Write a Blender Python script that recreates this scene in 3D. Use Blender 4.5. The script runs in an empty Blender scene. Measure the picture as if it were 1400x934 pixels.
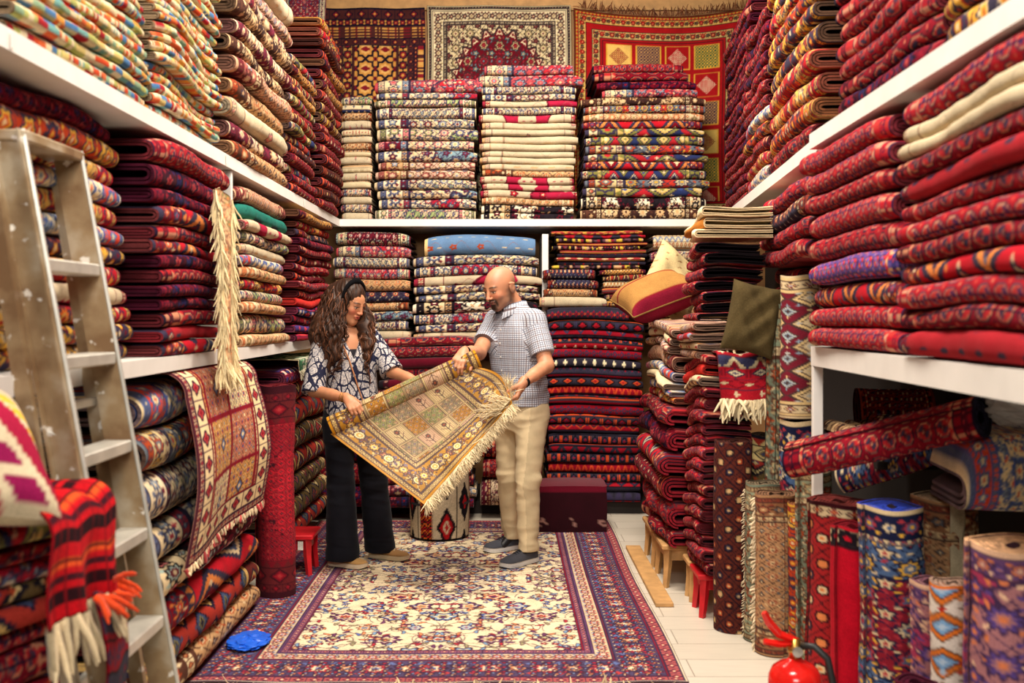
import bpy, math, random
import numpy as np
C = bpy.context.scene.collection
PI = math.pi

# ------------------------------------------------------------------ camera, world, lights
F_PX, VPX, VPY, CAM_Z = 1361.0, 693.0, 432.0, 1.45
cam_data = bpy.data.cameras.new('camera')
cam_data.sensor_width = 36.0
cam_data.lens = F_PX / 1400 * 36.0
cam_data.shift_x = (700 - VPX) / 1400
cam_data.shift_y = -(467 - VPY) / 1400
cam_data.dof.use_dof = True
cam_data.dof.focus_distance = 6.2
cam_data.dof.aperture_fstop = 2.5
cam = bpy.data.objects.new('camera', cam_data)
cam.location = (0, 0, CAM_Z)
cam.rotation_euler = (PI / 2, 0, 0)
C.objects.link(cam)
bpy.context.scene.camera = cam

world = bpy.data.worlds.new('world')
bpy.context.scene.world = world
world.use_nodes = True
world.node_tree.nodes['Background'].inputs[0].default_value = (1.0, 0.93, 0.84, 1)
world.node_tree.nodes['Background'].inputs[1].default_value = 0.03

def area(name, loc, target, sx, sy, power, col):
    l = bpy.data.lights.new(name, 'AREA')
    l.shape = 'RECTANGLE'; l.size = sx; l.size_y = sy; l.energy = power; l.color = col
    o = bpy.data.objects.new(name, l)
    o.location = loc
    d = np.array(target, float) - np.array(loc, float)
    import mathutils
    o.rotation_euler = mathutils.Vector(d).to_track_quat('-Z', 'Y').to_euler()
    C.objects.link(o)
    return o
WARM = (1.0, 0.89, 0.76)
area('shop_front_light', (0.0, -1.2, 3.1), (0, 6.0, 1.3), 1.6, .7, 125, (1.0, 0.95, 0.88))
area('ceiling_light_front', (0.0, 2.0, 4.1), (0, 3.2, 0), 1.0, .5, 135, WARM)
area('ceiling_light_middle', (0.0, 4.4, 4.1), (0, 5.6, 0), 1.0, .5, 140, WARM)
area('ceiling_light_rear', (0.1, 5.9, 4.1), (0.1, 6.9, 0), 1.4, .3, 78, WARM)

vs = bpy.context.scene.view_settings
vs.view_transform = 'Standard'; vs.look = 'None'; vs.gamma = 1.0; vs.use_curve_mapping = False
vs.exposure = 0.0

# ------------------------------------------------------------------ helpers
def lin(c):
    c = np.asarray(c, float)
    return np.where(c <= 0.04045, c / 12.92, ((c + 0.055) / 1.055) ** 2.4)
def rgb(*c): return tuple(x / 255 for x in c)
def WX(px, Y): return (px - VPX) * Y / F_PX
def WZ(py, Y): return CAM_Z - (py - VPY) * Y / F_PX
def W(px, py, Y): return np.array([WX(px, Y), Y, WZ(py, Y)])

def tag(o, label=None, cat=None, group=None, kind=None):
    if label: o['label'] = label
    if cat: o['category'] = cat
    if group: o['group'] = group
    if kind: o['kind'] = kind
    return o
def empty(name, loc=(0, 0, 0), rz=0.0):
    o = bpy.data.objects.new(name, None)
    o.location = loc; o.rotation_euler = (0, 0, rz); o.empty_display_size = 0.05
    C.objects.link(o)
    return o
def make_mesh(name, V, Fq, mat, parent=None, col=None, uvw=None, smooth=True, tris=None, loc=None, rz=0.0):
    V = np.asarray(V, np.float32)
    me = bpy.data.meshes.new(name)
    Fq = np.asarray(Fq, np.int32).reshape(-1, 4)
    nt = 0 if tris is None else len(tris)
    me.vertices.add(len(V)); me.vertices.foreach_set('co', V.ravel())
    me.loops.add(len(Fq) * 4 + nt * 3)
    li = Fq.ravel()
    if nt: li = np.concatenate([li, np.asarray(tris, np.int32).ravel()])
    me.loops.foreach_set('vertex_index', li)
    me.polygons.add(len(Fq) + nt)
    st = np.arange(len(Fq)) * 4
    if nt: st = np.concatenate([st, len(Fq) * 4 + np.arange(nt) * 3])
    me.polygons.foreach_set('loop_start', st.astype(np.int32))
    me.polygons.foreach_set('use_smooth', np.full(len(Fq) + nt, smooth))
    me.update(calc_edges=True)
    if col is not None:
        a = me.color_attributes.new('pile_color', 'FLOAT_COLOR', 'POINT')
        cc = np.ones((len(V), 4), np.float32); cc[:, :3] = lin(np.clip(col, 0, 1))
        a.data.foreach_set('color', cc.ravel())
    if uvw is not None:
        a = me.attributes.new('weave', 'FLOAT_VECTOR', 'POINT')
        a.data.foreach_set('vector', np.asarray(uvw, np.float32).ravel())
    me.validate()
    if isinstance(mat, (list, tuple)):
        for m in mat: me.materials.append(m)
    else: me.materials.append(mat)
    o = bpy.data.objects.new(name, me)
    C.objects.link(o)
    if parent is not None: o.parent = parent
    if loc is not None: o.location = loc
    o.rotation_euler = (0, 0, rz)
    return o

class MB:
    """collects boxes / tubes / grids into one mesh"""
    def __init__(s): s.V = []; s.F = []; s.n = 0; s.c = []
    def add(s, V, F, col=None):
        V = np.asarray(V, float); F = np.asarray(F, int)
        s.V.append(V); s.F.append(F + s.n); s.n += len(V)
        if col is not None: s.c.append(np.broadcast_to(np.asarray(col, float), (len(V), 3)))
        return s
    def box(s, x0, x1, y0, y1, z0, z1, col=None, bev=0.003):
        b = min(bev, (x1 - x0) * .3, (y1 - y0) * .3, (z1 - z0) * .3)
        # bevelled box : 24 verts
        P = []
        for sx, X, ox in ((0, x0, b), (1, x1, -b)):
            for sy, Y, oy in ((0, y0, b), (1, y1, -b)):
                for sz, Z, oz in ((0, z0, b), (1, z1, -b)):
                    P += [(X, Y + oy, Z + oz), (X + ox, Y, Z + oz), (X + ox, Y + oy, Z)]
        idx = lambda a, b_, c, k: ((a * 2 + b_) * 2 + c) * 3 + k
        F = []
        for a in (0, 1):
            q = [idx(a, 0, 0, 0), idx(a, 1, 0, 0), idx(a, 1, 1, 0), idx(a, 0, 1, 0)]; F.append(q if a else q[::-1])
            q = [idx(0, a, 0, 1), idx(1, a, 0, 1), idx(1, a, 1, 1), idx(0, a, 1, 1)]; F.append(q[::-1] if a else q)
            q = [idx(0, 0, a, 2), idx(1, 0, a, 2), idx(1, 1, a, 2), idx(0, 1, a, 2)]; F.append(q if a else q[::-1])
        for a in (0, 1):
            for b_ in (0, 1):
                F.append([idx(0, a, b_, 1), idx(1, a, b_, 1), idx(1, a, b_, 2), idx(0, a, b_, 2)])
                F.append([idx(a, 0, b_, 0), idx(a, 1, b_, 0), idx(a, 1, b_, 2), idx(a, 0, b_, 2)])
                F.append([idx(a, b_, 0, 0), idx(a, b_, 1, 0), idx(a, b_, 1, 1), idx(a, b_, 0, 1)])
        for a in (0, 1):
            for b_ in (0, 1):
                for c in (0, 1):
                    F.append([idx(a, b_, c, 0), idx(a, b_, c, 1), idx(a, b_, c, 2), idx(a, b_, c, 2)])
        return s.add(P, F, col)
    def tube(s, pts, rad, n=8, col=None, cap=True):
        pts = np.asarray(pts, float); m = len(pts)
        rad = np.broadcast_to(np.asarray(rad, float), (m,))
        T = np.gradient(pts, axis=0); T /= np.linalg.norm(T, axis=1)[:, None] + 1e-9
        up = np.array([0, 0, 1.0]) if abs(T[0, 2]) < .9 else np.array([1.0, 0, 0])
        a = np.cross(T[0], up); a /= np.linalg.norm(a)
        V = []
        for i in range(m):
            a = a - T[i] * a.dot(T[i]); a /= np.linalg.norm(a) + 1e-9
            b = np.cross(T[i], a)
            th = np.arange(n) * 2 * PI / n
            V.append(pts[i] + rad[i] * (np.cos(th)[:, None] * a + np.sin(th)[:, None] * b))
        V = np.concatenate(V)
        F = [[i * n + j, i * n + (j + 1) % n, (i + 1) * n + (j + 1) % n, (i + 1) * n + j] for i in range(m - 1) for j in range(n)]
        if cap:
            k = len(V); V = np.vstack([V, pts[:1], pts[-1:]])
            F += [[k, (j + 1) % n, j, j] for j in range(n)]
            F += [[k + 1, (m - 1) * n + j, (m - 1) * n + (j + 1) % n, (m - 1) * n + (j + 1) % n] for j in range(n)]
        return s.add(V, F, col)
    def build(s, name, mat, parent=None, smooth=False, **kw):
        V = np.concatenate(s.V); F = np.concatenate(s.F)
        tri = F[:, 2] == F[:, 3]
        col = np.concatenate(s.c) if s.c else None
        return make_mesh(name, V, F[~tri], mat, parent, col=col, smooth=smooth, tris=F[tri][:, :3] if tri.any() else None, **kw)

# ------------------------------------------------------------------ materials
def new_mat(name):
    m = bpy.data.materials.new(name); m.use_nodes = True
    nt = m.node_tree
    return m, nt, nt.nodes['Principled BSDF']
def N(nt, kind, **kw):
    n = nt.nodes.new(kind)
    for k, v in kw.items():
        if k.startswith('_'): setattr(n, k[1:], v)
        else: n.inputs[int(k[1:]) if k[0] == 'i' and k[1:].isdigit() else k].default_value = v
    return n
def pile_mat(name, rough=.97, sheen=.01, bump=.35, nscale=260, var=.16, spec=.06):
    m, nt, p = new_mat(name)
    L = nt.links.new
    at = N(nt, 'ShaderNodeAttribute', _attribute_name='pile_color')
    tc = N(nt, 'ShaderNodeTexCoord')
    no = N(nt, 'ShaderNodeTexNoise', Scale=nscale, Detail=2.0)
    L(tc.outputs['Object'], no.inputs['Vector'])
    n2 = N(nt, 'ShaderNodeTexNoise', Scale=9.0, Detail=3.0)
    L(tc.outputs['Object'], n2.inputs['Vector'])
    mr = N(nt, 'ShaderNodeMapRange'); mr.inputs[3].default_value = 1 - var; mr.inputs[4].default_value = 1 + var
    mr.inputs[1].default_value = .3; mr.inputs[2].default_value = .7
    L(no.outputs[0], mr.inputs[0])
    mr2 = N(nt, 'ShaderNodeMapRange'); mr2.inputs[3].default_value = .86; mr2.inputs[4].default_value = 1.12
    mr2.inputs[1].default_value = .3; mr2.inputs[2].default_value = .7
    L(n2.outputs[0], mr2.inputs[0])
    mu = N(nt, 'ShaderNodeMath', _operation='MULTIPLY'); L(mr.outputs[0], mu.inputs[0]); L(mr2.outputs[0], mu.inputs[1])
    vm = N(nt, 'ShaderNodeVectorMath', _operation='SCALE')
    L(at.outputs['Color'], vm.inputs[0]); L(mu.outputs[0], vm.inputs['Scale'])
    L(vm.outputs[0], p.inputs['Base Color'])
    p.inputs['Roughness'].default_value = rough
    p.inputs['Specular IOR Level'].default_value = spec
    p.inputs['Sheen Weight'].default_value = sheen
    p.inputs['Sheen Roughness'].default_value = .45
    b = N(nt, 'ShaderNodeBump', Strength=bump, Distance=.003)
    L(no.outputs[0], b.inputs['Height']); L(b.outputs[0], p.inputs['Normal'])
    return m
M = {}
M['wool'] = pile_mat('wool_pile')
M['flat'] = pile_mat('flatweave_wool', rough=.95, sheen=.01, bump=.5, nscale=180)
M['silk'] = pile_mat('silk_pile', rough=.6, sheen=.1, bump=.2, nscale=320, spec=.35)
M['fringe'] = pile_mat('cotton_fringe', rough=.95, sheen=.2, bump=.6, nscale=120, var=.1)
M['velvet'] = pile_mat('velvet', rough=.85, sheen=.25, bump=.15, nscale=300)
def simple_mat(name, col, rough=.6, metal=0.0, bump=0.0, scale=40, var=.1, spec=.5, sheen=0):
    m, nt, p = new_mat(name); L = nt.links.new
    tc = N(nt, 'ShaderNodeTexCoord'); no = N(nt, 'ShaderNodeTexNoise', Scale=scale, Detail=4.0)
    L(tc.outputs['Object'], no.inputs['Vector'])
    mr = N(nt, 'ShaderNodeMapRange'); mr.inputs[1].default_value = .3; mr.inputs[2].default_value = .7
    mr.inputs[3].default_value = 1 - var; mr.inputs[4].default_value = 1 + var
    L(no.outputs[0], mr.inputs[0])
    vm = N(nt, 'ShaderNodeVectorMath', _operation='SCALE'); vm.inputs[0].default_value = tuple(lin(rgb(*col)))
    L(mr.outputs[0], vm.inputs['Scale']); L(vm.outputs[0], p.inputs['Base Color'])
    p.inputs['Roughness'].default_value = rough; p.inputs['Metallic'].default_value = metal
    p.inputs['Specular IOR Level'].default_value = spec; p.inputs['Sheen Weight'].default_value = sheen
    if bump:
        b = N(nt, 'ShaderNodeBump', Strength=bump, Distance=.002)
        L(no.outputs[0], b.inputs['Height']); L(b.outputs[0], p.inputs['Normal'])
    return m
M['white_paint'] = simple_mat('white_painted_board', (226, 222, 216), .45, bump=.1, scale=8, var=.05)
M['wall'] = simple_mat('wall_paint', (150, 120, 84), .8, bump=.1, scale=4, var=.1)
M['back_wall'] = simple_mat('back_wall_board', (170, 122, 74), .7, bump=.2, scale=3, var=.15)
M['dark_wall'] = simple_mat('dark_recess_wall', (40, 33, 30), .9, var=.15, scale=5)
M['ceiling'] = simple_mat('ceiling_paint', (120, 112, 104), .8, var=.04, scale=3)
M['red_paint'] = simple_mat('red_paint', (190, 25, 35), .35, var=.12, scale=20)
M['red_enamel'] = simple_mat('red_enamel', (215, 28, 22), .18, var=.03, scale=10)
M['black_rubber'] = simple_mat('black_rubber', (22, 22, 24), .5, var=.1)
M['steel'] = simple_mat('steel', (190, 190, 190), .3, metal=1.0)
M['brass'] = simple_mat('brass', (205, 165, 85), .3, metal=1.0)
M['wood'] = simple_mat('raw_wood', (190, 145, 90), .7, bump=.3, scale=14, var=.2)
M['blue_plastic'] = simple_mat('blue_plastic', (25, 95, 215), .35, var=.1, scale=6)
M['gold'] = simple_mat('gold_metal', (220, 170, 90), .3, metal=1.0)

# ------------------------------------------------------------------ woven designs drawn as colour fields
def hashi(a, b, s=0):
    h = (a.astype(np.int64) * 73856093) ^ (b.astype(np.int64) * 19349663) ^ (s * 83492791)
    h = (h ^ (h >> 13)) * 1274126177
    return ((h ^ (h >> 16)) & 0xffff) / 65535.0
def tile(X, p, off=0.0): return ((X / p + .5 + off) % 1.0 - .5) * p
def put(im, m, c): im[m] = c
def rosette(im, m, x, y, R, n, cols, amp=.2, rot=0.0):
    r = np.hypot(x, y); th = np.arctan2(y, x) + rot
    rr = r / (R * (1 + amp * np.cos(n * th)))
    for k, c in enumerate(cols):
        put(im, m & (rr < 1 - k / len(cols)), c)
def octa(im, m, x, y, a, b, cols):
    q = np.maximum(np.maximum(abs(x) / a, abs(y) / b), (abs(x) / a + abs(y) / b) * .7)
    for k, c in enumerate(cols): put(im, m & (q < 1 - k * .8 / len(cols)), c)
def diam(im, m, x, y, a, b, cols, step=0.0):
    if step: x = np.round(x / step) * step; y = np.round(y / step) * step
    q = abs(x) / a + abs(y) / b
    for k, c in enumerate(cols): put(im, m & (q < 1 - k / len(cols)), c)
def star8(im, m, x, y, a, cols):
    q = np.minimum(np.maximum(abs(x), abs(y)) / a, (abs(x) + abs(y)) / (a * 1.414))
    for k, c in enumerate(cols): put(im, m & (q < 1 - k / len(cols)), c)
def pickc(im, m, h, cols):
    k = (h * len(cols)).astype(int).clip(0, len(cols) - 1)
    pal = np.array(cols); im[m] = pal[k[m]]

def f_floral(im, m, X, Y, p, s=.13, sd=0):
    """scrolling vines with two sizes of palmettes"""
    for q, (ax, ay) in enumerate(((X, Y), (Y, X))):
        w = .0032
        v = abs(tile(ay + .22 * s * np.sin(2 * PI * ax / s + q), s * .5)) < w
        put(im, m & v, p[2])
    ix = np.round(np.abs(X) / s); iy = np.round(Y / s)
    h = hashi(ix, iy, sd)
    x, y = tile(X, s), tile(Y, s)
    hx = np.round(np.abs(X) / (s / 4)); hy = np.round(Y / (s / 4)); h4 = hashi(hx, hy, sd + 5)
    lx, ly = tile(X, s / 4), tile(Y, s / 4)
    a = h4 * PI
    cx, cy = lx * np.cos(a) + ly * np.sin(a), -lx * np.sin(a) + ly * np.cos(a)
    leaf = ((cx / (s * .10)) ** 2 + (cy / (s * .042)) ** 2 < 1) & m & (h4 < .75)
    pickc(im, leaf, (h4 * 7.7) % 1, p[3:])
    n = len(p) - 3
    for k in range(3):
        mm = m & (h >= k / 3) & (h < (k + 1) / 3)
        rosette(im, mm, x, y, s * .30, 6 + 2 * k, [p[2], p[3 + k % n], p[0], p[3 + (k + 1) % n]], .2)
    x, y = tile(X, s, .5), tile(Y, s, .5)
    rosette(im, m, x, y, s * .2, 5, [p[2], p[3 + 2 % n], p[3 + 3 % n]], .25)
def f_sparse(im, m, X, Y, p, s=.22, sd=0):
    ix = np.round(np.abs(X) / s); iy = np.round(Y / s); h = hashi(ix, iy, sd)
    v = abs(tile(Y + .3 * s * np.sin(2 * PI * X / s), s)) < .002
    put(im, m & v, tuple(np.array(p[2]) * .5 + np.array(p[0]) * .5))
    rosette(im, m & (h < .6), tile(X, s) + (h - .3) * s * .3, tile(Y, s), s * .13, 5, [p[2], p[3], p[0]])
    leaf = (tile(X + Y * .6, s * .5) / (s * .10)) ** 2 + (tile(Y, s * .5) / (s * .03)) ** 2 < 1
    put(im, m & leaf & (h > .35), p[4])
def f_gul(im, m, X, Y, p, s=.15, sd=0):
    sy = s * .72
    x, y = tile(X, s), tile(Y, sy)
    ck = ((x > 0) ^ (y > 0))
    octa(im, m, x, y, s * .42, sy * .44, [p[2]]); octa(im, m, x, y, s * .37, sy * .37, [p[4]]); octa(im, m, x, y, s * .33, sy * .32, [p[3]])
    octa(im, m & ck, x, y, s * .28, sy * .27, [p[5 % len(p)]])
    diam(im, m, x, y, s * .15, sy * .2, [p[1], p[4], p[2]])
    x, y = tile(X, s, .5), tile(Y, sy, .5)
    diam(im, m, x, y, s * .15, sy * .2, [p[1], p[3], p[4]])
    put(im, m & (abs(tile(Y, sy)) < .0022), p[2])
def f_lattice(im, m, X, Y, p, s=.10, sd=0):
    a, b = X + Y, X - Y
    put(im, m & ((abs(tile(a, s)) < .003) | (abs(tile(b, s)) < .003)), p[2])
    h = hashi(np.floor(np.abs(a) / s + .0), np.floor(b / s), sd)
    x, y = tile(a, s, .5), tile(b, s, .5)
    for k in range(3):
        mm = m & (h >= k / 3) & (h < (k + 1) / 3)
        star8(im, mm, x, y, s * .26, [p[2], p[3 + k % (len(p) - 3)], p[4]])
def f_medal(im, m, X, Y, p, s=.3, sd=0):
    """big stepped medallions, tribal"""
    x, y = tile(X, s), tile(Y, s)
    diam(im, m, x, y, s * .46, s * .46, [p[2], p[3], p[2], p[1], p[4]], .012)
    x, y = tile(X, s, .5), tile(Y, s, .5)
    diam(im, m, x, y, s * .26, s * .26, [p[2], p[4], p[5 % len(p)], p[2]], .012)
    x, y = tile(X, s / 4), tile(Y, s / 4)
    h = hashi(np.round(np.abs(X) / (s / 4)), np.round(Y / (s / 4)), sd)
    cross = ((abs(x) < .004) & (abs(y) < .013)) | ((abs(y) < .004) & (abs(x) < .013))
    pickc(im, m & cross & (h < .5), (h * 2) % 1, p[3:])
def f_kilim(im, m, X, Y, p, s=.10, sd=0):
    k = np.floor(Y / s).astype(int); yy = (Y / s - k) - .5
    rr = random.Random(sd); n = int(k.max() - k.min() + 1); k0 = k.min()
    for i in range(n):
        b = m & (k == k0 + i); t = rr.choice(['tri', 'diam', 'hook', 'stripe', 'cross', 'zig'])
        g, a1, a2, a3 = rr.sample(list(p[:2]) + list(p[3:]), 4) if len(p) >= 6 else (p[0], p[1], p[3], p[4])
        g = p[0] if rr.random() < .6 else g
        put(im, b, g); w = rr.choice([.09, .13, .18])
        Xq = np.round(X / .009) * .009; yq = np.round(yy * 10) / 10
        x = tile(Xq, w)
        if t == 'tri': put(im, b & (abs(x) / (w * .5) < (yq + .5)), a1); put(im, b & (abs(x) / (w * .3) < (yq + .2)), a2)
        elif t == 'diam': diam(im, b, x, yq * w, w * .48, w * .5, [a1, a2, g]); diam(im, b, tile(Xq, w, .5), yq * w, w * .18, w * .2, [a3])
        elif t == 'hook':
            diam(im, b, x, yq * w, w * .42, w * .42, [p[2], a1, a2]); put(im, b & (abs(abs(x) - w * .42) < .008) & (abs(yy) < .35), a3)
        elif t == 'stripe':
            put(im, b & (abs(yy) < .28), a1); put(im, b & (abs(yy) < .12), a2)
        elif t == 'cross':
            put(im, b & ((abs(x) < .009) & (abs(yy) < .3) | (abs(x) < .024) & (abs(yy) < .1)), rr.choice([a3, rgb(235, 220, 180)]))
        else: put(im, b & (abs(yq * .5 - (abs(x) / w - .25)) < .14), a1)
        put(im, b & (abs(yy) > .46), p[2])
def f_patch(im, m, X, Y, p, s=.05, sd=0):
    row = np.floor(Y / .021); off = hashi(row, row * 0, sd) * s
    k = np.floor((X + off) / s); h = hashi(k, row, sd)
    pickc(im, m, h, p[3:])
    h2 = hashi(k, row, sd + 3)
    fx = ((X + off) / s - k) - .5
    put(im, m & (h2 < .3) & (abs(fx) < .18), p[0])
def f_stripe(im, m, X, Y, p, s=.02, sd=0):
    k = np.floor((X + .004 * np.sin(Y * 40)) / s); h = hashi(k, k * 0, sd)
    pickc(im, m, h, p)
    h2 = hashi(np.floor(X / s), np.floor(Y / .012), sd); put(im, m & (h2 < .2), p[2])
def f_plain(im, m, X, Y, p, s=.2, sd=0):
    h = hashi(np.floor(X / .006), np.floor(Y / .006), sd)
    im[m] = im[m] * (1 + (h[m][:, None] - .5) * .12)
def f_herati(im, m, X, Y, p, s=.09, sd=0):
    x, y = tile(X, s), tile(Y, s)
    diam(im, m, x, y, s * .52, s * .52, [p[2]]); diam(im, m, x, y, s * .45, s * .45, [p[0]])
    rosette(im, m, x, y, s * .2, 8, [p[3], p[4], p[2]])
    h = hashi(np.round(np.abs(X) / s), np.round(Y / s), sd)
    x, y = tile(X, s, .5), tile(Y, s, .5)
    rosette(im, m, x, y, s * .16, 4, [p[2], p[5 % len(p)], p[4]], .35)
    lx, ly = tile(X, s / 2, .5), tile(Y, s / 2, .5)
    leaf = ((lx + ly) / (s * .14)) ** 2 + ((lx - ly) / (s * .05)) ** 2 < 1
    pickc(im, m & leaf, h, p[3:])
FIELDS = dict(floral=f_floral, sparse=f_sparse, gul=f_gul, lattice=f_lattice, medal=f_medal, kilim=f_kilim,
              patch=f_patch, stripe=f_stripe, plain=f_plain, herati=f_herati)

def band(im, m, s, t, w, p, kind, sd=0):
    """one border band: s runs along it, t across it (centred), w its width"""
    put(im, m, p[1])
    if kind == 'line': pass
    elif kind == 'flower':
        q = w * 1.25
        put(im, m & (abs(t - w * .22 * np.sin(2 * PI * s / q)) < .0026), p[2])
        h = hashi(np.round(s / q), np.round(s / q) * 0, sd)
        x = tile(s, q)
        rosette(im, m, x, t, w * .33, 8, [p[2], p[3], p[0], p[4]], .18)
        rosette(im, m, tile(s, q, .5), t, w * .24, 5, [p[2], p[5 % len(p)], p[0]], .25)
        rosette(im, m, tile(s, q / 2, .5), t - w * .3, w * .09, 4, [p[4]]); rosette(im, m, tile(s, q / 2, .5), t + w * .3, w * .09, 4, [p[3]])
    elif kind == 'small':
        q = w * 1.3
        rosette(im, m, tile(s, q), t, w * .36, 4, [p[2], p[3], p[0]], .2)
        put(im, m & (abs(tile(s, q, .5)) < .002), p[2])
    elif kind == 'zig':
        q = w * 1.4; x = tile(s, q)
        put(im, m & ((t / w + .5) > abs(x) / (q * .5)), p[3])
    elif kind == 'bars':
        k = np.floor(s / .014); h = hashi(k, k * 0, sd); pickc(im, m, h, [p[0], p[1], p[3], p[4]])
    elif kind == 'diam':
        q = w * 1.2; diam(im, m, tile(s, q), t, q * .44, w * .46, [p[2], p[3], p[0], p[4]])
    elif kind == 'star':
        q = w * 1.1; star8(im, m, tile(s, q), t, w * .4, [p[2], p[3], p[0]])
    put(im, m & (abs(t) > w / 2 - .0028), p[2])

def make_design(kind, p, w=1.25, h=1.9, sd=0, borders=None, medallion=None, fs=None, res=.004, corners=True):
    nx, ny = int(round(w / res)), int(round(h / res))
    X, Y = np.meshgrid((np.arange(nx) + .5) * res - w / 2, (np.arange(ny) + .5) * res - h / 2)
    im = np.empty((ny, nx, 3)); im[:] = p[0]
    hw, hh = w / 2, h / 2
    ex, ey = hw - abs(X), hh - abs(Y)
    E = np.minimum(ex, ey); side = ex < ey
    s = np.where(side, Y, X)
    borders = borders if borders is not None else [(.02, 'line', 0), (.035, 'small', 3), (.11, 'flower', 1), (.035, 'small', 4), (.012, 'line', 2)]
    e0 = 0.0
    for bw, bk, g in borders:
        mm = (E >= e0) & (E < e0 + bw)
        q = list(p); q[1] = p[g] if isinstance(g, int) else g
        band(im, mm, s, E - e0 - bw / 2, bw, q, bk, sd)
        e0 += bw
    fm = E >= e0
    kw = dict(sd=sd)
    if fs: kw['s'] = fs
    if medallion is not None:
        # medallion ground and corner pieces in another colour
        a, b = (hw - e0) * .62, (hh - e0) * .55
        th = np.arctan2(Y / b, X / a); rr = np.hypot(X / a, Y / b) / (1 + .09 * np.cos(12 * th))
        med = fm & (rr < 1)
        cx, cy = (hw - e0) - abs(X), (hh - e0) - abs(Y)
        th = np.arctan2(cy / b, cx / a); r2 = np.hypot(cx / a, cy / b) / (1 + .09 * np.cos(12 * th))
        cor = fm & (r2 < .62) if corners else fm & False
        put(im, fm & ((rr < 1.06) | (r2 < .68) & corners), p[2])
        put(im, med | cor, medallion)
        put(im, fm & (rr < .42), p[0])
    FIELDS[kind](im, fm, X, Y, p, **kw)
    return dict(im=im, w=w, h=h, res=res, avg=im.reshape(-1, 3).mean(0))
def sample(d, u, v):
    im = d['im']; ny, nx = im.shape[:2]
    x = np.clip((u + d['w'] / 2) / d['res'] - .5, 0, nx - 1.001); y = np.clip((v + d['h'] / 2) / d['res'] - .5, 0, ny - 1.001)
    x0 = x.astype(int); y0 = y.astype(int); fx = (x - x0)[..., None]; fy = (y - y0)[..., None]
    return (im[y0, x0] * (1 - fx) + im[y0, x0 + 1] * fx) * (1 - fy) + (im[y0 + 1, x0] * (1 - fx) + im[y0 + 1, x0 + 1] * fx) * fy

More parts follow.
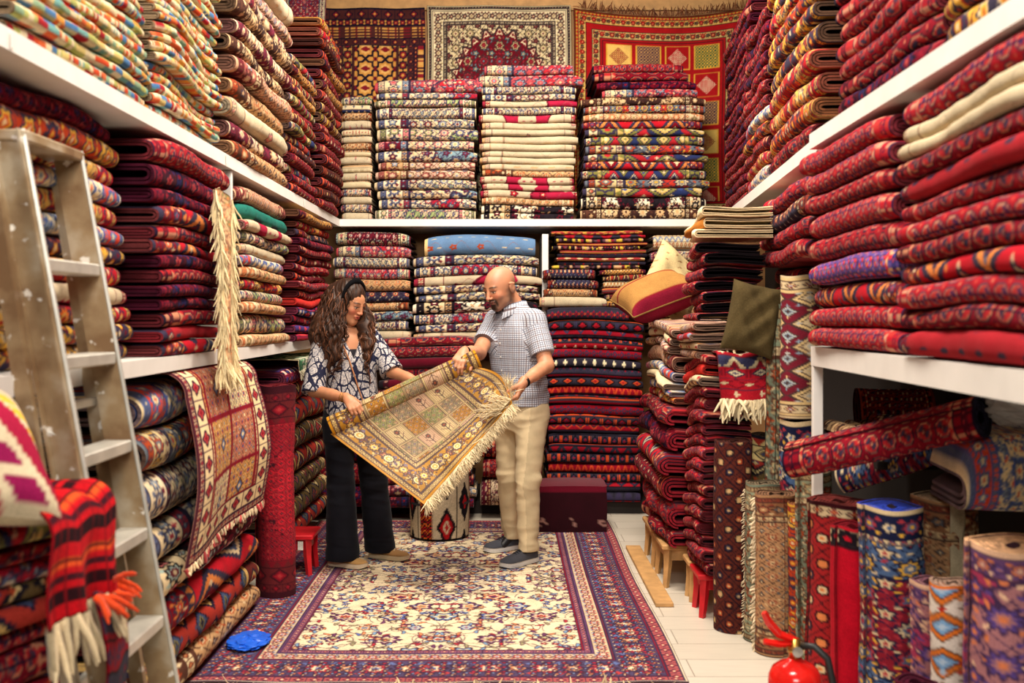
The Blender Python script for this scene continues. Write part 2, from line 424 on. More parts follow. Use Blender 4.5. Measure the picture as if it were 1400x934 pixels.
cream, ivory, navy, burg, red = rgb(208, 186, 146), rgb(220, 202, 166), rgb(52, 46, 66), rgb(98, 22, 38), rgb(176, 24, 38)
blue, sky, olive, green, rose = rgb(84, 92, 120), rgb(128, 142, 156), rgb(125, 125, 80), rgb(70, 120, 85), rgb(205, 120, 115)
gold, rust, brown, black, orange = rgb(212, 160, 58), rgb(165, 66, 34), rgb(82, 50, 38), rgb(26, 20, 26), rgb(222, 104, 40)
tan, teal, mag, lilac, dred = rgb(190, 150, 105), rgb(35, 105, 95), rgb(180, 35, 90), rgb(170, 160, 200), rgb(118, 14, 28)
TB = [(.015, 'line', 2), (.03, 'bars', 1), (.03, 'diam', 1), (.05, 'bars', 1), (.03, 'zig', 4)]
SPEC = {
 # key: (kind, palette, medallion, borders, field scale, words)
 'cream_navy': ('floral', [cream, ivory, navy, blue, burg, sky, olive], None, None, .095, 'cream floral rug with navy scrolls'),
 'cream_green': ('floral', [cream, ivory, navy, olive, rose, blue, tan], rgb(158, 172, 112), None, .10, 'cream rug with pale green patches'),
 'cream_red': ('floral', [ivory, cream, navy, blue, rgb(150, 50, 60), sky, tan], rgb(168, 30, 48), None, .10, 'cream rug with bright red patches'),
 'cream_burg': ('floral', [cream, burg, navy, rose, sky, tan, burg], None, None, .11, 'cream floral rug with burgundy ends'),
 'cream_blue': ('floral', [cream, ivory, navy, blue, tan, burg], rgb(116, 142, 150), None, .12, 'cream rug with soft blue patches'),
 'plain_cream': ('sparse', [rgb(190, 174, 144), cream, rgb(120, 100, 90), rose, tan, olive], None, [(.02, 'line', 4), (.03, 'small', 1), (.09, 'sparse0', 0), (.01, 'line', 4)], .24, 'plain cream rug with faint sprigs'),
 'plain_red': ('sparse', [rgb(192, 174, 144), cream, burg, red, rgb(150, 40, 60), rose], rgb(160, 30, 60), [(.02, 'line', 4), (.03, 'small', 1), (.1, 'line', 0)], .2, 'plain cream rug with crimson sprays'),
 'cream_black': ('floral', [rgb(228, 214, 186), cream, black, black, tan, burg], rgb(34, 28, 34), None, .16, 'cream rug with black floral blocks'),
 'pale_pink': ('floral', [rgb(206, 168, 145), tan, brown, rgb(150, 80, 75), cream, sky], None, None, .10, 'dusty pink floral rug'),
 'pink_red': ('floral', [rgb(180, 70, 75), cream, navy, cream, sky, rose], rgb(176, 40, 50), None, .12, 'faded red and cream floral rug'),
 'blue_field': ('sparse', [rgb(96, 128, 165), cream, rust, rust, cream, rgb(226, 190, 130)], None, [(.02, 'line', 5)], .15, 'thick light blue rug with orange flowers'),
 'burg_flower': ('floral', [burg, cream, black, rgb(150, 170, 160), cream, rose], None, None, .14, 'burgundy rug with pale flowers'),
 'navy_border': ('herati', [navy, burg, black, rust, cream, blue], None, None, .10, 'navy and rust patterned rug'),
 'tan_herati': ('herati', [tan, brown, brown, rust, cream, navy], None, None, .09, 'tan rug with small brown figures'),
 'rosy_tan': ('herati', [rgb(196, 150, 118), rgb(160, 90, 80), brown, burg, cream, sky], None, None, .08, 'rosy tan closely patterned rug'),
 'maroon_cream': ('floral', [rgb(205, 182, 150), burg, rgb(60, 30, 40), rgb(120, 40, 60), tan, cream], rgb(110, 32, 55), None, .15, 'beige rug with maroon scrolls'),
 'brown_cream': ('floral', [rgb(200, 168, 124), brown, rgb(50, 32, 30), brown, cream, tan], rgb(58, 36, 34), None, .17, 'beige rug with dark brown blocks'),
 'gold_red': ('floral', [rgb(204, 158, 78), red, navy, red, cream, orange], rgb(168, 34, 34), [(.02, 'line', 1), (.04, 'small', 0), (.12, 'flower', 3), (.04, 'small', 0)], .15, 'golden rug with red motifs'),
 'gold_navy': ('floral', [gold, navy, navy, burg, cream, rust], navy, [(.02, 'line', 1), (.04, 'small', 0), (.12, 'flower', 1)], .16, 'golden yellow rug with navy motifs'),
 'rust_gold': ('floral', [rgb(176, 58, 28), gold, navy, gold, cream, navy], None, [(.02, 'line', 1), (.04, 'small', 0), (.12, 'flower', 1)], .16, 'rust red rug with gold border'),
 'ivory_blue': ('floral', [rgb(224, 204, 160), rgb(200, 70, 50), rgb(70, 90, 150), blue, rgb(205, 90, 70), sky], None, None, .15, 'ivory rug with blue flowers'),
 'turk_red': ('gul', [rgb(152, 26, 36), dred, rgb(34, 20, 44), rgb(164, 40, 42), rgb(178, 122, 98), navy], None, TB, .105, 'red rug with rows of octagons'),
 'turk_bright': ('gul', [rgb(160, 30, 40), red, rgb(40, 24, 60), rgb(172, 48, 46), rgb(190, 134, 108), rgb(56, 40, 80)], None, TB, .09, 'bright red rug with pale medallions'),
 'turk_dark': ('gul', [rgb(124, 14, 30), rgb(70, 10, 26), rgb(24, 16, 36), rgb(158, 34, 38), rgb(180, 120, 90), navy], None, TB, .11, 'dark red rug with navy octagons'),
 'turk_blue': ('gul', [rgb(92, 70, 140), rgb(60, 55, 120), rgb(30, 26, 66), rgb(200, 40, 50), rgb(205, 160, 120), rgb(85, 90, 190)], None, TB, .075, 'violet blue rug'),
 'dark_wine': ('floral', [rgb(104, 12, 32), rgb(60, 10, 26), rgb(20, 14, 34), rgb(130, 24, 40), rgb(38, 34, 80), rgb(160, 60, 60)], None, None, .13, 'deep wine red rug'),
 'red_field': ('medal', [rgb(176, 24, 38), dred, navy, rgb(205, 120, 60), cream, blue], None, [(.02, 'line', 2), (.05, 'diam', 1), (.08, 'flower', 1), (.03, 'zig', 2)], .34, 'red rug with stepped medallions'),
 'red_sparse': ('sparse', [rgb(152, 32, 40), dred, navy, cream, navy, orange], None, [(.02, 'line', 2), (.05, 'small', 1)], .26, 'red rug with few pale figures'),
 'caucasus': ('medal', [rgb(150, 46, 36), rgb(90, 34, 30), rgb(30, 26, 44), rgb(196, 160, 96), rgb(60, 70, 100), rgb(120, 110, 60)], None, [(.02, 'line', 2), (.05, 'diam', 3), (.12, 'diam', 1), (.03, 'zig', 3)], .26, 'brick red and ochre tribal rug'),
 'olive_tribal': ('medal', [rgb(92, 74, 44), rgb(150, 46, 36), rgb(30, 26, 34), rgb(204, 178, 120), rgb(60, 60, 84), rgb(170, 70, 40)], None, [(.02, 'line', 2), (.05, 'zig', 1), (.1, 'diam', 3)], .22, 'olive brown tribal rug'),
 'baluch': ('lattice', [rgb(88, 38, 30), rgb(50, 26, 30), rgb(22, 18, 30), rust, rgb(196, 160, 110), navy], None, [(.02, 'line', 2), (.03, 'zig', 3), (.07, 'star', 1), (.03, 'zig', 3)], .09, 'dark brown tribal rug'),
 'baluch_gold': ('lattice', [rgb(196, 140, 70), rgb(120, 40, 34), rgb(30, 22, 36), burg, rgb(226, 196, 140), navy], None, [(.02, 'line', 2), (.03, 'zig', 3), (.07, 'star', 1), (.03, 'zig', 3)], .09, 'ochre and brown tribal rug'),
 'baluch_red': ('lattice', [rgb(138, 30, 36), rgb(84, 20, 30), rgb(26, 20, 40), rgb(200, 80, 50), rgb(214, 180, 140), navy], None, [(.02, 'line', 2), (.03, 'zig', 3), (.07, 'star', 1), (.03, 'bars', 3)], .08, 'brownish red tribal rug'),
 'multi': ('medal', [rgb(170, 36, 44), rgb(196, 166, 96), navy, rgb(120, 116, 60), cream, rgb(52, 70, 124)], rgb(40, 50, 92), [(.02, 'line', 2), (.05, 'diam', 4), (.1, 'star', 3), (.04, 'zig', 1)], .2, 'red, blue and gold geometric rug'),
 'multi_blue': ('floral', [rgb(96, 104, 112), rgb(196, 174, 124), navy, rust, cream, gold], rgb(176, 50, 40), None, .13, 'slate blue and gold patterned rug'),
 'kilim_dark': ('kilim', [rgb(46, 42, 54), rgb(140, 18, 34), rgb(22, 16, 24), rgb(164, 24, 38), rgb(188, 70, 34), rgb(54, 48, 74)], None, [(.012, 'line', 2)], .085, 'dark navy and red kilim'),
 'kilim_red': ('kilim', [rgb(134, 16, 32), rgb(40, 36, 48), rgb(18, 12, 18), rgb(180, 60, 32), rgb(50, 46, 60), rgb(54, 46, 72)], None, [(.012, 'line', 2)], .085, 'red kilim with dark triangles'),
 'kilim_light': ('kilim', [rgb(206, 188, 150), rgb(150, 40, 44), brown, rgb(40, 50, 90), rgb(170, 110, 60), rgb(120, 130, 150)], None, [(.012, 'line', 2)], .05, 'cream, brown and blue striped kilim'),
 'patch': ('patch', [rgb(204, 186, 150), rgb(196, 178, 134), brown, rgb(192, 170, 104), rgb(184, 66, 34), rgb(104, 150, 144), rgb(160, 162, 92), rgb(206, 188, 150), rgb(196, 132, 56), rgb(68, 108, 150), rgb(198, 178, 134), rgb(130, 156, 126), rgb(196, 92, 52), rgb(150, 30, 38), rgb(210, 198, 166)], None, [(.006, 'line', 4)], .042, 'multicoloured patchwork kilim'),
 'stripe_dark': ('stripe', [rgb(60, 32, 40), rgb(130, 34, 44), black, rgb(196, 168, 60), rgb(90, 60, 70), rgb(190, 150, 110)], None, [(.008, 'line', 3)], .02, 'thin dark striped kilim'),
 'stripe_red': ('kilim', [rgb(112, 26, 40), rgb(190, 140, 60), black, rgb(60, 70, 60), rgb(205, 180, 130), rgb(150, 50, 50)], None, [(.008, 'line', 3)], .03, 'thin wine red kilim'),
 'teal': ('sparse', [rgb(34, 104, 92), rgb(60, 130, 110), rgb(20, 60, 60), cream, tan, cream], None, [(.02, 'line', 0)], .22, 'teal green rug with gold rosettes'),
 'orange_cream': ('floral', [rgb(214, 170, 125), cream, rgb(130, 90, 70), rgb(210, 120, 70), cream, olive], None, None, .11, 'peach and cream rug'),
 'solid_coral': ('plain', [rgb(200, 50, 44), rgb(160, 36, 36), brown, red, red, red], None, [], None, 'plain coral red rug'),
 'violet_red': ('kilim', [rgb(150, 30, 60), rgb(70, 50, 110), black, rgb(205, 60, 60), rgb(210, 180, 160), rgb(50, 60, 120)], None, [(.01, 'line', 2)], .05, 'crimson and violet kilim'),
 'velvet_wine': ('plain', [rgb(86, 6, 26), rgb(60, 6, 20), black, rgb(180, 140, 120), rgb(110, 10, 36), black], None, [(.03, 'line', 2), (.04, 'small', 1)], None, 'dark wine velvet rug'),
 'hide': ('plain', [rgb(226, 208, 170), cream, brown, tan, tan, tan], None, [], None, 'cream cowhide'),
 'hide_brown': ('plain', [rgb(176, 112, 46), cream, brown, tan, tan, tan], None, [], None, 'tan brown cowhide'),
 'black_back': ('turk_', None, None, None, None, ''),
 'sage': ('floral', [rgb(110, 122, 104), rgb(130, 140, 116), brown, rgb(170, 150, 110), cream, rust], None, None, .12, 'sage green rug'),
 'tan_floral': ('herati', [rgb(170, 128, 90), rgb(140, 96, 66), rgb(70, 50, 44), rgb(130, 60, 45), rgb(206, 176, 130), rgb(80, 90, 100)], None, None, .10, 'light brown rug'),
 'ikat': ('medal', [rgb(206, 196, 186), rgb(110, 150, 190), rgb(90, 60, 40), rgb(210, 110, 40), rgb(160, 180, 200), rgb(170, 40, 30)], None, [(.02, 'line', 3)], .2, 'orange and pale blue rug'),
 'mauve': ('floral', [rgb(150, 100, 105), rgb(90, 60, 100), rgb(60, 40, 70), rgb(196, 110, 70), rgb(210, 170, 140), rgb(80, 60, 120)], rgb(150, 50, 80), [(.03, 'line', 4), (.08, 'flower', 1)], .18, 'mauve and violet rug'),
 'lattice_red': ('lattice', [rgb(150, 34, 36), cream, rgb(60, 20, 26), cream, rgb(200, 120, 70), navy], None, [(.02, 'line', 2), (.06, 'diam', 1)], .16, 'red rug with cream diamonds'),
 'bluefloral': ('floral', [rgb(70, 92, 128), burg, rgb(24, 28, 56), rgb(160, 50, 60), gold, cream], rgb(130, 30, 45), [(.03, 'line', 5), (.12, 'flower', 2), (.03, 'diam', 5)], .16, 'blue floral rug'),
}
del SPEC['black_back']
SPEC['kilim_rw'] = ('kilim', [rgb(168, 26, 40), rgb(214, 198, 160), navy, rgb(206, 190, 150), rgb(120, 20, 34), rgb(60, 60, 90)], None, [(.01, 'line', 2)], .06, 'red and white kilim')
SPEC['lozenge'] = ('medal', [rgb(110, 30, 44), cream, rgb(70, 50, 50), rgb(214, 184, 130), rgb(176, 176, 170), rgb(130, 150, 165)], None, [(.02, 'line', 1), (.03, 'zig', 3), (.07, 'diam', 1), (.03, 'zig', 3)], .21, 'cream and crimson diamond rug')
SPEC['wornred'] = ('herati', [rgb(156, 32, 44), rgb(100, 34, 38), rgb(60, 22, 30), rgb(120, 24, 36), rgb(176, 60, 60), rgb(50, 36, 50)], rgb(190, 36, 48), [(.02, 'line', 2), (.05, 'small', 1), (.1, 'diam', 1), (.04, 'zig', 1)], .05, 'worn crimson rug')
SPEC['redcream'] = ('plain', [rgb(170, 14, 34), red, black, black, cream, green], None, [(.02, 'line', 1), (.09, 'star', cream), (.02, 'line', 2)], None, 'bright red rug')
_D = {}
def DZ(key, var=0):
    k = (key, var)
    if k not in _D:
        kind, p, med, bd, fs, wd = SPEC[key]
        if bd: bd = [(b, 'line' if t == 'sparse0' else t, g) for b, t, g in bd]
        p = [tuple(np.clip(np.array(c) * 1.0, 0, 1)) for c in p]
        if len(p) < 6: p += [p[3]] * (6 - len(p))
        _D[k] = make_design(kind, p, sd=zlib.crc32(key.encode()) % 97 + var, borders=bd, medallion=med, fs=fs)
    return _D[k]
import zlib

# ------------------------------------------------------------------ rug shapes
def strip_part(path, t, xs, caps=True, ends=False):
    path = np.asarray(path, float); n = len(path); m = len(xs)
    T = np.gradient(path, axis=0); T /= np.linalg.norm(T, axis=1)[:, None] + 1e-9
    nm = np.stack([-T[:, 1], T[:, 0]], 1)
    inner = path - nm * t
    al = np.concatenate([[0], np.cumsum(np.linalg.norm(np.diff(path, axis=0), axis=1))])
    def grid(p, x):
        G = np.empty((len(x), n, 3)); G[:, :, 0] = np.asarray(x)[:, None]; G[:, :, 1:] = p[None]; return G.reshape(-1, 3)
    V = [grid(path, xs), grid(inner, xs)]
    vv = [np.tile(al, m)] * 2; fl = [np.zeros(m * n), np.ones(m * n)]
    i, j = np.meshgrid(np.arange(m - 1), np.arange(n - 1), indexing='ij')
    a = (i * n + j).ravel()
    Fo = np.stack([a, a + n, a + n + 1, a + 1], 1); Fi = np.stack([a, a + 1, a + n + 1, a + n], 1) + m * n
    F = [Fo, Fi]; k = 2 * m * n
    if caps:
        for x, s in ((xs[0], 0), (xs[-1], 1)):
            V += [grid(path, [x]), grid(inner, [x])]; vv += [al, al]; fl += [np.full(2 * n, 2.0)]
            b = np.arange(n - 1) + k
            q = np.stack([b, b + 1, b + n + 1, b + n], 1); F.append(q if s else q[:, ::-1]); k += 2 * n
    if ends:
        for jj, s in ((0, 0), (n - 1, 1)):
            b = np.arange(m - 1) * n + jj
            q = np.stack([b, b + n, b + n + m * n, b + m * n], 1); F.append(q)
    return np.concatenate(V), np.concatenate(F), np.concatenate(vv), np.concatenate(fl)

def fold_path(H, Dp, k, t, g, nb=6, na=13, rounding=.95):
    o = k * (t + g); h = H / 2 - o; ry = max(H / 2 * rounding - o * .6, .004)
    back = np.linspace(Dp, o + ry, nb)[:-1]
    a = np.linspace(-PI / 2, PI / 2, na)
    y = o + ry * (1 - np.cos(a)); z = H / 2 + h * np.sign(np.sin(a)) * np.abs(np.sin(a)) ** .85
    lo = np.stack([back, np.full(len(back), H / 2 - h)], 1); hi = np.stack([back[::-1], np.full(len(back), H / 2 + h)], 1)
    return np.concatenate([lo, np.stack([y, z], 1), hi])
def spiral_path(H, Dp, turns, t, g):
    """flattened roll: stadium spiral seen from the end, outermost first"""
    P = []
    hs = H / 2; o = 0.0; flat = Dp - H
    n = 26
    for k in range(turns):
        o1 = o
        a = np.linspace(-PI / 2, PI / 2, n); r = max(hs - o, .006)
        # bottom back -> front -> top
        P += [(hs - r * np.cos(x) if 0 else hs - np.cos(x) * r, hs + np.sin(x) * r) for x in a]
        o += (t + g) / 2; r = max(hs - o, .006)
        a = np.linspace(PI / 2, 3 * PI / 2, n)
        fl = max(flat - k * .02, .01)
        P += [(hs + fl - np.cos(x) * r, hs + np.sin(x) * r) for x in a]
        o += (t + g) / 2
        if hs - o < t * 1.2: break
    return np.array([(y, z) for y, z in P])

BACK = {}
def colorize(d, V, vv, fl, u_of_x, v0, back, edge, rev=False):
    u = u_of_x(V[:, 0]); v = v0 + vv
    col = np.empty((len(V), 3)); m0 = fl == 0
    col[m0] = sample(d, u[m0], v[m0])
    bk = np.asarray(back); h = hashi(np.floor(V[:, 0] / .01), np.floor(vv / .01), 3)[:, None]
    col[fl == 1] = (bk * (.85 + .3 * h))[fl == 1]
    ring = (np.asarray(edge) * (.8 + .4 * h))
    col[fl == 2] = ring[fl == 2]
    return col

class Warp:
    def __init__(s, seed, amp=.012, z0=0.0):
        r = random.Random(seed); s.k = [(r.uniform(2.5, 9), r.uniform(0, 6.28), r.uniform(.5, 3) * r.choice((-1, 1)), r.uniform(.3, 1)) for _ in range(4)]
        s.amp = amp; s.z0 = z0
    def __call__(s, x, z):
        w = 0
        for k, ph, kz, a in s.k: w = w + a * np.sin(k * x + ph + kz * (z - s.z0))
        return s.amp * w * .5 * np.clip((z - s.z0) / .12, 0, 1)

PROFILE = dict(n=0)
def folded_rug(L, Dp, H, key, loc, rz, seed, warp=None, z_stack=None, xs_off=0.0, layers=2, t=.011, g=.004, res=.006, part_fold=True,
               half=None, v0=None, var=0, mat='wool', spiral=0, nb=6, edge=None, back=None, name='folded_rug', droop=.22, rounding=.95, bulge=.012, rand=None, yw=0.0, ywp=1.0):
    r = random.Random(seed); d = DZ(key, var)
    t = min(t, H / 2 * .42); 
    nx = max(8, int(L / res)); xs = np.linspace(-L / 2, L / 2, nx + 1)
    na = max(9, int(PI * H / 2 / (res * .9)))
    if half is None: half = r.random() < .55
    flip = r.choice((-1, 1))
    W2 = d['w'] / 2
    if half: uf = lambda x: flip * ((x + L / 2) / L * W2 * 1.02 - W2 * 1.0)
    else: uf = lambda x: flip * x / L * d['w'] * .995
    if v0 is None: v0 = r.choice([r.uniform(-.3, .2), r.uniform(-.25, .15), r.uniform(-d['h'] / 2 - Dp + .02, -d['h'] / 2 - Dp + .12) if False else r.uniform(-.7, .4)])
    v0 = v0 - Dp if not spiral else r.uniform(-.45, -.1)
    bk = d['avg'] * .55 + np.array([.05, .03, .03]) if back is None else np.array(back)
    ed = (d['avg'] * .75 if edge is None else np.array(edge))
    ph = [r.uniform(0, 6.28) for _ in range(6)]; bk_k = [r.uniform(3, 12) for _ in range(3)]
    hv = r.uniform(.015, .05); dr = (droop * r.uniform(.4, 1.3), droop * r.uniform(.4, 1.3)); pw = r.uniform(5, 12)
    def deform(V):
        x = V[:, 0]; s = np.clip(abs(x) / (L / 2), 0, 1)
        z = V[:, 2] * (1 - np.where(x < 0, dr[0], dr[1]) * s ** pw + hv * np.sin(bk_k[0] * x + ph[0]) - hv)
        fo = bulge * (np.sin(bk_k[1] * x + ph[1]) * .5 + np.sin(bk_k[2] * 2 * x + ph[2]) * .3) + .012 * s ** 6
        y = V[:, 1] + fo * np.exp(-V[:, 1] / .12) + .0015 * np.sin(x * 60 + ph[3])
        if yw:
            z = z + yw * np.sin(V[:, 1] * 13 + ywp + ((z_stack or 0) + V[:, 2]) * 7) * np.clip(V[:, 1] / .06, 0, 1) * np.clip(((z_stack or 0) + V[:, 2] - (warp.z0 if warp else 0)) / .12, 0, 1)
        if warp is not None:
            z = z + warp(x + xs_off, z_stack + V[:, 2])
        V[:, 1] = y; V[:, 2] = z
        return V
    if spiral:
        paths = [spiral_path(H, Dp, spiral, t, g)]
    else:
        paths = [fold_path(H, Dp, k, t, g, nb if k == 0 else 3, na if k == 0 else 9, rounding) for k in range(layers) if H / 2 - k * (t + g) > t * .9]
    parent = None; out = None
    for k, pth in enumerate(paths):
        x_ = xs if k == 0 else np.linspace(-L / 2 + .004 * k, L / 2 - .004 * k, 14)
        V, F, vv, fl = strip_part(pth, t, x_)
        col = colorize(d, V, vv, fl, uf, v0, bk, ed)
        if k: col[fl == 0] = (bk * 1.1)
        V = deform(V)
        if k == 0:
            out = make_mesh(name, V, F, M[mat], None, col=col, loc=loc, rz=rz); PROFILE['n'] += len(V)
        elif part_fold:
            make_mesh('inner_fold', V, F, M[mat], out, col=col)
    return out

def rolled_rug(L, R, key, loc, rz=0.0, vertical=True, seed=0, tilt=(0, 0), t=.010, g=.0025, res=.006, v0=None, u_span=None, name='rolled_rug',
               mat='wool', turns=None, edge=None, back=None, squash=.06, var=0, lean=None):
    """cylinder of wound carpet; local axis z when vertical, local x otherwise; origin at its base"""
    r = random.Random(seed); d = DZ(key, var)
    turns = turns or max(2, int((R * .9) / (t + g)))
    na = max(36, int(2 * PI * R / res))
    th = np.linspace(0, 2 * PI * 1.06, int(na * 1.06)); a0 = r.uniform(0, 6.28)
    rad = R + (t + g) * (1 - th / (2 * PI))
    def pth(th, rad):
        return np.stack([rad * np.cos(-(th + a0)), rad * np.sin(-(th + a0))], 1)
    outer = pth(th, rad)
    xs = np.linspace(0, L, max(10, int(L / res)) + 1)
    bk = d['avg'] * .6 if back is None else np.array(back); ed = d['avg'] * .8 if edge is None else np.array(edge)
    us = d['w'] if u_span is None else u_span
    uf = lambda x: (x / L - .5) * us
    ph = [r.uniform(0, 6.28) for _ in range(5)]
    def deform(V):
        x = V[:, 0].copy(); a = np.arctan2(V[:, 2], V[:, 1])
        k = 1 + squash * np.sin(a * 2 + ph[0]) * .5 + .02 * np.sin(x * 9 + ph[1] + a) + .01 * np.sin(x * 23 + ph[2] - a * 2)
        y = V[:, 1] * k + .006 * np.sin(x * 4 + ph[3]); z = V[:, 2] * k + .006 * np.sin(x * 3 + ph[4])
        if vertical: return np.stack([y, z, x + (0.004 * np.sin(3 * a + ph[0]) * (x > L * .5))], 1)
        return np.stack([x, y, z + R * 1.02], 1)
    V, F, vv, fl = strip_part(outer, t, xs, ends=True)
    v0 = r.uniform(-.5, .1) if v0 is None else v0
    col = colorize(d, V, vv, fl, uf, v0, bk, ed)
    o = make_mesh(name, deform(V), F, M[mat], None, col=col, loc=loc, rz=rz)
    th2 = np.linspace(2 * PI * 1.02, 2 * PI * (turns - .3), int(26 * (turns - 1)))
    rad2 = R + (t + g) * (1 - th2 / (2 * PI)); ok = rad2 > t * 1.1; th2, rad2 = th2[ok], rad2[ok]
    V, F, vv, fl = strip_part(pth(th2, rad2), t, np.linspace(.004, L - .004, 10), ends=False)
    col = colorize(d, V, vv, fl, uf, v0, bk, ed)
    make_mesh('inner_winding', deform(V), F, M[mat], o, col=col)
    if lean is not None: o.rotation_euler = lean
    return o

ORD = ['lowest', 'second', 'third', 'fourth', 'fifth', 'sixth', 'seventh', 'eighth', 'ninth', 'tenth', 'eleventh', 'twelfth', 'thirteenth',
       'fourteenth', 'fifteenth', 'sixteenth', 'seventeenth', 'eighteenth', 'nineteenth', 'twentieth', 'twenty-first', 'twenty-second', 'twenty-third', 'twenty-fourth']
STACKS = {}
nm_used = {}
def wordy(w, u, pos): return w
def stack(name, cx, cy, rz, z0, items, L, Dp=.55, Hs=.07, seed=0, jit=.015, joff=.012, warp_amp=.012, group=None, label=None, taper=None, shift=None, **kw):
    """items: design keys from the bottom up; Hs number or list"""
    r = random.Random(seed * 7 + 1)
    fit = kw.pop('fit', None); vis = kw.pop('vis', None)
    if fit:
        hs = [(it[1].get('H') if isinstance(it, tuple) and 'H' in it[1] else (Hs[i] if isinstance(Hs, (list, tuple)) else Hs)) for i, it in enumerate(items)]
        sc = (fit - z0 - .01 - .0018 * len(items)) / sum(hs)
        Hs = [h * sc for h in hs]; items = [(it[0], {k: v for k, v in it[1].items() if k != 'H'}) if isinstance(it, tuple) else it for it in items]
    z = z0 + .002; wp = Warp(seed, warp_amp, z0); n = len(items); res = []
    cat = kw.pop('cat', 'rug')
    if 'obname' in kw: kw['name'] = kw.pop('obname')
    ux = np.array([math.cos(rz), math.sin(rz)]); uy = np.array([-math.sin(rz), math.cos(rz)])
    for i, it in enumerate(items):
        k2 = dict(kw)
        if isinstance(it, tuple): it, ex = it[0], it[1]; k2.update(ex)
        H = Hs[i] if isinstance(Hs, (list, tuple)) else Hs * r.uniform(.86, 1.14)
        H = k2.pop('H', H)
        Li = k2.pop('L', L) * r.uniform(.96, 1.02)
        if taper: Li *= taper(i / max(1, n - 1))
        dx = r.uniform(-jit, jit) + k2.pop('dx', 0) + (shift(i / max(1, n - 1)) if shift else 0)
        dy = r.uniform(-joff, joff) + k2.pop('dy', 0)
        p = np.array([cx, cy]) + ux * dx + uy * dy
        Dpi = k2.pop('Dp', Dp)
        o = folded_rug(Li, Dpi, H, it, (p[0], p[1], z), rz + r.uniform(-.012, .012) + k2.pop('drz', 0), seed * 131 + i * 17, warp=wp, z_stack=z, xs_off=dx,
                       var=r.randint(0, 1), **k2)
        words = SPEC[it][5]
        if label is not False:
            pos = 'topmost' if i == n - 1 else ORD[i]
            words = wordy(words, nm_used.setdefault(name, {}), pos)
            lab = f"{words}, {pos} {'' if pos in ('topmost', 'lowest') else 'from bottom '}{name}"
            if pos == 'topmost': lab = lab.replace(', topmost ', ', topmost ')
            tag(o, lab, cat, group or ('rugs ' + name))
        res.append(o); z += H + .0018
    STACKS[name] = (z0, z)
    return res

def fringe(name, pts, dirs, length, parent=None, col=(.86, .8, .66), n=None, thick=.004, seed=0, curl=.3, mat='fringe', spread=.25, kind=None, drop=(0, 0, -1)):
    """row of twisted cotton strands hanging from a polyline of points"""
    r = np.random.RandomState(seed); pts = np.asarray(pts, float); dirs = np.asarray(dirs, float)
    m = len(pts); mb = MB(); n = n or m * 2; drop = np.array(drop, float)
    al = np.concatenate([[0], np.cumsum(np.linalg.norm(np.diff(pts, axis=0), axis=1))]); al /= al[-1]
    for s in np.linspace(0, 1, n):
        s = np.clip(s + r.uniform(-.3, .3) / n, 0, 1)
        p = np.array([np.interp(s, al, pts[:, k]) for k in range(3)]); d = np.array([np.interp(s, al, dirs[:, k]) for k in range(3)])
        d = d / np.linalg.norm(d) + r.normal(0, spread, 3); d /= np.linalg.norm(d)
        ln = length * r.uniform(.75, 1.15); Q = [p]; v = d.copy()
        for k in range(4):
            v = v + drop * curl * .5 + r.normal(0, .12, 3); v /= np.linalg.norm(v); Q.append(Q[-1] + v * ln / 4)
        c = np.array(col) * r.uniform(.82, 1.1)
        mb.tube(Q, [thick, thick * .95, thick * .9, thick * .8, thick * .35], 5, np.clip(c, 0, 1), cap=False)
    return mb.build(name, M[mat], parent, smooth=True)

# generic surface from a parametric map, woven on both sides with a thickness
def cloth_sheet(name, f, nu, nv, d, u0, u1, v0, v1, t=.006, mat='wool', parent=None, back=None, flipn=False, loc=None, edge=None):
    """f(s,t) -> points for s,t in 0..1 arrays; colours sampled on design rectangle"""
    S, T = np.meshgrid(np.linspace(0, 1, nu), np.linspace(0, 1, nv), indexing='ij')
    P = f(S, T)
    du = np.gradient(P, axis=0); dv = np.gradient(P, axis=1)
    nn = np.cross(du, dv); nn /= np.linalg.norm(nn, axis=2)[..., None] + 1e-9
    if flipn: nn = -nn
    A = P + nn * t / 2; B = P - nn * t / 2
    col = sample(d, u0 + (u1 - u0) * S, v0 + (v1 - v0) * T)
    bk = np.broadcast_to(np.array(back if back is not None else d['avg'] * .8), col.shape) if not isinstance(back, str) else col * .8 + .1 * d['avg']
    i, j = np.meshgrid(np.arange(nu - 1), np.arange(nv - 1), indexing='ij'); a = (i * nv + j).ravel()
    F = np.stack([a, a + nv, a + nv + 1, a + 1], 1)
    if flipn: F = F[:, ::-1]
    F2 = F[:, ::-1] + nu * nv
    rim = np.concatenate([np.arange(nv), (np.arange(1, nu)) * nv + nv - 1, (nu - 1) * nv + np.arange(nv - 2, -1, -1), np.arange(nu - 2, 0, -1) * nv])
    r2 = np.roll(rim, -1)
    FR = np.stack([rim, r2, r2 + nu * nv, rim + nu * nv], 1)
    V = np.concatenate([A.reshape(-1, 3), B.reshape(-1, 3)])
    cc = np.concatenate([col.reshape(-1, 3), bk.reshape(-1, 3)])
    return make_mesh(name, V, np.concatenate([F, F2, FR]), M[mat], parent, col=cc, loc=loc)

# ------------------------------------------------------------------ room shell
def struct(name, mb, mat):
    o = mb.build(name, mat); o['kind'] = 'structure'; return o
XL, XR, YB, ZC = -1.98, 2.1, 8.1, 4.25
YF = .6
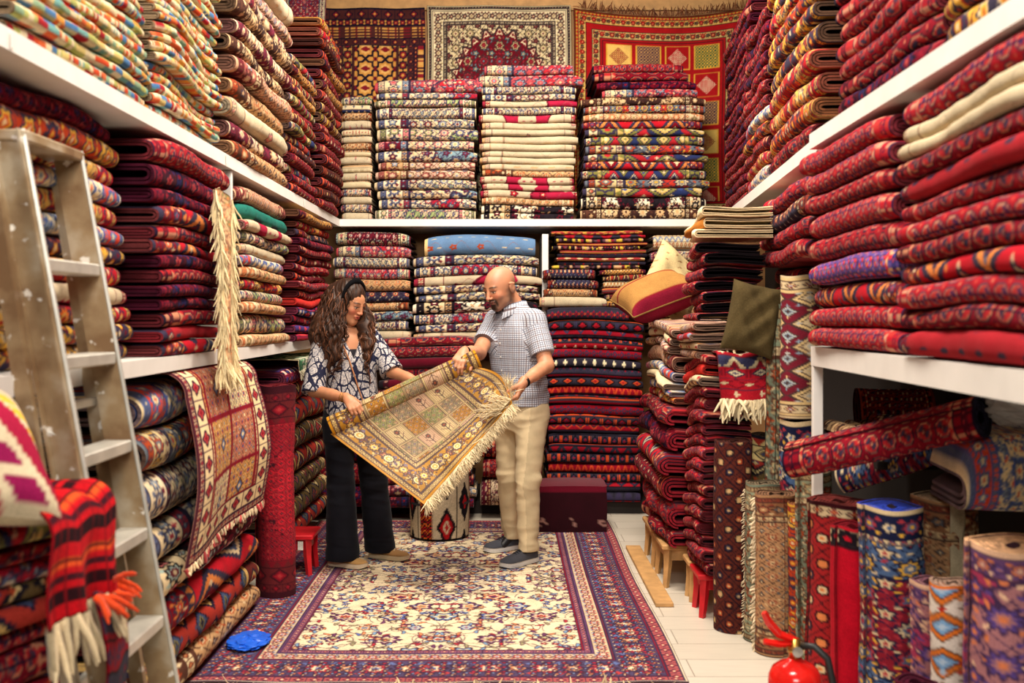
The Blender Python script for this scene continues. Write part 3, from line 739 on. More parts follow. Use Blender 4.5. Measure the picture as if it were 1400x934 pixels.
# pale floor boards
def plank_mat():
    m, nt, p = new_mat('pale_floor_planks'); L = nt.links.new
    tc = N(nt, 'ShaderNodeTexCoord'); mp = N(nt, 'ShaderNodeMapping'); mp.inputs['Rotation'].default_value = (0, 0, 0)
    L(tc.outputs['Object'], mp.inputs['Vector'])
    br = N(nt, 'ShaderNodeTexBrick', Scale=1.0); br.inputs['Brick Width'].default_value = 1.2; br.inputs['Row Height'].default_value = .2
    br.inputs['Mortar Size'].default_value = .0025; br.offset = .37
    br.inputs['Color1'].default_value = (.66, .60, .50, 1); br.inputs['Color2'].default_value = (.60, .54, .44, 1); br.inputs['Mortar'].default_value = (.33, .28, .22, 1)
    L(mp.outputs[0], br.inputs['Vector'])
    mp2 = N(nt, 'ShaderNodeMapping'); mp2.inputs['Scale'].default_value = (3, 40, 3); L(tc.outputs['Object'], mp2.inputs['Vector'])
    no = N(nt, 'ShaderNodeTexNoise', Scale=2.0, Detail=5.0); L(mp2.outputs[0], no.inputs['Vector'])
    mr = N(nt, 'ShaderNodeMapRange'); mr.inputs[3].default_value = .85; mr.inputs[4].default_value = 1.12; L(no.outputs[0], mr.inputs[0])
    vm = N(nt, 'ShaderNodeVectorMath', _operation='SCALE'); L(br.outputs[0], vm.inputs[0]); L(mr.outputs[0], vm.inputs['Scale'])
    L(vm.outputs[0], p.inputs['Base Color']); p.inputs['Roughness'].default_value = .35
    return m
M['planks'] = plank_mat()
struct('floor', MB().box(XL - .1, XR + .1, YF, YB + .1, -.1, 0, bev=0.001), M['planks'])
struct('ceiling', MB().box(XL - .1, XR + .1, YF, YB + .1, ZC, ZC + .1), M['ceiling'])
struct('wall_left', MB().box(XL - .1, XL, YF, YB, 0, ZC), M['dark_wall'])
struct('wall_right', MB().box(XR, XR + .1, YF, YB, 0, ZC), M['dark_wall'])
struct('wall_back', MB().box(XL - .1, XR + .1, YB, YB + .1, 0, ZC), M['back_wall'])
tr = struct('trim_1', MB().box(XL, XR, YB - .03, YB, 3.93, 4.02), M['wood'])

# shelves (each run of boards with its uprights is a thing)
def poly_board(name, fr, xb, z1, th, side, label, lip=.0):
    """side shelf: front polyline fr [(x,y)...], wall x xb"""
    e = empty(name, (0, 0, z1 - th)); tag(e, label, 'shelf')
    mb = MB(); n = len(fr)
    V = []; F = []
    for (x, y) in fr:
        V += [(x, y, 0), (x, y, th), (xb, y, th), (xb, y, 0)]
    for i in range(n - 1):
        a, b = i * 4, i * 4 + 4
        for k in range(4): F.append([a + k, b + k, b + (k + 1) % 4, a + (k + 1) % 4])
    F += [[0, 1, 2, 3], [(n - 1) * 4 + 3, (n - 1) * 4 + 2, (n - 1) * 4 + 1, (n - 1) * 4]]
    mb.add(V, F).build('board', M['white_paint'], e)
    return e
XSL = -1.245
UP = 2.17; LO = 1.30
sh = poly_board('wall_shelf', [(XSL, 1.2), (XSL, 7.42)], XL, UP, .055, 'L', 'white upper shelf board along the left wall')
for y in (2.49, 4.4, 6.1):
    MB().box(XSL + .004, XL + .3 if False else XSL - .02 + .026, y, y + .012, 0.005, .05).build('bracket', M['white_paint'], sh)
sh = poly_board('wall_shelf', [(XSL, 2.38), (XSL, 7.2)], XL, LO, .055, 'L', 'white lower shelf board along the left wall')
MB().box(XSL - .5, XSL - .01, 4.535, 4.56, .055, UP - LO - .003).build('upright', M['white_paint'], sh)
RF = [(1.13, 1.6), (1.145, 2.3), (1.2, 3.95)]
RB = [(1.24, 3.98), (1.50, 6.7), (1.57, 7.42)]
sh = poly_board('wall_shelf', RF, XR, UP, .06, 'R', 'white upper shelf board on the right wall, nearer length')
sh = poly_board('wall_shelf', RB, XR, UP, .06, 'R', 'white upper shelf board on the right wall, set back toward the corner')
sh = poly_board('wall_shelf', [(1.13, 1.6), (1.145, 2.3), (1.2, 3.93)], XR, 1.33, .075, 'R', 'white lower shelf board under the red rugs on the right wall')
MB().box(1.2, 1.24, 3.9, 3.925, -.9, 0).build('upright', M['white_paint'], sh)
e = empty('wall_shelf', (0, 7.4, UP - .055)); tag(e, 'white upper shelf board across the back wall', 'shelf')
MB().box(-1.245, 1.57, 0, .68, 0, .055).build('board', M['white_paint'], e)
e = empty('wall_shelf', (0, 7.42, 1.215)); tag(e, 'white lower shelf board across the back wall behind the couple', 'shelf')
MB().box(-1.245, .25, 0, .66, 0, .055).build('board', M['white_paint'], e)
MB().box(.262, .31, .0, .64, .0, .845).build('upright', M['white_paint'], e)
sh = poly_board('wall_shelf', [(1.36, 4.0), (1.42, 5.35)], XR, 1.333, .05, 'R', 'white lower shelf board set back behind the tall standing roll')
# dark plinth behind lower piles
e = empty('wall_shelf', (0, 7.30, .09)); tag(e, 'low dark plinth under the floor piles by the back wall', 'plinth')
MB().box(-1.9, 1.9, 0, .78, -.09, 0.0).build('board', M['dark_wall'], e)

# ------------------------------------------------------------------ stacks
rA = random.Random(5)
def seq(n, keys, seed):
    r = random.Random(seed); out = []; 
    for _ in range(n):
        k = r.choice(keys)
        if len(out) and (out[-1] == k) and len(set(keys)) > 1: k = r.choice([q for q in keys if q != k])
        out.append(k)
    return out
def lstack(name, Ya, Yb, z0, items, Xf=XSL, **kw): return stack(name, Xf, (Ya + Yb) / 2, PI / 2, z0, items, Yb - Ya, **kw)
def rstack(name, Ya, Yb, z0, items, Xf=1.2, rzo=0.0, **kw): return stack(name, Xf, (Ya + Yb) / 2, -PI / 2 + rzo, z0, items, Yb - Ya, **kw)
def bstack(name, p0, p1, Y, z0, items, **kw): return stack(name, (WX(p0, Y) + WX(p1, Y)) / 2, Y, 0.0, z0, items, WX(p1, Y) - WX(p0, Y), **kw)

# left, upper shelf
lstack('of nearest patchwork pile', 2.50, 3.46, UP, ['patch'] * 10, Hs=.037, seed=11, mat='flat', t=.006, g=.003, jit=.02, obname='folded_kilim', cat='kilim', joff=.02, res=.005, warp_amp=.02)
lstack('of second patchwork pile, far side of nearest', 3.52, 4.34, UP, ['patch'] * 19, Hs=.034, seed=12, mat='flat', t=.006, g=.003, jit=.03, obname='folded_kilim', cat='kilim', joff=.02, res=.005, warp_amp=.02)
lstack('of beige pile, upper left shelf', 4.45, 5.6, UP, ['tan_herati', 'maroon_cream', ('plain_cream', dict(H=.1)), 'tan_herati', 'rosy_tan', 'brown_cream', 'maroon_cream', 'brown_cream', 'maroon_cream',
       ('pale_pink', dict(dx=.1)), ('plain_cream', dict(H=.12, dx=.05)), 'rosy_tan', 'maroon_cream', 'pale_pink'],
       Hs=.088, seed=13, jit=.05, joff=.025, layers=3, Xf=-1.22, t=.012, v0=None)
lstack('of brown-red pile beyond the beige pile', 5.72, 6.5, UP, seq(14, ['baluch_red', 'baluch', 'caucasus', 'baluch_gold', 'turk_dark', 'multi'], 14), Hs=.055, seed=14, jit=.04, joff=.02)
lstack('of corner pile, upper left shelf', 6.55, 7.33, UP, seq(8, ['baluch_red', 'baluch', 'turk_dark'], 15) + ['stripe_dark'] + seq(6, ['rust_gold', 'baluch_gold', 'caucasus', 'baluch_red'], 16) + ['baluch', 'gold_red', 'rust_gold'],
       Hs=.066, seed=15, jit=.03, joff=.02, Xf=-1.2)
# left, lower shelf
lstack('of pile behind the ladder', 2.40, 3.54, LO, ['gold_navy', 'gold_navy', 'gold_red', 'plain_red', 'gold_red', 'gold_navy', 'ivory_blue', 'gold_red', 'ivory_blue', 'gold_red', 'rust_gold', 'dark_wine'],
       Hs=[.06, .06, .06, .062, .072, .062, .062, .068, .062, .066, .074, .06], seed=21, jit=.02, joff=.010, Xf=-1.325, taper=lambda q: 1 - .14 * q, shift=lambda q: -.07 * q, half=False, fit=2.105)
lstack('of deep red pile, left shelf', 3.60, 4.38, LO, ['red_field', 'red_sparse', 'turk_dark', 'dark_wine', 'dark_wine', 'turk_dark', 'dark_wine', 'red_field', 'turk_red', 'red_field', 'dark_wine', 'dark_wine', 'turk_red'],
       Hs=[.06, .06, .064, .05, .052, .056, .052, .052, .06, .072, .06, .088, .10], seed=22, jit=.02, joff=.015, Xf=-1.225, taper=lambda q: 1 + .22 * q, shift=lambda q: -.03 * q, layers=2, back=rgb(50, 12, 20), fit=2.105)
lstack('of pale pile, lower left shelf', 4.66, 5.66, LO, ['orange_cream', ('cream_green', dict(H=.11)), 'orange_cream', 'cream_green', 'gold_red', 'orange_cream', 'ivory_blue', 'plain_cream', 'cream_green', 'plain_red', ('teal', dict(H=.08)), ('rosy_tan', dict(H=.09))],
       Hs=.06, seed=23, jit=.03, joff=.02, Xf=-1.24, fit=2.08)
lstack("of dark pile left of woman's hair", 5.75, 6.85, LO, ['violet_red', 'violet_red', 'turk_dark', 'violet_red', 'solid_coral', 'baluch_red', 'turk_red', 'baluch_red', 'turk_red', 'baluch_red', 'turk_dark', 'dark_wine', 'navy_border', 'gold_red', 'baluch_gold'],
       Hs=.052, seed=24, jit=.05, joff=.025, Xf=-1.2, fit=2.08)
# back, upper shelf
bstack('of narrow pile, upper back shelf', 466, 508, 7.46, UP, seq(15, ['plain_cream', 'kilim_light', 'tan_herati', 'cream_burg', 'plain_cream'], 31) + ['cream_green'], Hs=.056, seed=31, jit=.006)
bstack('of left cream pile, upper back shelf', 514, 651, 7.44, UP, ['cream_green', 'cream_red', 'cream_blue', 'cream_navy', 'pale_pink', 'pale_pink', 'cream_blue', 'cream_burg', 'cream_green', 'cream_navy', 'cream_navy', 'cream_green', 'cream_red', ('pink_red', dict(L=.80, dx=.02))],
       Hs=[.082, .07, .066, .078, .066, .062, .084, .07, .09, .072, .088, .052, .05, .105], seed=32, jit=.012, joff=.01, warp_amp=.006, res=.0055)
bstack('of tall middle pile, upper back shelf', 658, 788, 7.44, UP, ['cream_black', 'cream_black', 'orange_cream', 'plain_red', 'plain_red', 'plain_red', 'tan_herati', 'plain_cream', 'plain_cream', 'plain_cream', 'plain_cream', 'plain_cream', 'plain_cream', 'plain_cream',
       'plain_red', 'cream_navy', 'plain_red', 'cream_navy', 'cream_navy', ('pink_red', dict(H=.085, L=.82)), ('pink_red', dict(H=.075, L=.66, drz=.02))],
       Hs=.0515, seed=33, jit=.014, joff=.01, warp_amp=.008, res=.0055)
bstack('of colourful pile, upper back shelf', 797, 966, 7.40, UP, [('brown_cream', dict(H=.075)), ('cream_black', dict(H=.09)), 'multi', 'multi_blue', 'multi', 'red_field', 'multi', 'multi_blue', 'multi', 'multi', 'red_field', 'orange_cream', 'multi_blue', 'brown_cream',
       ('pink_red', dict(L=.7, dx=.05)), ('dark_wine', dict(L=.75)), ('turk_dark', dict(L=.72, dx=-.03)), ('turk_red', dict(L=.68, dx=-.04, drz=.03))],
       Hs=.062, seed=34, jit=.02, joff=.012, warp_amp=.008, res=.0055)
# back, lower shelf
bstack('of pile behind woman, lower back shelf', 458, 561, 7.4, 1.27, ['plain_cream', 'cream_navy', 'cream_blue', 'tan_herati', 'navy_border', 'tan_herati', 'pink_red', 'cream_navy', 'pink_red', 'burg_flower'],
       Hs=[.07, .07, .075, .06, .08, .085, .08, .075, .088, .095], seed=35, jit=.014, joff=.012, fit=2.085)
bstack('of pile behind man, lower back shelf', 565, 738, 7.38, 1.27, ['plain_cream', 'cream_navy', 'cream_red', 'cream_black', 'cream_navy', 'cream_blue', 'plain_red', 'cream_red', 'cream_navy', ('blue_field', dict(H=.145, L=.84, dx=.03))],
       Hs=[.06, .058, .078, .08, .056, .052, .066, .072, .07, .145], seed=36, jit=.012, joff=.01, res=.0055, fit=2.06)
# floor piles at the back
bstack('of bright kilim pile beside the man', 748, 878, 7.2, .095, ['kilim_red', 'kilim_dark'] + seq(17, ['kilim_dark', 'kilim_dark', 'kilim_red', 'kilim_dark'], 41) + [('kilim_dark', dict(L=.6, dx=-.04, H=.095))], Hs=.0685, seed=41, jit=.016, joff=.015, mat='flat', obname='folded_kilim', cat='kilim', res=.0055, half=False, v0=None)
zk = STACKS['of bright kilim pile beside the man'][1]
bstack('of four-rug pile atop the kilims', 746, 818, 7.22, zk, [('plain_cream', dict(L=.5)), 'tan_herati', 'navy_border', 'navy_border'], Hs=.064, seed=42, jit=.02, part_fold=False)
bstack('of flat pile atop the kilims', 822, 885, 7.25, zk, seq(6, ['baluch_gold', 'stripe_red', 'caucasus', 'kilim_light'], 43), Hs=.045, seed=43, jit=.02, mat='flat', obname='folded_kilim', cat='kilim')
z3 = STACKS['of four-rug pile atop the kilims'][1]
bstack('of thin striped pile under back shelf', 758, 882, 7.3, z3 + .005, seq(9, ['stripe_red', 'stripe_dark', 'kilim_dark'], 44) + ['stripe_red'], Hs=.034, seed=44, fit=2.08, jit=.03, mat='flat', obname='folded_kilim', cat='kilim', t=.006, warp_amp=.02)
bstack('of tan pile, right back corner', 890, 968, 7.3, 1.27, ['tan_herati', 'tan_floral', 'tan_floral', 'baluch_gold', 'rosy_tan', 'tan_floral', 'gold_red', 'cream_burg', ('kilim_light', dict(H=.11))], Hs=.075, seed=45, jit=.02, fit=2.06)
bstack('of wine velvet pile between the couple', 518, 650, 7.0, .095, ['dark_wine', 'cream_burg', 'turk_dark', 'turk_red', 'velvet_wine', 'velvet_wine', 'baluch_red'] + seq(8, ['velvet_wine', 'velvet_wine', 'turk_dark'], 46) + ['turk_dark'], Dp=.38, Hs=.073, seed=46, jit=.02, mat='velvet', joff=.02)
bstack('of dark floor pile behind the woman', 400, 508, 7.0, .095, seq(7, ['turk_dark', 'dark_wine', 'baluch_red'], 47), Dp=.38, Hs=.15, seed=47, jit=.02)
bstack('of low pile behind the man', 658, 742, 7.05, .095, [('maroon_cream', dict(H=.2)), ('turk_red', dict(H=.14)), ('baluch_red', dict(H=.14)), ('multi', dict(H=.12)), 'turk_dark', 'dark_wine', 'velvet_wine'], Dp=.34, Hs=.1, seed=48, jit=.01)

# left floor piles
zf = .02
lstack('of sagging red pile under the runner', 3.42, 4.98, zf, [('tan_herati', dict(H=.12)), ('caucasus', dict(H=.12)), ('red_field', dict(H=.15, L=1.5)), ('burg_flower', dict(H=.12))], Hs=.13, seed=51, Xf=-1.23, jit=.02, layers=3, Dp=.6, droop=.3, res=.006)
z5 = STACKS['of sagging red pile under the runner'][1]
lstack('of fat pile under the runner', 3.46, 4.95, z5, [('cream_red', dict(H=.16)), ('cream_navy', dict(H=.19)), ('multi_blue', dict(H=.15)), ('ivory_blue', dict(H=.165))], Hs=.17, seed=52, Xf=-1.25, jit=.02, layers=3, Dp=.6, t=.016, g=.008, droop=.25, spiral=4)
z6 = STACKS['of fat pile under the runner'][1]
lstack('of tribal floor pile left of woman', 5.62, 6.95, .12, ['caucasus', ('olive_tribal', dict(H=.14)), 'olive_tribal', 'caucasus', 'olive_tribal', 'caucasus', 'caucasus', ('violet_red', dict(H=.1))], Hs=.128, seed=53, Xf=-1.24, jit=.02, layers=3, Dp=.6, half=False, droop=.3)
# right upper shelf
def ang(p, q): return math.atan2(-(q[0] - p[0]), q[1] - p[1])
a_b = ang(RB[0], RB[1])
def fx(Y): return np.interp(Y, [1.6, 2.3, 3.95], [1.13, 1.145, 1.2])
def bx(Y): return np.interp(Y, [3.98, 6.7, 7.42], [1.24, 1.5, 1.57])
rstack('of dark red pile, upper right corner', 6.0, 7.3, UP, ['turk_dark', 'turk_dark', 'dark_wine', 'turk_dark'] + seq(16, ['turk_dark', 'dark_wine', 'turk_dark', 'turk_dark'], 61), Hs=.058, seed=61, Xf=bx(6.6) + .03, rzo=a_b, jit=.03, back=rgb(26, 12, 18), Dp=.45)
rstack('of mixed pile, upper right shelf', 5.2, 6.0, UP, ['ivory_blue', 'gold_red', 'turk_dark', 'rust_gold', ('ivory_blue', dict(dx=.1)), 'turk_dark', 'turk_red'] + seq(5, ['turk_dark', 'dark_wine'], 66), Hs=.075, seed=62, Xf=bx(5.6) - .01, rzo=a_b, jit=.03)
rstack('of golden pile, upper right shelf', 4.05, 5.15, UP, ['turk_dark', 'rust_gold', 'gold_red', 'gold_red', 'gold_navy', 'gold_navy', 'rust_gold', 'gold_red', 'gold_navy', 'rust_gold'], Hs=.092, seed=63, Xf=bx(4.6) - .01, rzo=a_b, jit=.03, layers=3, back=rgb(30, 16, 20))
rstack('of near red pile, upper right shelf', 2.75, 3.62, UP, ['dark_wine', 'turk_dark', 'turk_red', 'turk_red', 'turk_dark', 'turk_red', 'turk_dark', 'turk_red'], Hs=.066, seed=64, Xf=1.19, jit=.025, back=rgb(30, 10, 16))
rstack('of nearest gold pile, upper right shelf', 1.8, 2.66, UP, ['gold_navy', 'rust_gold', 'gold_navy'], Hs=.07, seed=65, Xf=1.16, jit=.02)
# right lower shelf
ZR = 1.335
rstack('of red pile above the white upright', 2.99, 3.88, ZR, ['turk_bright', 'turk_bright', ('red_field', dict(H=.085)), ('turk_blue', dict(H=.095)), ('turk_red', dict(H=.09)), ('turk_bright', dict(H=.1, dx=-.03)), ('turk_red', dict(H=.075, dx=-.05)), ('turk_bright', dict(H=.085, dx=-.06)), ('turk_bright', dict(H=.09, dx=-.1))],
       Hs=.078, seed=71, fit=2.10, Xf=1.17, jit=.01, half=False, res=.0055, layers=3, taper=lambda q: 1 + .05 * q)
rstack('of nearest red pile, lower right shelf', 1.85, 2.93, ZR, [('red_sparse', dict(H=.085)), 'turk_dark', ('turk_bright', dict(H=.075)), 'red_field', 'turk_dark', 'turk_bright', 'turk_red', 'red_sparse', ('turk_dark', dict(H=.06)), ('plain_cream', dict(H=.05)), ('plain_cream', dict(H=.055)), ('turk_bright', dict(H=.08))],
       Hs=.064, seed=72, fit=2.10, Xf=1.145, jit=.012, half=False, res=.0055)
rstack('of recessed red pile behind standing roll', 4.02, 5.25, 1.34, [('turk_red', dict(L=.6, dx=-.31, dy=.07)), ('turk_red', dict(L=.6, dx=-.31, dy=.07)), ('turk_bright', dict(L=.6, dx=-.31, dy=.07)), ('turk_bright', dict(L=.6, dx=-.31, dy=.07)), 'turk_red', 'turk_red', 'navy_border', 'turk_bright'], Hs=.078, seed=73, layers=3, back=rgb(40, 16, 22), fit=2.05, Xf=1.265, jit=.01, rzo=a_b)

# ------------------------------------------------------------------ floor carpet
def disc_stroke(im, X0, Y0, res, pts, w, c, sym=True):
    ny, nx = im.shape[:2]; k = int(np.ceil(w / res)) + 1
    oy, ox = np.mgrid[-k:k + 1, -k:k + 1]
    P = []
    for sx in ((1, -1) if sym else (1,)):
        for sy in ((1, -1) if sym else (1,)):
            P.append(np.asarray(pts) * (sx, sy))
    P = np.concatenate(P)
    gx = (P[:, 0] - X0) / res; gy = (P[:, 1] - Y0) / res
    ix = np.round(gx).astype(int)[:, None, None] + ox; iy = np.round(gy).astype(int)[:, None, None] + oy
    dd = np.hypot(ix - gx[:, None, None], iy - gy[:, None, None]) * res
    ok = (dd < w) & (ix >= 0) & (ix < nx) & (iy >= 0) & (iy < ny)
    im[iy[ok], ix[ok]] = c
def stamp(im, X0, Y0, res, x, y, R, fn, sym=True):
    ny, nx = im.shape[:2]; k = int(R * 1.4 / res) + 1
    for sx in ((1, -1) if sym else (1,)):
        for sy in ((1, -1) if sym else (1,)):
            cx, cy = x * sx, y * sy
            i0 = int((cx - X0) / res); j0 = int((cy - Y0) / res)
            a, b, c, d_ = max(0, j0 - k), min(ny, j0 + k), max(0, i0 - k), min(nx, i0 + k)
            if a >= b or c >= d_: continue
            sub = im[a:b, c:d_]
            yy, xx = np.mgrid[a:b, c:d_]
            fn(sub, (xx * res + X0 - cx) * sx, (yy * res + Y0 - cy) * sy)
def floor_design():
    w, h, res = 2.04, 3.12, .0036
    p = [rgb(226, 208, 172), ivory, rgb(58, 44, 66), rgb(176, 60, 62), rgb(96, 110, 160), rgb(206, 140, 100), rgb(120, 60, 90), rgb(130, 130, 110)]
    pk = rgb(196, 120, 104)
    bl = [(.014, 'line', rgb(216, 200, 170)), (.05, 'small', rgb(170, 84, 84)), (.012, 'line', rgb(120, 30, 50)), (.185, 'flower', rgb(78, 66, 96)),
          (.012, 'line', rgb(120, 30, 50)), (.07, 'flower', rgb(214, 186, 150)), (.012, 'line', rgb(96, 60, 100)), (.028, 'small', rgb(150, 90, 110)), (.010, 'line', rgb(130, 24, 44))]
    d = make_design('plain', p, w=w, h=h, borders=bl, res=res, sd=4)
    im = d['im']; X0, Y0 = -w / 2 + res / 2, -h / 2 + res / 2
    e0 = sum(b[0] for b in bl); hw, hh = w / 2 - e0, h / 2 - e0
    ny, nx = im.shape[:2]; X, Y = np.meshgrid(X0 + np.arange(nx) * res, Y0 + np.arange(ny) * res)
    E = np.minimum(w / 2 - abs(X), h / 2 - abs(Y))
    keep = im.copy()
    rr = random.Random(3)
    acc = [rgb(170, 50, 60), rgb(84, 104, 160), rgb(206, 130, 84), rgb(110, 60, 96), rgb(150, 140, 104), rgb(120, 150, 180)]
    ink = rgb(62, 40, 58)
    # scrolls
    nodes = []
    sx, sy = .235, .215
    for i in range(0, 4):
        for j in range(0, 8):
            nodes.append((i * sx + (0 if j % 2 == 0 else sx / 2), j * sy * .78 + .02))
    for (x, y) in nodes:
        for q in range(2):
            a0 = rr.uniform(0, 6.28); sg = rr.choice((-1, 1)); t = np.linspace(0, 1, 130)
            rad = .125 * (1 - .8 * t); an = a0 + sg * t * 6.5
            disc_stroke(im, X0, Y0, res, np.stack([x + rad * np.cos(an), y + rad * np.sin(an)], 1), .0026, ink)
            for tt in (.15, .3, .45, .6, .78):
                r_ = .125 * (1 - .8 * tt); aa = a0 + sg * tt * 6.5; lx, ly = x + r_ * math.cos(aa), y + r_ * math.sin(aa)
                c = rr.choice(acc); th = aa + rr.uniform(-.8, .8)
                def leaf(sub, xx, yy, c=c, th=th):
                    u = xx * math.cos(th) + yy * math.sin(th); v = -xx * math.sin(th) + yy * math.cos(th) + 8 * u * u
                    sub[((u / .026) ** 2 + (v / .0105) ** 2) < 1] = ink; sub[((u / .021) ** 2 + (v / .007) ** 2) < 1] = c
                stamp(im, X0, Y0, res, lx, ly, .03, leaf)
    for n_, (x, y) in enumerate(nodes):
        R = rr.choice((.036, .045, .056)); c1, c2, c3 = rr.sample(acc, 3); k = rr.choice((5, 6, 8)); big = (n_ % 2 == 0)
        def palm(sub, xx, yy):
            m = np.ones(xx.shape, bool)
            rosette(sub, m, xx * (.85 if big else 1), yy, R, k, [ink, c1, ivory, c2, c3], .2)
            if big: rosette(sub, m, xx, yy - R * .2, R * .3, 4, [ink, c3], .2)
        stamp(im, X0, Y0, res, x, y, R * 1.3, palm)
    for _ in range(90):
        x, y = rr.uniform(0, hw), rr.uniform(0, hh); R = rr.uniform(.012, .022); c = rr.choice(acc)
        stamp(im, X0, Y0, res, x, y, R * 1.3, lambda sub, xx, yy: rosette(sub, np.ones(xx.shape, bool), xx, yy, R, 5, [ink, c, cream], .25))
    bm = E < e0; im[bm] = keep[bm]
    # scatter extra small figures in the main border so it reads dense
    mb_ = (E > .08) & (E < .25)
    s1 = np.where((w / 2 - abs(X)) < (h / 2 - abs(Y)), Y, X)
    for k, (ps, col, R) in enumerate(((.046, rgb(206, 130, 90), .013), (.046, rgb(216, 190, 150), .010), (.062, rgb(170, 40, 60), .014), (.054, rgb(120, 150, 190), .010))):
        rosette(im, mb_, tile(s1, ps, .13 * k), tile(E, .052, .27 * k), R, 4 + k, [ink, col], .3)
    d['im'] = im; d['avg'] = im.reshape(-1, 3).mean(0)
    return d
dF = floor_design()
fw, fh = 2.04, 3.12
FY0 = 3.90
def f_floor(S, T):
    x = (S - .5) * fw + .008 * np.sin(T * 9) * (abs(S - .5) * 2) ** 4; y = FY0 + T * fh + .006 * np.sin(S * 14) * (1 - T) ** 4
    z = .006 + .0015 * np.sin(S * 9 + T * 5) + .008 * np.exp(-T / .012) * (.5 + .5 * np.sin(S * 22))
    return np.stack([x, y, z], -1)
fr = cloth_sheet('floor_carpet', f_floor, 566, 866, dF, -fw / 2, fw / 2, -fh / 2, fh / 2, t=.007, loc=(-.305, 0, 0.0))
tag(fr, 'large ivory carpet with navy floral border spread on the floor', 'carpet')
q = np.linspace(-fw / 2, fw / 2, 60)
fringe('fringe', np.stack([q, FY0 + 0 * q, .008 + 0 * q], 1), np.tile([0, -1, 0], (60, 1)), .05, fr, n=300, thick=.0018, seed=3, curl=.02, drop=(0, 0, 0), col=rgb(214, 190, 160))['kind'] = 'stuff'
# a second, red edged rug showing in front of it
SPEC['front_rug'] = ('floral', [rgb(190, 150, 130), rgb(150, 24, 40), rgb(60, 30, 50), cream, blue, cream], None, [(.02, 'line', 1), (.04, 'small', 1)], .14, 'rug')
fr2 = cloth_sheet('floor_carpet', lambda S, T: np.stack([(S - .5) * 1.0 + .02, 3.02 + T * .79 + .01 * np.sin(S * 9), .005 + .002 * np.sin(S * 12)], -1), 140, 120, DZ('front_rug'), -.6, .6, -.2, .93, t=.007)
tag(fr2, 'second carpet with red edge, barely showing before the ivory carpet', 'carpet')
q = np.linspace(-.5, .5, 40) + .02
fringe('fringe', np.stack([q, 3.81 + .01 * np.sin((q + .48) * 9), .01 + 0 * q], 1), np.tile([0, 1, .2], (40, 1)), .07, fr2, n=90, thick=.0045, seed=5, curl=.1, col=rgb(205, 180, 140))['kind'] = 'stuff'

# ------------------------------------------------------------------ carpets hung on the back wall
def hang(px0, px1, pz0, pz1, Y, d, label, wav=.012, bow=0.0, mat='wool', fr_top=False, nm='hanging_carpet'):
    x0, x1 = WX(px0, Y), WX(px1, Y); w = x1 - x0; h = pz1 - pz0
    n1, n2 = int(w / .006), int(h / .006)
    def f(S, T):
        z = pz1 - T * h - bow * np.sin(PI * S) * (1 - T)
        return np.stack([x0 + S * w + .006 * np.sin(T * 7), Y + wav * np.sin(S * 11 + T * 2) - .01, z], -1)
    o = cloth_sheet(nm, f, n1, n2, d, -d['w'] / 2, d['w'] / 2, -d['h'] / 2, -d['h'] / 2 + h * d['w'] / w, t=.008, mat=mat, flipn=True)
    return tag(o, label, 'carpet')
def d_h1():
    p = [rgb(196, 138, 66), rgb(70, 34, 34), rgb(26, 20, 34), rgb(120, 26, 36), rgb(200, 150, 80), rgb(34, 34, 66)]
    d = make_design('plain', p, w=.8, h=1.9, res=.005, borders=[(.012, 'line', 2), (.05, 'bars', 1), (.03, 'star', 1), (.05, 'small', 1), (.075, 'star', 0), (.016, 'line', 1)])
    im = d['im']; ny, nx = im.shape[:2]; X, Y = np.meshgrid((np.arange(nx) + .5) * .005 - .4, (np.arange(ny) + .5) * .005 - .95)
    m = np.minimum(.4 - abs(X), .95 - abs(Y)) > .235
    s = .155; x, y = tile(X, s, .5), tile(Y, s)
    star8(im, m, x, y, .062, [p[2], p[0], rgb(214, 166, 96), p[0]])
    diam(im, m, x, y, .05, .02, [p[3]], .004)
    put(im, m & (abs(abs(x) - abs(y)) < .003) & (np.hypot(x, y) > .07), p[2])
    x = tile(X, s); diam(im, m, x, tile(Y, s / 2), .016, .022, [p[3], p[2]], .004)
    # extra dark end band at the top
    t = (Y < -.62) & (np.minimum(.4 - abs(X), .95 - abs(Y)) > .0)
    tt = Y + .95
    for k, (a, b, kind) in enumerate(((.01, .09, 'small'), (.09, .14, 'star'), (.14, .24, 'bars'), (.24, .3, 'small'))):
        mm = (tt >= a) & (tt < b); q = list(p); q[1] = p[0] if kind == 'star' else p[1]
        band(im, mm, X, tt - (a + b) / 2, b - a, q, kind, k)
        if kind == 'bars': put(im, mm & (np.floor(tt / .012) % 2 == 0), p[1])
    d['avg'] = im.reshape(-1, 3).mean(0); return d
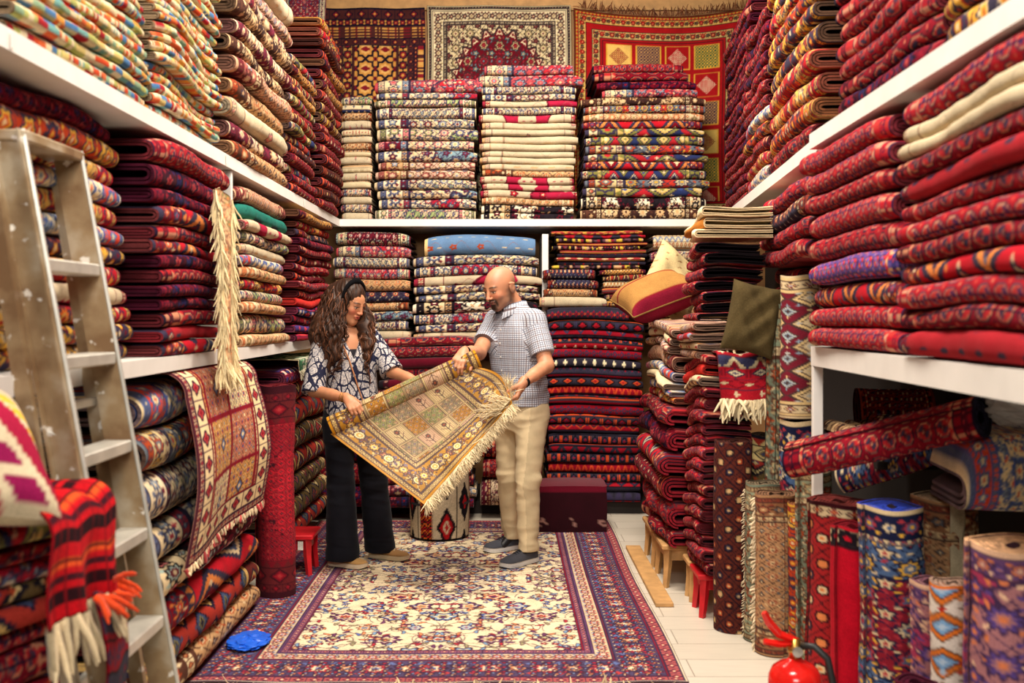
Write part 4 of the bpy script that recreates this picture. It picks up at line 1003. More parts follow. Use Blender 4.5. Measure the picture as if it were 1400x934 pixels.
def d_h2():
    p = [rgb(206, 190, 148), rgb(214, 200, 162), rgb(52, 44, 44), rgb(110, 70, 60), rgb(150, 130, 90), rgb(90, 24, 34)]
    d = make_design('floral', p, w=1.18, h=1.9, res=.004, fs=.12, borders=[(.010, 'line', 0), (.018, 'small', 2), (.014, 'line', 1), (.09, 'flower', 1), (.02, 'small', 1), (.014, 'small', 2)], sd=2)
    im = d['im']; ny, nx = im.shape[:2]; X, Y = np.meshgrid((np.arange(nx) + .5) * .004 - .59, (np.arange(ny) + .5) * .004 - .95)
    yc = Y + .23
    th = np.arctan2(yc, X); r = np.hypot(X / .385, yc / .50); lob = 1 + .06 * np.cos(28 * th)
    m = np.minimum(.59 - abs(X), .95 - abs(Y)) > .17
    put(im, m & (r < 1.04 * lob), p[2]); put(im, m & (r < 1.0 * lob), rgb(98, 14, 28))
    q = [rgb(104, 14, 28), p[1], p[2], rgb(170, 150, 110), rgb(140, 40, 50), rgb(90, 110, 120)]
    f_floral(im, m & (r < .93), X, yc, q, .13, 5)
    ring = m & (abs(r / lob - .95) < .045); an = tile(th, 2 * PI / 28)
    rosette(im, ring, an * .36, (r / lob - .95) * .36, .016, 4, [p[1], rgb(104, 14, 28)])
    rosette(im, m, X, yc, .05, 8, [p[2], p[1], rgb(104, 14, 28)])
    for sx in (-.1, .1): rosette(im, m, X - sx, yc, .036, 8, [p[2], p[1], rgb(150, 120, 60), p[1]])
    d['avg'] = im.reshape(-1, 3).mean(0); return d
def d_h3():
    R_ = rgb(158, 22, 26); p = [R_, gold, rgb(34, 24, 28), rgb(176, 30, 30), rgb(214, 180, 110), rgb(44, 74, 60)]
    d = make_design('plain', p, w=1.36, h=1.7, res=.005, borders=[(.012, 'line', rgb(160, 60, 20)), (.02, 'zig', rgb(190, 140, 50)), (.06, 'flower', rgb(206, 160, 80)), (.045, 'line', R_), (.062, 'flower', rgb(196, 164, 100)), (.02, 'line', R_)])
    im = d['im']; ny, nx = im.shape[:2]; X, Y = np.meshgrid((np.arange(nx) + .5) * .005 - .68, (np.arange(ny) + .5) * .005 - .85)
    m = np.minimum(.68 - abs(X), .85 - abs(Y)) > .222
    s = .225; x, y = tile(X, s, .5), tile(Y + .628, s, .5)
    
    ix = np.floor(X / s).astype(int); iy = np.floor((Y + .628) / s).astype(int); k = (ix * 3 + iy * 5) % 4
    sq = m & (np.maximum(abs(x), abs(y)) < .088)
    put(im, m & (np.maximum(abs(x), abs(y)) < .096), gold)
    for kk, (g, a1) in enumerate(((R_, ivory), (rgb(176, 132, 80), rgb(60, 40, 60)), (rgb(220, 180, 96), rgb(120, 30, 30)), (rgb(44, 84, 60), gold))):
        mm = sq & (k == kk); put(im, mm, g)
        if kk % 2 == 0: put(im, mm & (abs(x) + abs(y) < .075) & ((np.floor(x / .008) + np.floor(y / .008)) % 2 == 0), a1)
        else: put(im, mm & ((np.floor(x / .012) + np.floor(y / .012)) % 2 == 0), a1)
    d['avg'] = im.reshape(-1, 3).mean(0); return d
YH = 8.03
h1 = hang(444, 581, 2.3, 3.93, YH, d_h1(), 'dark ochre tribal carpet hung at the left of the back wall')
h2 = hang(584, 780, 2.3, 3.95, YH, d_h2(), 'ivory carpet with burgundy medallion hung on the back wall')
h3 = hang(784, 1026, 2.3, 3.93, YH, d_h3(), 'red carpet with panel grid hung at the right of the back wall', bow=.07)
q = np.linspace(WX(792, YH), WX(1020, YH), 30)
fringe('fringe', np.stack([q, YH - .03 + 0 * q, 3.93 - .07 * np.sin(PI * np.linspace(0, 1, 30))], 1), np.tile([0, -.1, 1], (30, 1)), .08, h3, n=120, thick=.004, col=rgb(110, 60, 30), seed=9)['kind'] = 'stuff'
SPEC['h4'] = ('floral', [rgb(150, 30, 44), ivory, navy, cream, blue, rose], None, None, .16, '')
h0 = hang(386, 446, 3.45, 4.2, 7.9, DZ('h4'), 'red and white floral carpet high in the left back corner')
SPEC['h5'] = ('lattice', [rgb(206, 150, 60), rgb(200, 60, 30), rgb(60, 30, 20), cream, rust, red], None, None, .12, '')
h5 = hang(1030, 1100, 3.4, 4.1, 7.6, DZ('h5'), 'golden lattice carpet high in the right back corner')

# ------------------------------------------------------------------ runner draped over the fat pale pile
def d_runner():
    R_ = rgb(128, 16, 34); p = [R_, cream, rgb(60, 28, 50), rgb(176, 60, 60), rgb(214, 170, 100), rgb(110, 120, 160)]
    d = make_design('plain', p, w=.70, h=1.5, res=.004, borders=[(.01, 'line', R_), (.026, 'small', rgb(206, 170, 130)), (.006, 'line', R_), (.075, 'small', rgb(226, 204, 156)), (.012, 'line', R_)])
    im = d['im']; ny, nx = im.shape[:2]; X, Y = np.meshgrid((np.arange(nx) + .5) * .004 - .35, (np.arange(ny) + .5) * .004 - .75)
    m = np.minimum(.35 - abs(X), .75 - abs(Y)) > .129
    x, y = tile(X, .205, .5), tile(Y, .235, .5); k = (np.floor(X / .205) + np.floor(Y / .235) * 2).astype(int) % 3
    sq = m & (abs(x) < .094) & (abs(y) < .108)
    for kk, g in enumerate((rgb(222, 202, 154), rgb(206, 152, 84), rgb(190, 120, 90))):
        mm = sq & (k == kk); put(im, mm, g)
        q = [g, g, rgb(80, 50, 50), rgb(170, 50, 50), rgb(90, 110, 150), rgb(230, 200, 150), rgb(110, 120, 80)]
        f_herati(im, mm, x, y, q, .055, 3); diam(im, mm, x, y, .03, .04, [rgb(80, 50, 50), q[4], q[5]])
    d['avg'] = im.reshape(-1, 3).mean(0); return d
dR = d_runner()
ztop = z6 + .024
def f_run(S, T):
    # S along aisle (0 near), T from the back of the pile over the edge and down
    y0 = 3.70 + S * 1.05
    Lb, Rr = .38, .09; total = 1.12; s = T * total
    flat = np.minimum(s, Lb); arc = np.clip(s - Lb, 0, Rr * PI / 2); dn = np.clip(s - Lb - Rr * PI / 2, 0, None)
    a = arc / Rr
    x = -1.34 - .335 + flat + Rr * np.sin(a) + .035 * np.sin(dn * 5.5) + .02 * S * np.minimum(dn * 3, 1) + .012
    z = ztop + Rr * 0 - Rr * (1 - np.cos(a)) - dn + .012 * np.sin(S * 6 + 1) * (1 - np.clip(s / Lb, 0, 1)) - 0.0
    y = y0 - dn * .06 + .012 * np.sin(dn * 9 + S * 2) * np.minimum(dn * 4, 1)
    x = x + .02 * np.sin(S * 7 + 1.0) * np.minimum(dn * 3, 1) 
    z = z + .05 * (S - .5) * np.minimum(dn * 2, 1) * 1.2
    return np.stack([x, y, z], -1)
run = cloth_sheet('draped_runner', f_run, 190, 330, dR, -.35, .35, -.42, .75, t=.007, back=rgb(140, 90, 80), flipn=True)
tag(run, 'cream and crimson panelled runner draped over the fat pale rug pile', 'rug')
Sx = np.linspace(0, 1, 40); e_ = f_run(Sx, np.ones(40))
rr = np.random.RandomState(4)
fg = fringe('fringe', e_, np.tile([.1, 0, -1], (40, 1)), .035, run, n=70, thick=.0065, seed=6, col=rgb(228, 205, 165), spread=.3)
fg['kind'] = 'stuff'
fg = fringe('tassel', e_, np.tile([.15, 0, -1], (40, 1)), .04, run, n=22, thick=.009, seed=16, col=rgb(180, 70, 70), spread=.3); fg['kind'] = 'stuff'

# ------------------------------------------------------------------ right hand floor piles, on little stools
def stool(name, x0, x1, y0, y1, h, mat, label, rz=0, arch=True):
    cx, cy = (x0 + x1) / 2, (y0 + y1) / 2; e = empty(name, (cx, cy, 0), rz); tag(e, label, 'stool'); a, b = (x1 - x0) / 2, (y1 - y0) / 2
    MB().box(-a - .015, a + .015, -b - .015, b + .015, h - .028, h, bev=.006).build('top', mat, e)
    for sx in (-1, 1):
        for sy in (-1, 1):
            px, py = sx * (a - .02), sy * (b - .02)
            MB().tube([(px + sx * .012, py + sy * .008, 0), (px, py, h * .5), (px - sx * .004, py, h - .02)], [.017, .022, .028], 4).build('leg', mat, e)
    for sx in (-1, 1): MB().box(sx * (a - .02) - .008, sx * (a - .02) + .008, -b + .02, b - .02, h * .62, h - .025).build('side_rail', mat, e)
    for sy in (-1, 1): MB().box(-a + .02, a - .02, sy * (b - .02) - .008, sy * (b - .02) + .008, h * .62, h - .025).build('side_rail', mat, e)
    return e
stool('wooden_stool', .84, 1.2, 5.3, 5.62, .232, M['wood'], 'low raw wooden stool under the fat crimson rug pile')
stool('wooden_stool', .84, 1.2, 5.74, 6.05, .232, M['wood'], 'low raw wooden stool farther under the fat crimson pile')
stool('red_stool', .93, 1.13, 4.77, 4.97, .212, M['red_paint'], 'low red painted stool under the slim red rug pile')
stool('wooden_stool', .93, 1.13, 5.03, 5.17, .212, M['wood'], 'low raw wooden stool behind the red stool')
e = empty('wooden_plank', (0, 0, 0)); tag(e, 'bare wooden plank on the floor by the crimson pile', 'plank')
MB().box(.74, .83, 4.95, 6.2, .001, .022).build('plank', M['wood'], e)
rstack('of crimson spiral pile, right floor', 5.2, 6.12, .236, [('turk_dark', dict(H=.10)), ('turk_red', dict(H=.15)), ('baluch_red', dict(H=.13)), ('red_field', dict(H=.12, dx=.03)), ('dark_wine', dict(H=.13, dx=-.02)), ('turk_dark', dict(H=.105))],
       Xf=.80, Hs=.13, seed=81, yw=.007, Dp=.42, spiral=5, t=.013, g=.007, droop=.2, bulge=.03, joff=.02, jit=.02, warp_amp=.03, back=rgb(96, 20, 32), edge=rgb(130, 30, 40))
zp1 = STACKS['of crimson spiral pile, right floor'][1]
rstack('of light pile atop the crimson spirals', 5.26, 6.05, zp1, ['gold_red', 'ivory_blue', 'kilim_light', 'ivory_blue', ('rosy_tan', dict(H=.09, layers=3)), 'pale_pink', 'kilim_light', 'pale_pink'],
       Xf=.84, Hs=.048, seed=82, yw=.007, Dp=.36, joff=.018, jit=.03, warp_amp=.03, bulge=.03, t=.007)
rstack('of slim red pile above red stool', 4.73, 5.18, .216, seq(15, ['turk_red', 'turk_dark', 'turk_bright', 'turk_dark'], 83) + ['kilim_light', 'solid_coral', 'turk_red'], Xf=.91, Hs=.056, seed=83, yw=.006, Dp=.245, joff=.015, jit=.03, warp_amp=.03, bulge=.02, spiral=0, layers=3, t=.008, g=.003, back=rgb(50, 30, 36))
zp2 = STACKS['of slim red pile above red stool'][1]
rstack('of striped pile under the black-backed rugs', 4.76, 5.17, zp2, ['pale_pink', 'kilim_light', 'kilim_light', 'pale_pink'], Xf=.88, Hs=.045, seed=84, yw=.006, Dp=.27, joff=.018, jit=.02, warp_amp=.02, bulge=.02, t=.007)
zp3 = STACKS['of striped pile under the black-backed rugs'][1]
rstack('of black-backed pile behind olive pillow', 4.80, 5.17, zp3, ['turk_dark', 'turk_dark', 'turk_red', 'turk_dark', 'turk_red', 'turk_dark', 'turk_red'], Xf=.92, Hs=.054, seed=85, yw=.007, Dp=.31, joff=.018, jit=.03, layers=3, warp_amp=.035, bulge=.03, t=.008, g=.005, back=rgb(16, 10, 14), edge=rgb(14, 9, 12))
zp4 = STACKS['of black-backed pile behind olive pillow'][1]
rstack('of hides over the black-backed rugs', 4.82, 5.16, zp4, ['hide', 'hide_brown', 'hide'], Xf=.93, Hs=.036, seed=86, yw=.007, Dp=.36, joff=.018, jit=.03, t=.004, bulge=.05, warp_amp=.05, obname='folded_hide', cat='hide', edge=cream, back=rgb(200, 180, 140))

# cushions as pinched pillows
def pillow(name, w, h, th, loc, rot, mat, colfn, label, pipe=None, n=46, crease=.012, seed=0):
    u = np.linspace(-1, 1, n); U, Vv = np.meshgrid(u, u, indexing='ij')
    sq = 1 - .07 * (1 - np.cos(PI * U)) * .5 * 0
    prof = (np.clip(1 - U ** 4, 0, 1) * np.clip(1 - Vv ** 4, 0, 1)) ** .55
    ear = 1 - .06 * (1 - np.abs(U) ** 2) * np.abs(Vv) ** 3; eax = 1 - .06 * (1 - np.abs(Vv) ** 2) * np.abs(U) ** 3
    rr = np.random.RandomState(seed); wr = sum(a * np.sin(U * k1 + Vv * k2 + p) for a, k1, k2, p in zip(rr.uniform(.2, 1, 6), rr.uniform(-9, 9, 6), rr.uniform(-9, 9, 6), rr.uniform(0, 6, 6)))
    Zt = th / 2 * prof + crease * wr * prof * .3; Zb = -th / 2 * prof + crease * wr * prof * .2
    X = U * w / 2 * eax; Y = Vv * h / 2 * ear
    A = np.stack([X, Zt * 0 - 0 + Y * 0 + Zt, Y], -1); B = np.stack([X, Zb, Y], -1)
    V = np.concatenate([A.reshape(-1, 3), B.reshape(-1, 3)]); V[:, 1] *= -1
    i, j = np.meshgrid(np.arange(n - 1), np.arange(n - 1), indexing='ij'); a = (i * n + j).ravel()
    F = np.stack([a, a + n, a + n + 1, a + 1], 1); F2 = F[:, ::-1] + n * n
    col = np.concatenate([colfn(U.ravel(), Vv.ravel(), True), colfn(U.ravel(), Vv.ravel(), False)])
    o = make_mesh(name, V, np.concatenate([F, F2]), mat, None, col=col, loc=loc); o.rotation_euler = rot
    tag(o, label, 'cushion')
    if pipe is not None:
        k = np.concatenate([[(x, -1) for x in u], [(1, x) for x in u[1:]], [(x, 1) for x in u[::-1][1:]], [(-1, x) for x in u[::-1][1:]]])
        P = np.array([(a_ * w / 2 * (1 - .06 * (1 - b_ ** 2) * abs(a_) ** 3), 0, b_ * h / 2 * (1 - .06 * (1 - a_ ** 2) * abs(b_) ** 3)) for a_, b_ in k])
        MB().tube(P, .005, 6, pipe, cap=False).build('piping', M['flat'], o, smooth=True)
    return o
def one(c): return lambda U, V, f: np.tile(np.array(c), (len(U), 1))
def stripes_c(U, V, f):
    c = np.tile(np.array(rgb(156, 114, 62)), (len(U), 1)); c[(np.abs(V + .2) > .62) & (np.abs(V + .2) < .70)] = rgb(120, 24, 34); c[(np.abs(V + .2) > .76) & (np.abs(V + .2) < .80)] = rgb(120, 24, 34); c[V < -.86] = rgb(112, 20, 40)
    if not f: c[:] = rgb(112, 20, 40)
    return c
def sprig_c(U, V, f):
    c = np.tile(np.array(rgb(206, 184, 134)), (len(U), 1)); m = (np.sin(U * 13 + 2 * np.sin(V * 7)) * np.sin(V * 15 + np.sin(U * 9)) > .82); c[m] = rgb(150, 110, 70); return c
ztl = STACKS['of light pile atop the crimson spirals'][1]
P_ = W(886, 437, 6.05)
pillow('cushion', .44, .40, .21, (P_[0] + .01, 5.80, ztl + .155), (R_ := math.radians(-74), math.radians(-20), .15), M['flat'], stripes_c, 'burgundy cushion with an ochre striped face on the pile edge', pipe=rgb(120, 90, 50), seed=2)
pillow('cushion', .40, .44, .12, (1.03, 6.16, ztl + .235), (math.radians(-20), math.radians(38), .35), M['flat'], sprig_c, 'cream cushion with faint brown sprigs leaning above the burgundy cushion', seed=3)
pillow('cushion', .24, .34, .11, tuple(W(1029, 436, 4.60)), (math.radians(-14), math.radians(13), -.1), M['flat'], one(rgb(74, 62, 38)), 'olive brown plain cushion leaning on black-backed rugs', seed=4, crease=.02)

# kilim with a thick fringe thrown over the slim red pile
dK = DZ('kilim_rw', 0)
def f_thr(S, T):
    Q = W(1012, 480, 4.62); s = T * .42
    x = Q[0] - .11 + S * .26 + .03 * T; top = zp2 + .03
    a = np.clip(s - .16, 0, .06) / .04; a = np.clip(a, 0, PI / 2)
    y = 4.86 - np.minimum(s, .16) - .04 * np.sin(a) + .008 * np.sin(S * 9)
    z = top - .04 * (1 - np.cos(a)) - np.clip(s - .22, 0, None) * .9 + .012 * np.sin(S * 8 + 1) * np.exp(-s * 3)
    return np.stack([x, y, z], -1)
th = cloth_sheet('fringed_kilim', f_thr, 60, 70, dK, -.3, .1, -.45, 0, t=.007, mat='flat', back=rgb(120, 30, 36), flipn=True)
tag(th, 'red and white kilim with thick cream fringe below the olive cushion', 'kilim')
Sx = np.linspace(0, 1, 30)
fringe('fringe', f_thr(Sx, np.ones(30)), np.tile([-.4, -.5, -1], (30, 1)), .11, th, n=60, thick=.0075, seed=21, col=rgb(226, 208, 168), spread=.35)['kind'] = 'stuff'
fringe('fringe', f_thr(Sx, np.full(30, .05)) + [.05, -.02, .02], np.tile([.5, -1, .3], (30, 1)), .10, th, n=46, thick=.0075, seed=22, col=rgb(226, 208, 168), spread=.5, curl=.8)['kind'] = 'stuff'

# ------------------------------------------------------------------ standing rolls
def roll(px, Y, R, h, key, label, **kw):
    o = rolled_rug(h, R, key, (WX(px, Y), Y, kw.pop('z0', .002)), **kw); tag(o, label, 'rug', 'rolled rugs standing on the right'); return o
S_ = SPEC
roll(1003, 4.62, .084, .87, 'baluch', 'dark brown patterned roll standing nearest the slim red pile', seed=1, u_span=.9)
rg = roll(1041, 4.475, .072, .70, 'sage', 'sage green standing roll with fringed side edge', seed=2)
roll(1040, 4.79, .058, .88, 'olive_tribal', 'olive and rust roll standing behind the sage green roll', seed=3)
rb = roll(1060, 4.30, .080, .685, 'tan_floral', 'light brown floral standing roll right of the sage green one', seed=4)
roll(1090, 4.44, .080, .985, 'bluefloral', 'blue and crimson standing roll beneath the tall patterned roll', seed=5)
rt = roll(1090, 4.44, .076, .63, 'lozenge' if 'lozenge' in SPEC else 'cream_burg', 'tall cream and crimson diamond roll balanced on another roll', seed=6, z0=.998, squash=.02)
roll(1062, 4.62, .045, 1.50, 'sage', 'slim green roll squeezed behind the tall diamond roll', seed=7)
roll(1094, 4.20, .045, .66, 'rust_gold', 'slim orange-red roll wedged between brown and grey rolls', seed=8)
roll(1112, 4.05, .062, .82, 'sage', 'grey-green patterned roll behind the cream-diamond roll', seed=9)
roll(1147, 3.765, .105, .75, 'lattice_red', 'thick brick red roll with cream diamonds on the right', seed=10)
r9 = roll(1166, 3.56, .062, .70, 'redcream' if 'redcream' in SPEC else 'red_sparse', 'bright red roll with a cream patterned top band', seed=11)
roll(1218, 3.42, .098, .80, 'bluefloral', 'thick blue floral roll with a bright blue top edge', seed=12, edge=rgb(40, 60, 160))
rl = roll(1294, 3.58, .108, .80, 'tan_floral', 'thick tan roll with cream edge tied by a cream cloth', seed=13, edge=rgb(220, 190, 150))
roll(1270, 3.16, .048, .61, 'mauve', 'slim mauve roll beside the orange patterned roll', seed=14)
roll(1300, 2.95, .056, .66, 'ikat', 'orange and pale blue geometric standing roll', seed=15)
roll(1256, 2.86, .05, .40, 'dark_wine', 'short dark purple roll low in front of the mauve roll', seed=16)
roll(1384, 2.70, .115, .83, 'mauve', 'large mauve and violet roll nearest at the right', seed=17, edge=rgb(206, 160, 120))
def side_fringe(o, R, h, ang_, z0=0, n=70, ln=.03, seed=0, th=.004, col=rgb(220, 200, 165)):
    zz = np.linspace(.01, h - .01, 30); p = np.stack([R * math.cos(ang_) + 0 * zz, R * math.sin(ang_) + 0 * zz, zz], 1)
    f = fringe('fringe', p, np.tile([math.cos(ang_), math.sin(ang_), -.4], (30, 1)), ln, o, n=n, thick=th, seed=seed, col=col, spread=.35); f['kind'] = 'stuff'
side_fringe(rg, .075, .68, PI, seed=31, ln=.02, th=.0025)
side_fringe(rb, .082, .67, PI * .97, seed=32, ln=.03, th=.005)
side_fringe(rt, .084, .62, 0.0, seed=33, ln=.035, th=.005)
# cream cloth strip tied on the tan roll
def f_tie(S, T):
    a = -1.9 + S * .35; s = T * .36
    r_ = .118 + .01 * np.sin(T * 12) + .012
    return np.stack([r_ * np.cos(a) + (S - .5) * .0, r_ * np.sin(a), .79 - s * .9 + .01 * np.sin(S * 6)], -1)
cloth_sheet('cloth_strip', f_tie, 8, 40, DZ('hide'), -.1, .1, -.2, .2, t=.006, parent=rl)

# ------------------------------------------------------------------ lying rolls at the right
def lying(p0, p1, R, key, label, squash=.25, **kw):
    p0, p1 = np.array(p0, float), np.array(p1, float); dv = p1 - p0; L = np.linalg.norm(dv)
    o = rolled_rug(L, R, key, tuple(p0), vertical=False, squash=squash, u_span=kw.pop('u_span', 1.25), **kw)
    o.rotation_euler = (0, -math.asin(dv[2] / L), math.atan2(dv[1], dv[0]))
    return tag(o, label, 'rug')
lying(W(1162, 690, 3.86) + [0, 0, .045], W(1318, 632, 3.58) + [0, 0, .02], .058, 'bluefloral', 'navy and rust roll lying across the standing rolls', seed=41, edge=rgb(30, 20, 30), back=rgb(30, 20, 26))
oA = lying(W(1088, 668, 3.74) + [0, 0, .05], W(1350, 605, 3.22) + [0, 0, .02], .060, 'turk_dark', 'dark red roll with tan end lying topmost across others', seed=42, edge=rgb(40, 40, 60), back=rgb(26, 20, 30))
e = empty('wooden_shelf', (1.7, 4.1, .88)); tag(e, 'dark low board under the small rolls in the recess', 'shelf')
MB().box(-.33, .38, -.42, .95, 0, .03).build('board', M['dark_wall'], e)
for k, (a, b_, R, key, lb) in enumerate((((1128, 600), (1176, 628), .031, 'brown_cream', 'cream and brown slim roll, left of three in the recess'),
                                  ((1152, 585), (1204, 612), .031, 'brown_cream', 'cream and brown slim roll, middle of three in the recess'),
                                  ((1176, 572), (1236, 612), .033, 'brown_cream', 'cream and brown slim roll, right of three in the recess'))):
    y0, y1 = 4.52 - k * .005, 4.02 - k * .005
    lying((WX(a[0], y0) + .03, y0, .912), (WX(b_[0], y1) + .03, y1, .912), R, key, lb, seed=50 + k, squash=.1)
lying((1.62, 4.42, .914), (1.92, 4.1, .914), .05, 'navy_border', 'blue and orange slim roll at the rear of the recess', seed=54, squash=.1)
lying((1.62, 4.62, .914), (1.95, 4.56, .914), .095, 'baluch_red', 'dark red roll deepest inside the recess', seed=55, squash=.3)
ob = folded_rug(.56, .42, .25, 'ivory_blue', (1.745, 3.12, .815), -.12, 43, layers=3, t=.02, g=.01, half=False, droop=.5, bulge=.03, v0=0.2); tag(ob, 'fat folded cream and blue floral rug at the right edge', 'rug')

# ------------------------------------------------------------------ crumpled clear plastic on the fat roll
def crumple(name, c, r, seed, mat, label, cat, flat=1.0):
    n = 40; u = np.linspace(0, 2 * PI, n, endpoint=False); v = np.linspace(.02, PI - .02, n // 2); U, Vv = np.meshgrid(u, v, indexing='ij')
    rr = np.random.RandomState(seed); k = 1 + sum(.09 * np.abs(np.sin(U * a + Vv * b + p)) - .05 for a, b, p in zip(rr.randint(1, 7, 8), rr.uniform(-8, 8, 8), rr.uniform(0, 6, 8)))
    P = np.stack([r[0] * k * np.cos(U) * np.sin(Vv), r[1] * k * np.sin(U) * np.sin(Vv), r[2] * k * np.cos(Vv)], -1); m = n // 2
    F = [[i * m + j, ((i + 1) % n) * m + j, ((i + 1) % n) * m + j + 1, i * m + j + 1] for i in range(n) for j in range(m - 1)]
    o = make_mesh(name, P.reshape(-1, 3), F, mat, None, smooth=False, loc=c); return tag(o, label, cat)
m, nt, p = new_mat('clear_plastic_film'); p.inputs['Base Color'].default_value = (.8, .8, .8, 1); p.inputs['Roughness'].default_value = .12; p.inputs['Alpha'].default_value = .45
M['film'] = m
crumple('plastic_wrap', (1.70, 3.30, 1.14), (.12, .09, .05), 4, M['film'], 'crumpled clear plastic wrap on the fat floral roll', 'wrap')
crumple('plastic_wrap', (-1.13, 4.36, .028), (.085, .11, .02), 7, M['blue_plastic'], 'crumpled bright blue plastic on floor by the sagging pile', 'wrap')

# ------------------------------------------------------------------ fire extinguisher
def lathe(prof, n=40):
    P = np.array(prof); th = np.arange(n) * 2 * PI / n; m = len(P)
    V = np.stack([P[:, None, 0] * np.cos(th), P[:, None, 0] * np.sin(th), np.broadcast_to(P[:, None, 1], (m, n))], -1).reshape(-1, 3)
    F = [[i * n + j, i * n + (j + 1) % n, (i + 1) * n + (j + 1) % n, (i + 1) * n + j] for i in range(m - 1) for j in range(n)]
    return V, F
ex = empty('fire_extinguisher', (WX(1087, 3.1), 3.1, 0)); tag(ex, 'red fire extinguisher with black hose on the floor', 'fire extinguisher')
V, F = lathe([(0, .004), (.07, .004), (.08, .012), (.082, .03), (.082, .31), (.08, .33), (.07, .352), (.05, .368), (.028, .376), (.02, .385), (0, .386)])
MB().add(V, F).build('cylinder_body', M['red_enamel'], ex, smooth=True)
V, F = lathe([(0, .38), (.019, .38), (.019, .4), (.024, .403), (.024, .418), (.016, .422), (.016, .445), (0, .446)], 20)
MB().add(V, F).build('valve', M['brass'], ex, smooth=True)
MB().tube([(.01, 0, .435), (-.05, -.005, .46), (-.085, -.01, .50), (-.10, -.012, .53)], [.010, .013, .013, .010], 4).build('handle', M['red_enamel'], ex)
MB().tube([(.0, 0, .43), (-.05, -.005, .43), (-.10, -.01, .44)], [.008, .011, .009], 4).build('carrying_lever', M['red_enamel'], ex)
MB().tube([(.015, -.01, .425), (.05, -.03, .43), (.085, -.05, .40), (.098, -.06, .33), (.098, -.06, .2), (.094, -.058, .1)], .011, 10).build('hose', M['black_rubber'], ex, smooth=True)
V, F = lathe([(0, 0), (.016, 0), (.016, .006), (0, .007)], 20); V = V[:, [0, 2, 1]] * [1, -1, 1] + [.0, -.024, .412]
MB().add(V, F).build('pressure_gauge', M['steel'], ex)

# ------------------------------------------------------------------ left side: standing roll, stool, hanging fringe
rr_ = rolled_rug(1.09, .095, 'wornred' if 'wornred' in SPEC else 'red_field', (-1.20, 5.17, .002), seed=61, u_span=1.3, back=rgb(90, 24, 30))
tag(rr_, 'worn crimson roll standing between the draped pile and stool', 'rug')
st = stool('red_stool', -1.27, -1.09, 5.52, 5.74, .235, M['red_paint'], 'small red painted stool beside the worn crimson roll')
mb = MB()
for k, c in enumerate(((.85, .7, .1), (.1, .3, .7), (.9, .9, .85))): mb.box(-.06 + .04 * k, -.03 + .04 * k, -.1105, -.108, .15, .2, c)
mb.build('painted_panel', M['flat'], st)
def f_hf(S, T):
    return np.stack([-1.185 + .012 * np.sin(S * 9 + T * 3) + .03 * T, 4.02 + S * .22 - T * .03, 1.96 - T * .72 + .02 * np.sin(S * 4)], -1)
hf = cloth_sheet('hanging_runner', f_hf, 26, 80, DZ('orange_cream'), -.1, .1, -.4, .3, t=.006, back=cream, flipn=True)
tag(hf, 'narrow cream runner with long side fringe hanging off the shelf', 'rug')
T_ = np.linspace(0, 1, 40)
for s_, sd in ((0, 1), (1, 2)):
    f = fringe('fringe', f_hf(np.full(40, float(s_)), T_) + [.01, 0, 0], np.tile([.12, -.22 if s_ == 0 else .22, -1], (40, 1)), .10, hf, n=260, thick=.004, seed=sd, col=rgb(226, 206, 160), spread=.16); f['kind'] = 'stuff'
f = fringe('fringe', f_hf(np.linspace(0, 1, 20), np.ones(20)), np.tile([.1, 0, -1], (20, 1)), .10, hf, n=40, thick=.006, seed=5, col=rgb(226, 206, 160)); f['kind'] = 'stuff'

# throw on top of tribal pile
zt = STACKS['of tribal floor pile left of woman'][1]
def f_th2(S, T):
    y = 5.75 + S * 1.1; s = T * .5
    return np.stack([-1.60 + np.minimum(s, .40) + .0 * S, y + .01 * np.sin(T * 20), zt + .03 + .012 * np.abs(np.sin(S * 9 + T * 3)) - np.clip(s - .40, 0, None) * .6], -1)
SPEC['greenwhite'] = ('floral', [rgb(222, 214, 190), green, rgb(40, 90, 60), green, rgb(90, 160, 110), cream], None, None, .2, '')
o = cloth_sheet('fringed_throw', f_th2, 90, 50, DZ('greenwhite'), -.5, .5, -.4, .1, t=.005, mat='flat', back=cream, flipn=True)
tag(o, 'white and green fringed throw on the tribal floor pile', 'throw')
f = fringe('fringe', f_th2(np.linspace(0, 1, 40), np.ones(40)), np.tile([.6, -.5, -.3], (40, 1)), .07, o, n=80, thick=.005, seed=8, col=rgb(226, 214, 180)); f['kind'] = 'stuff'

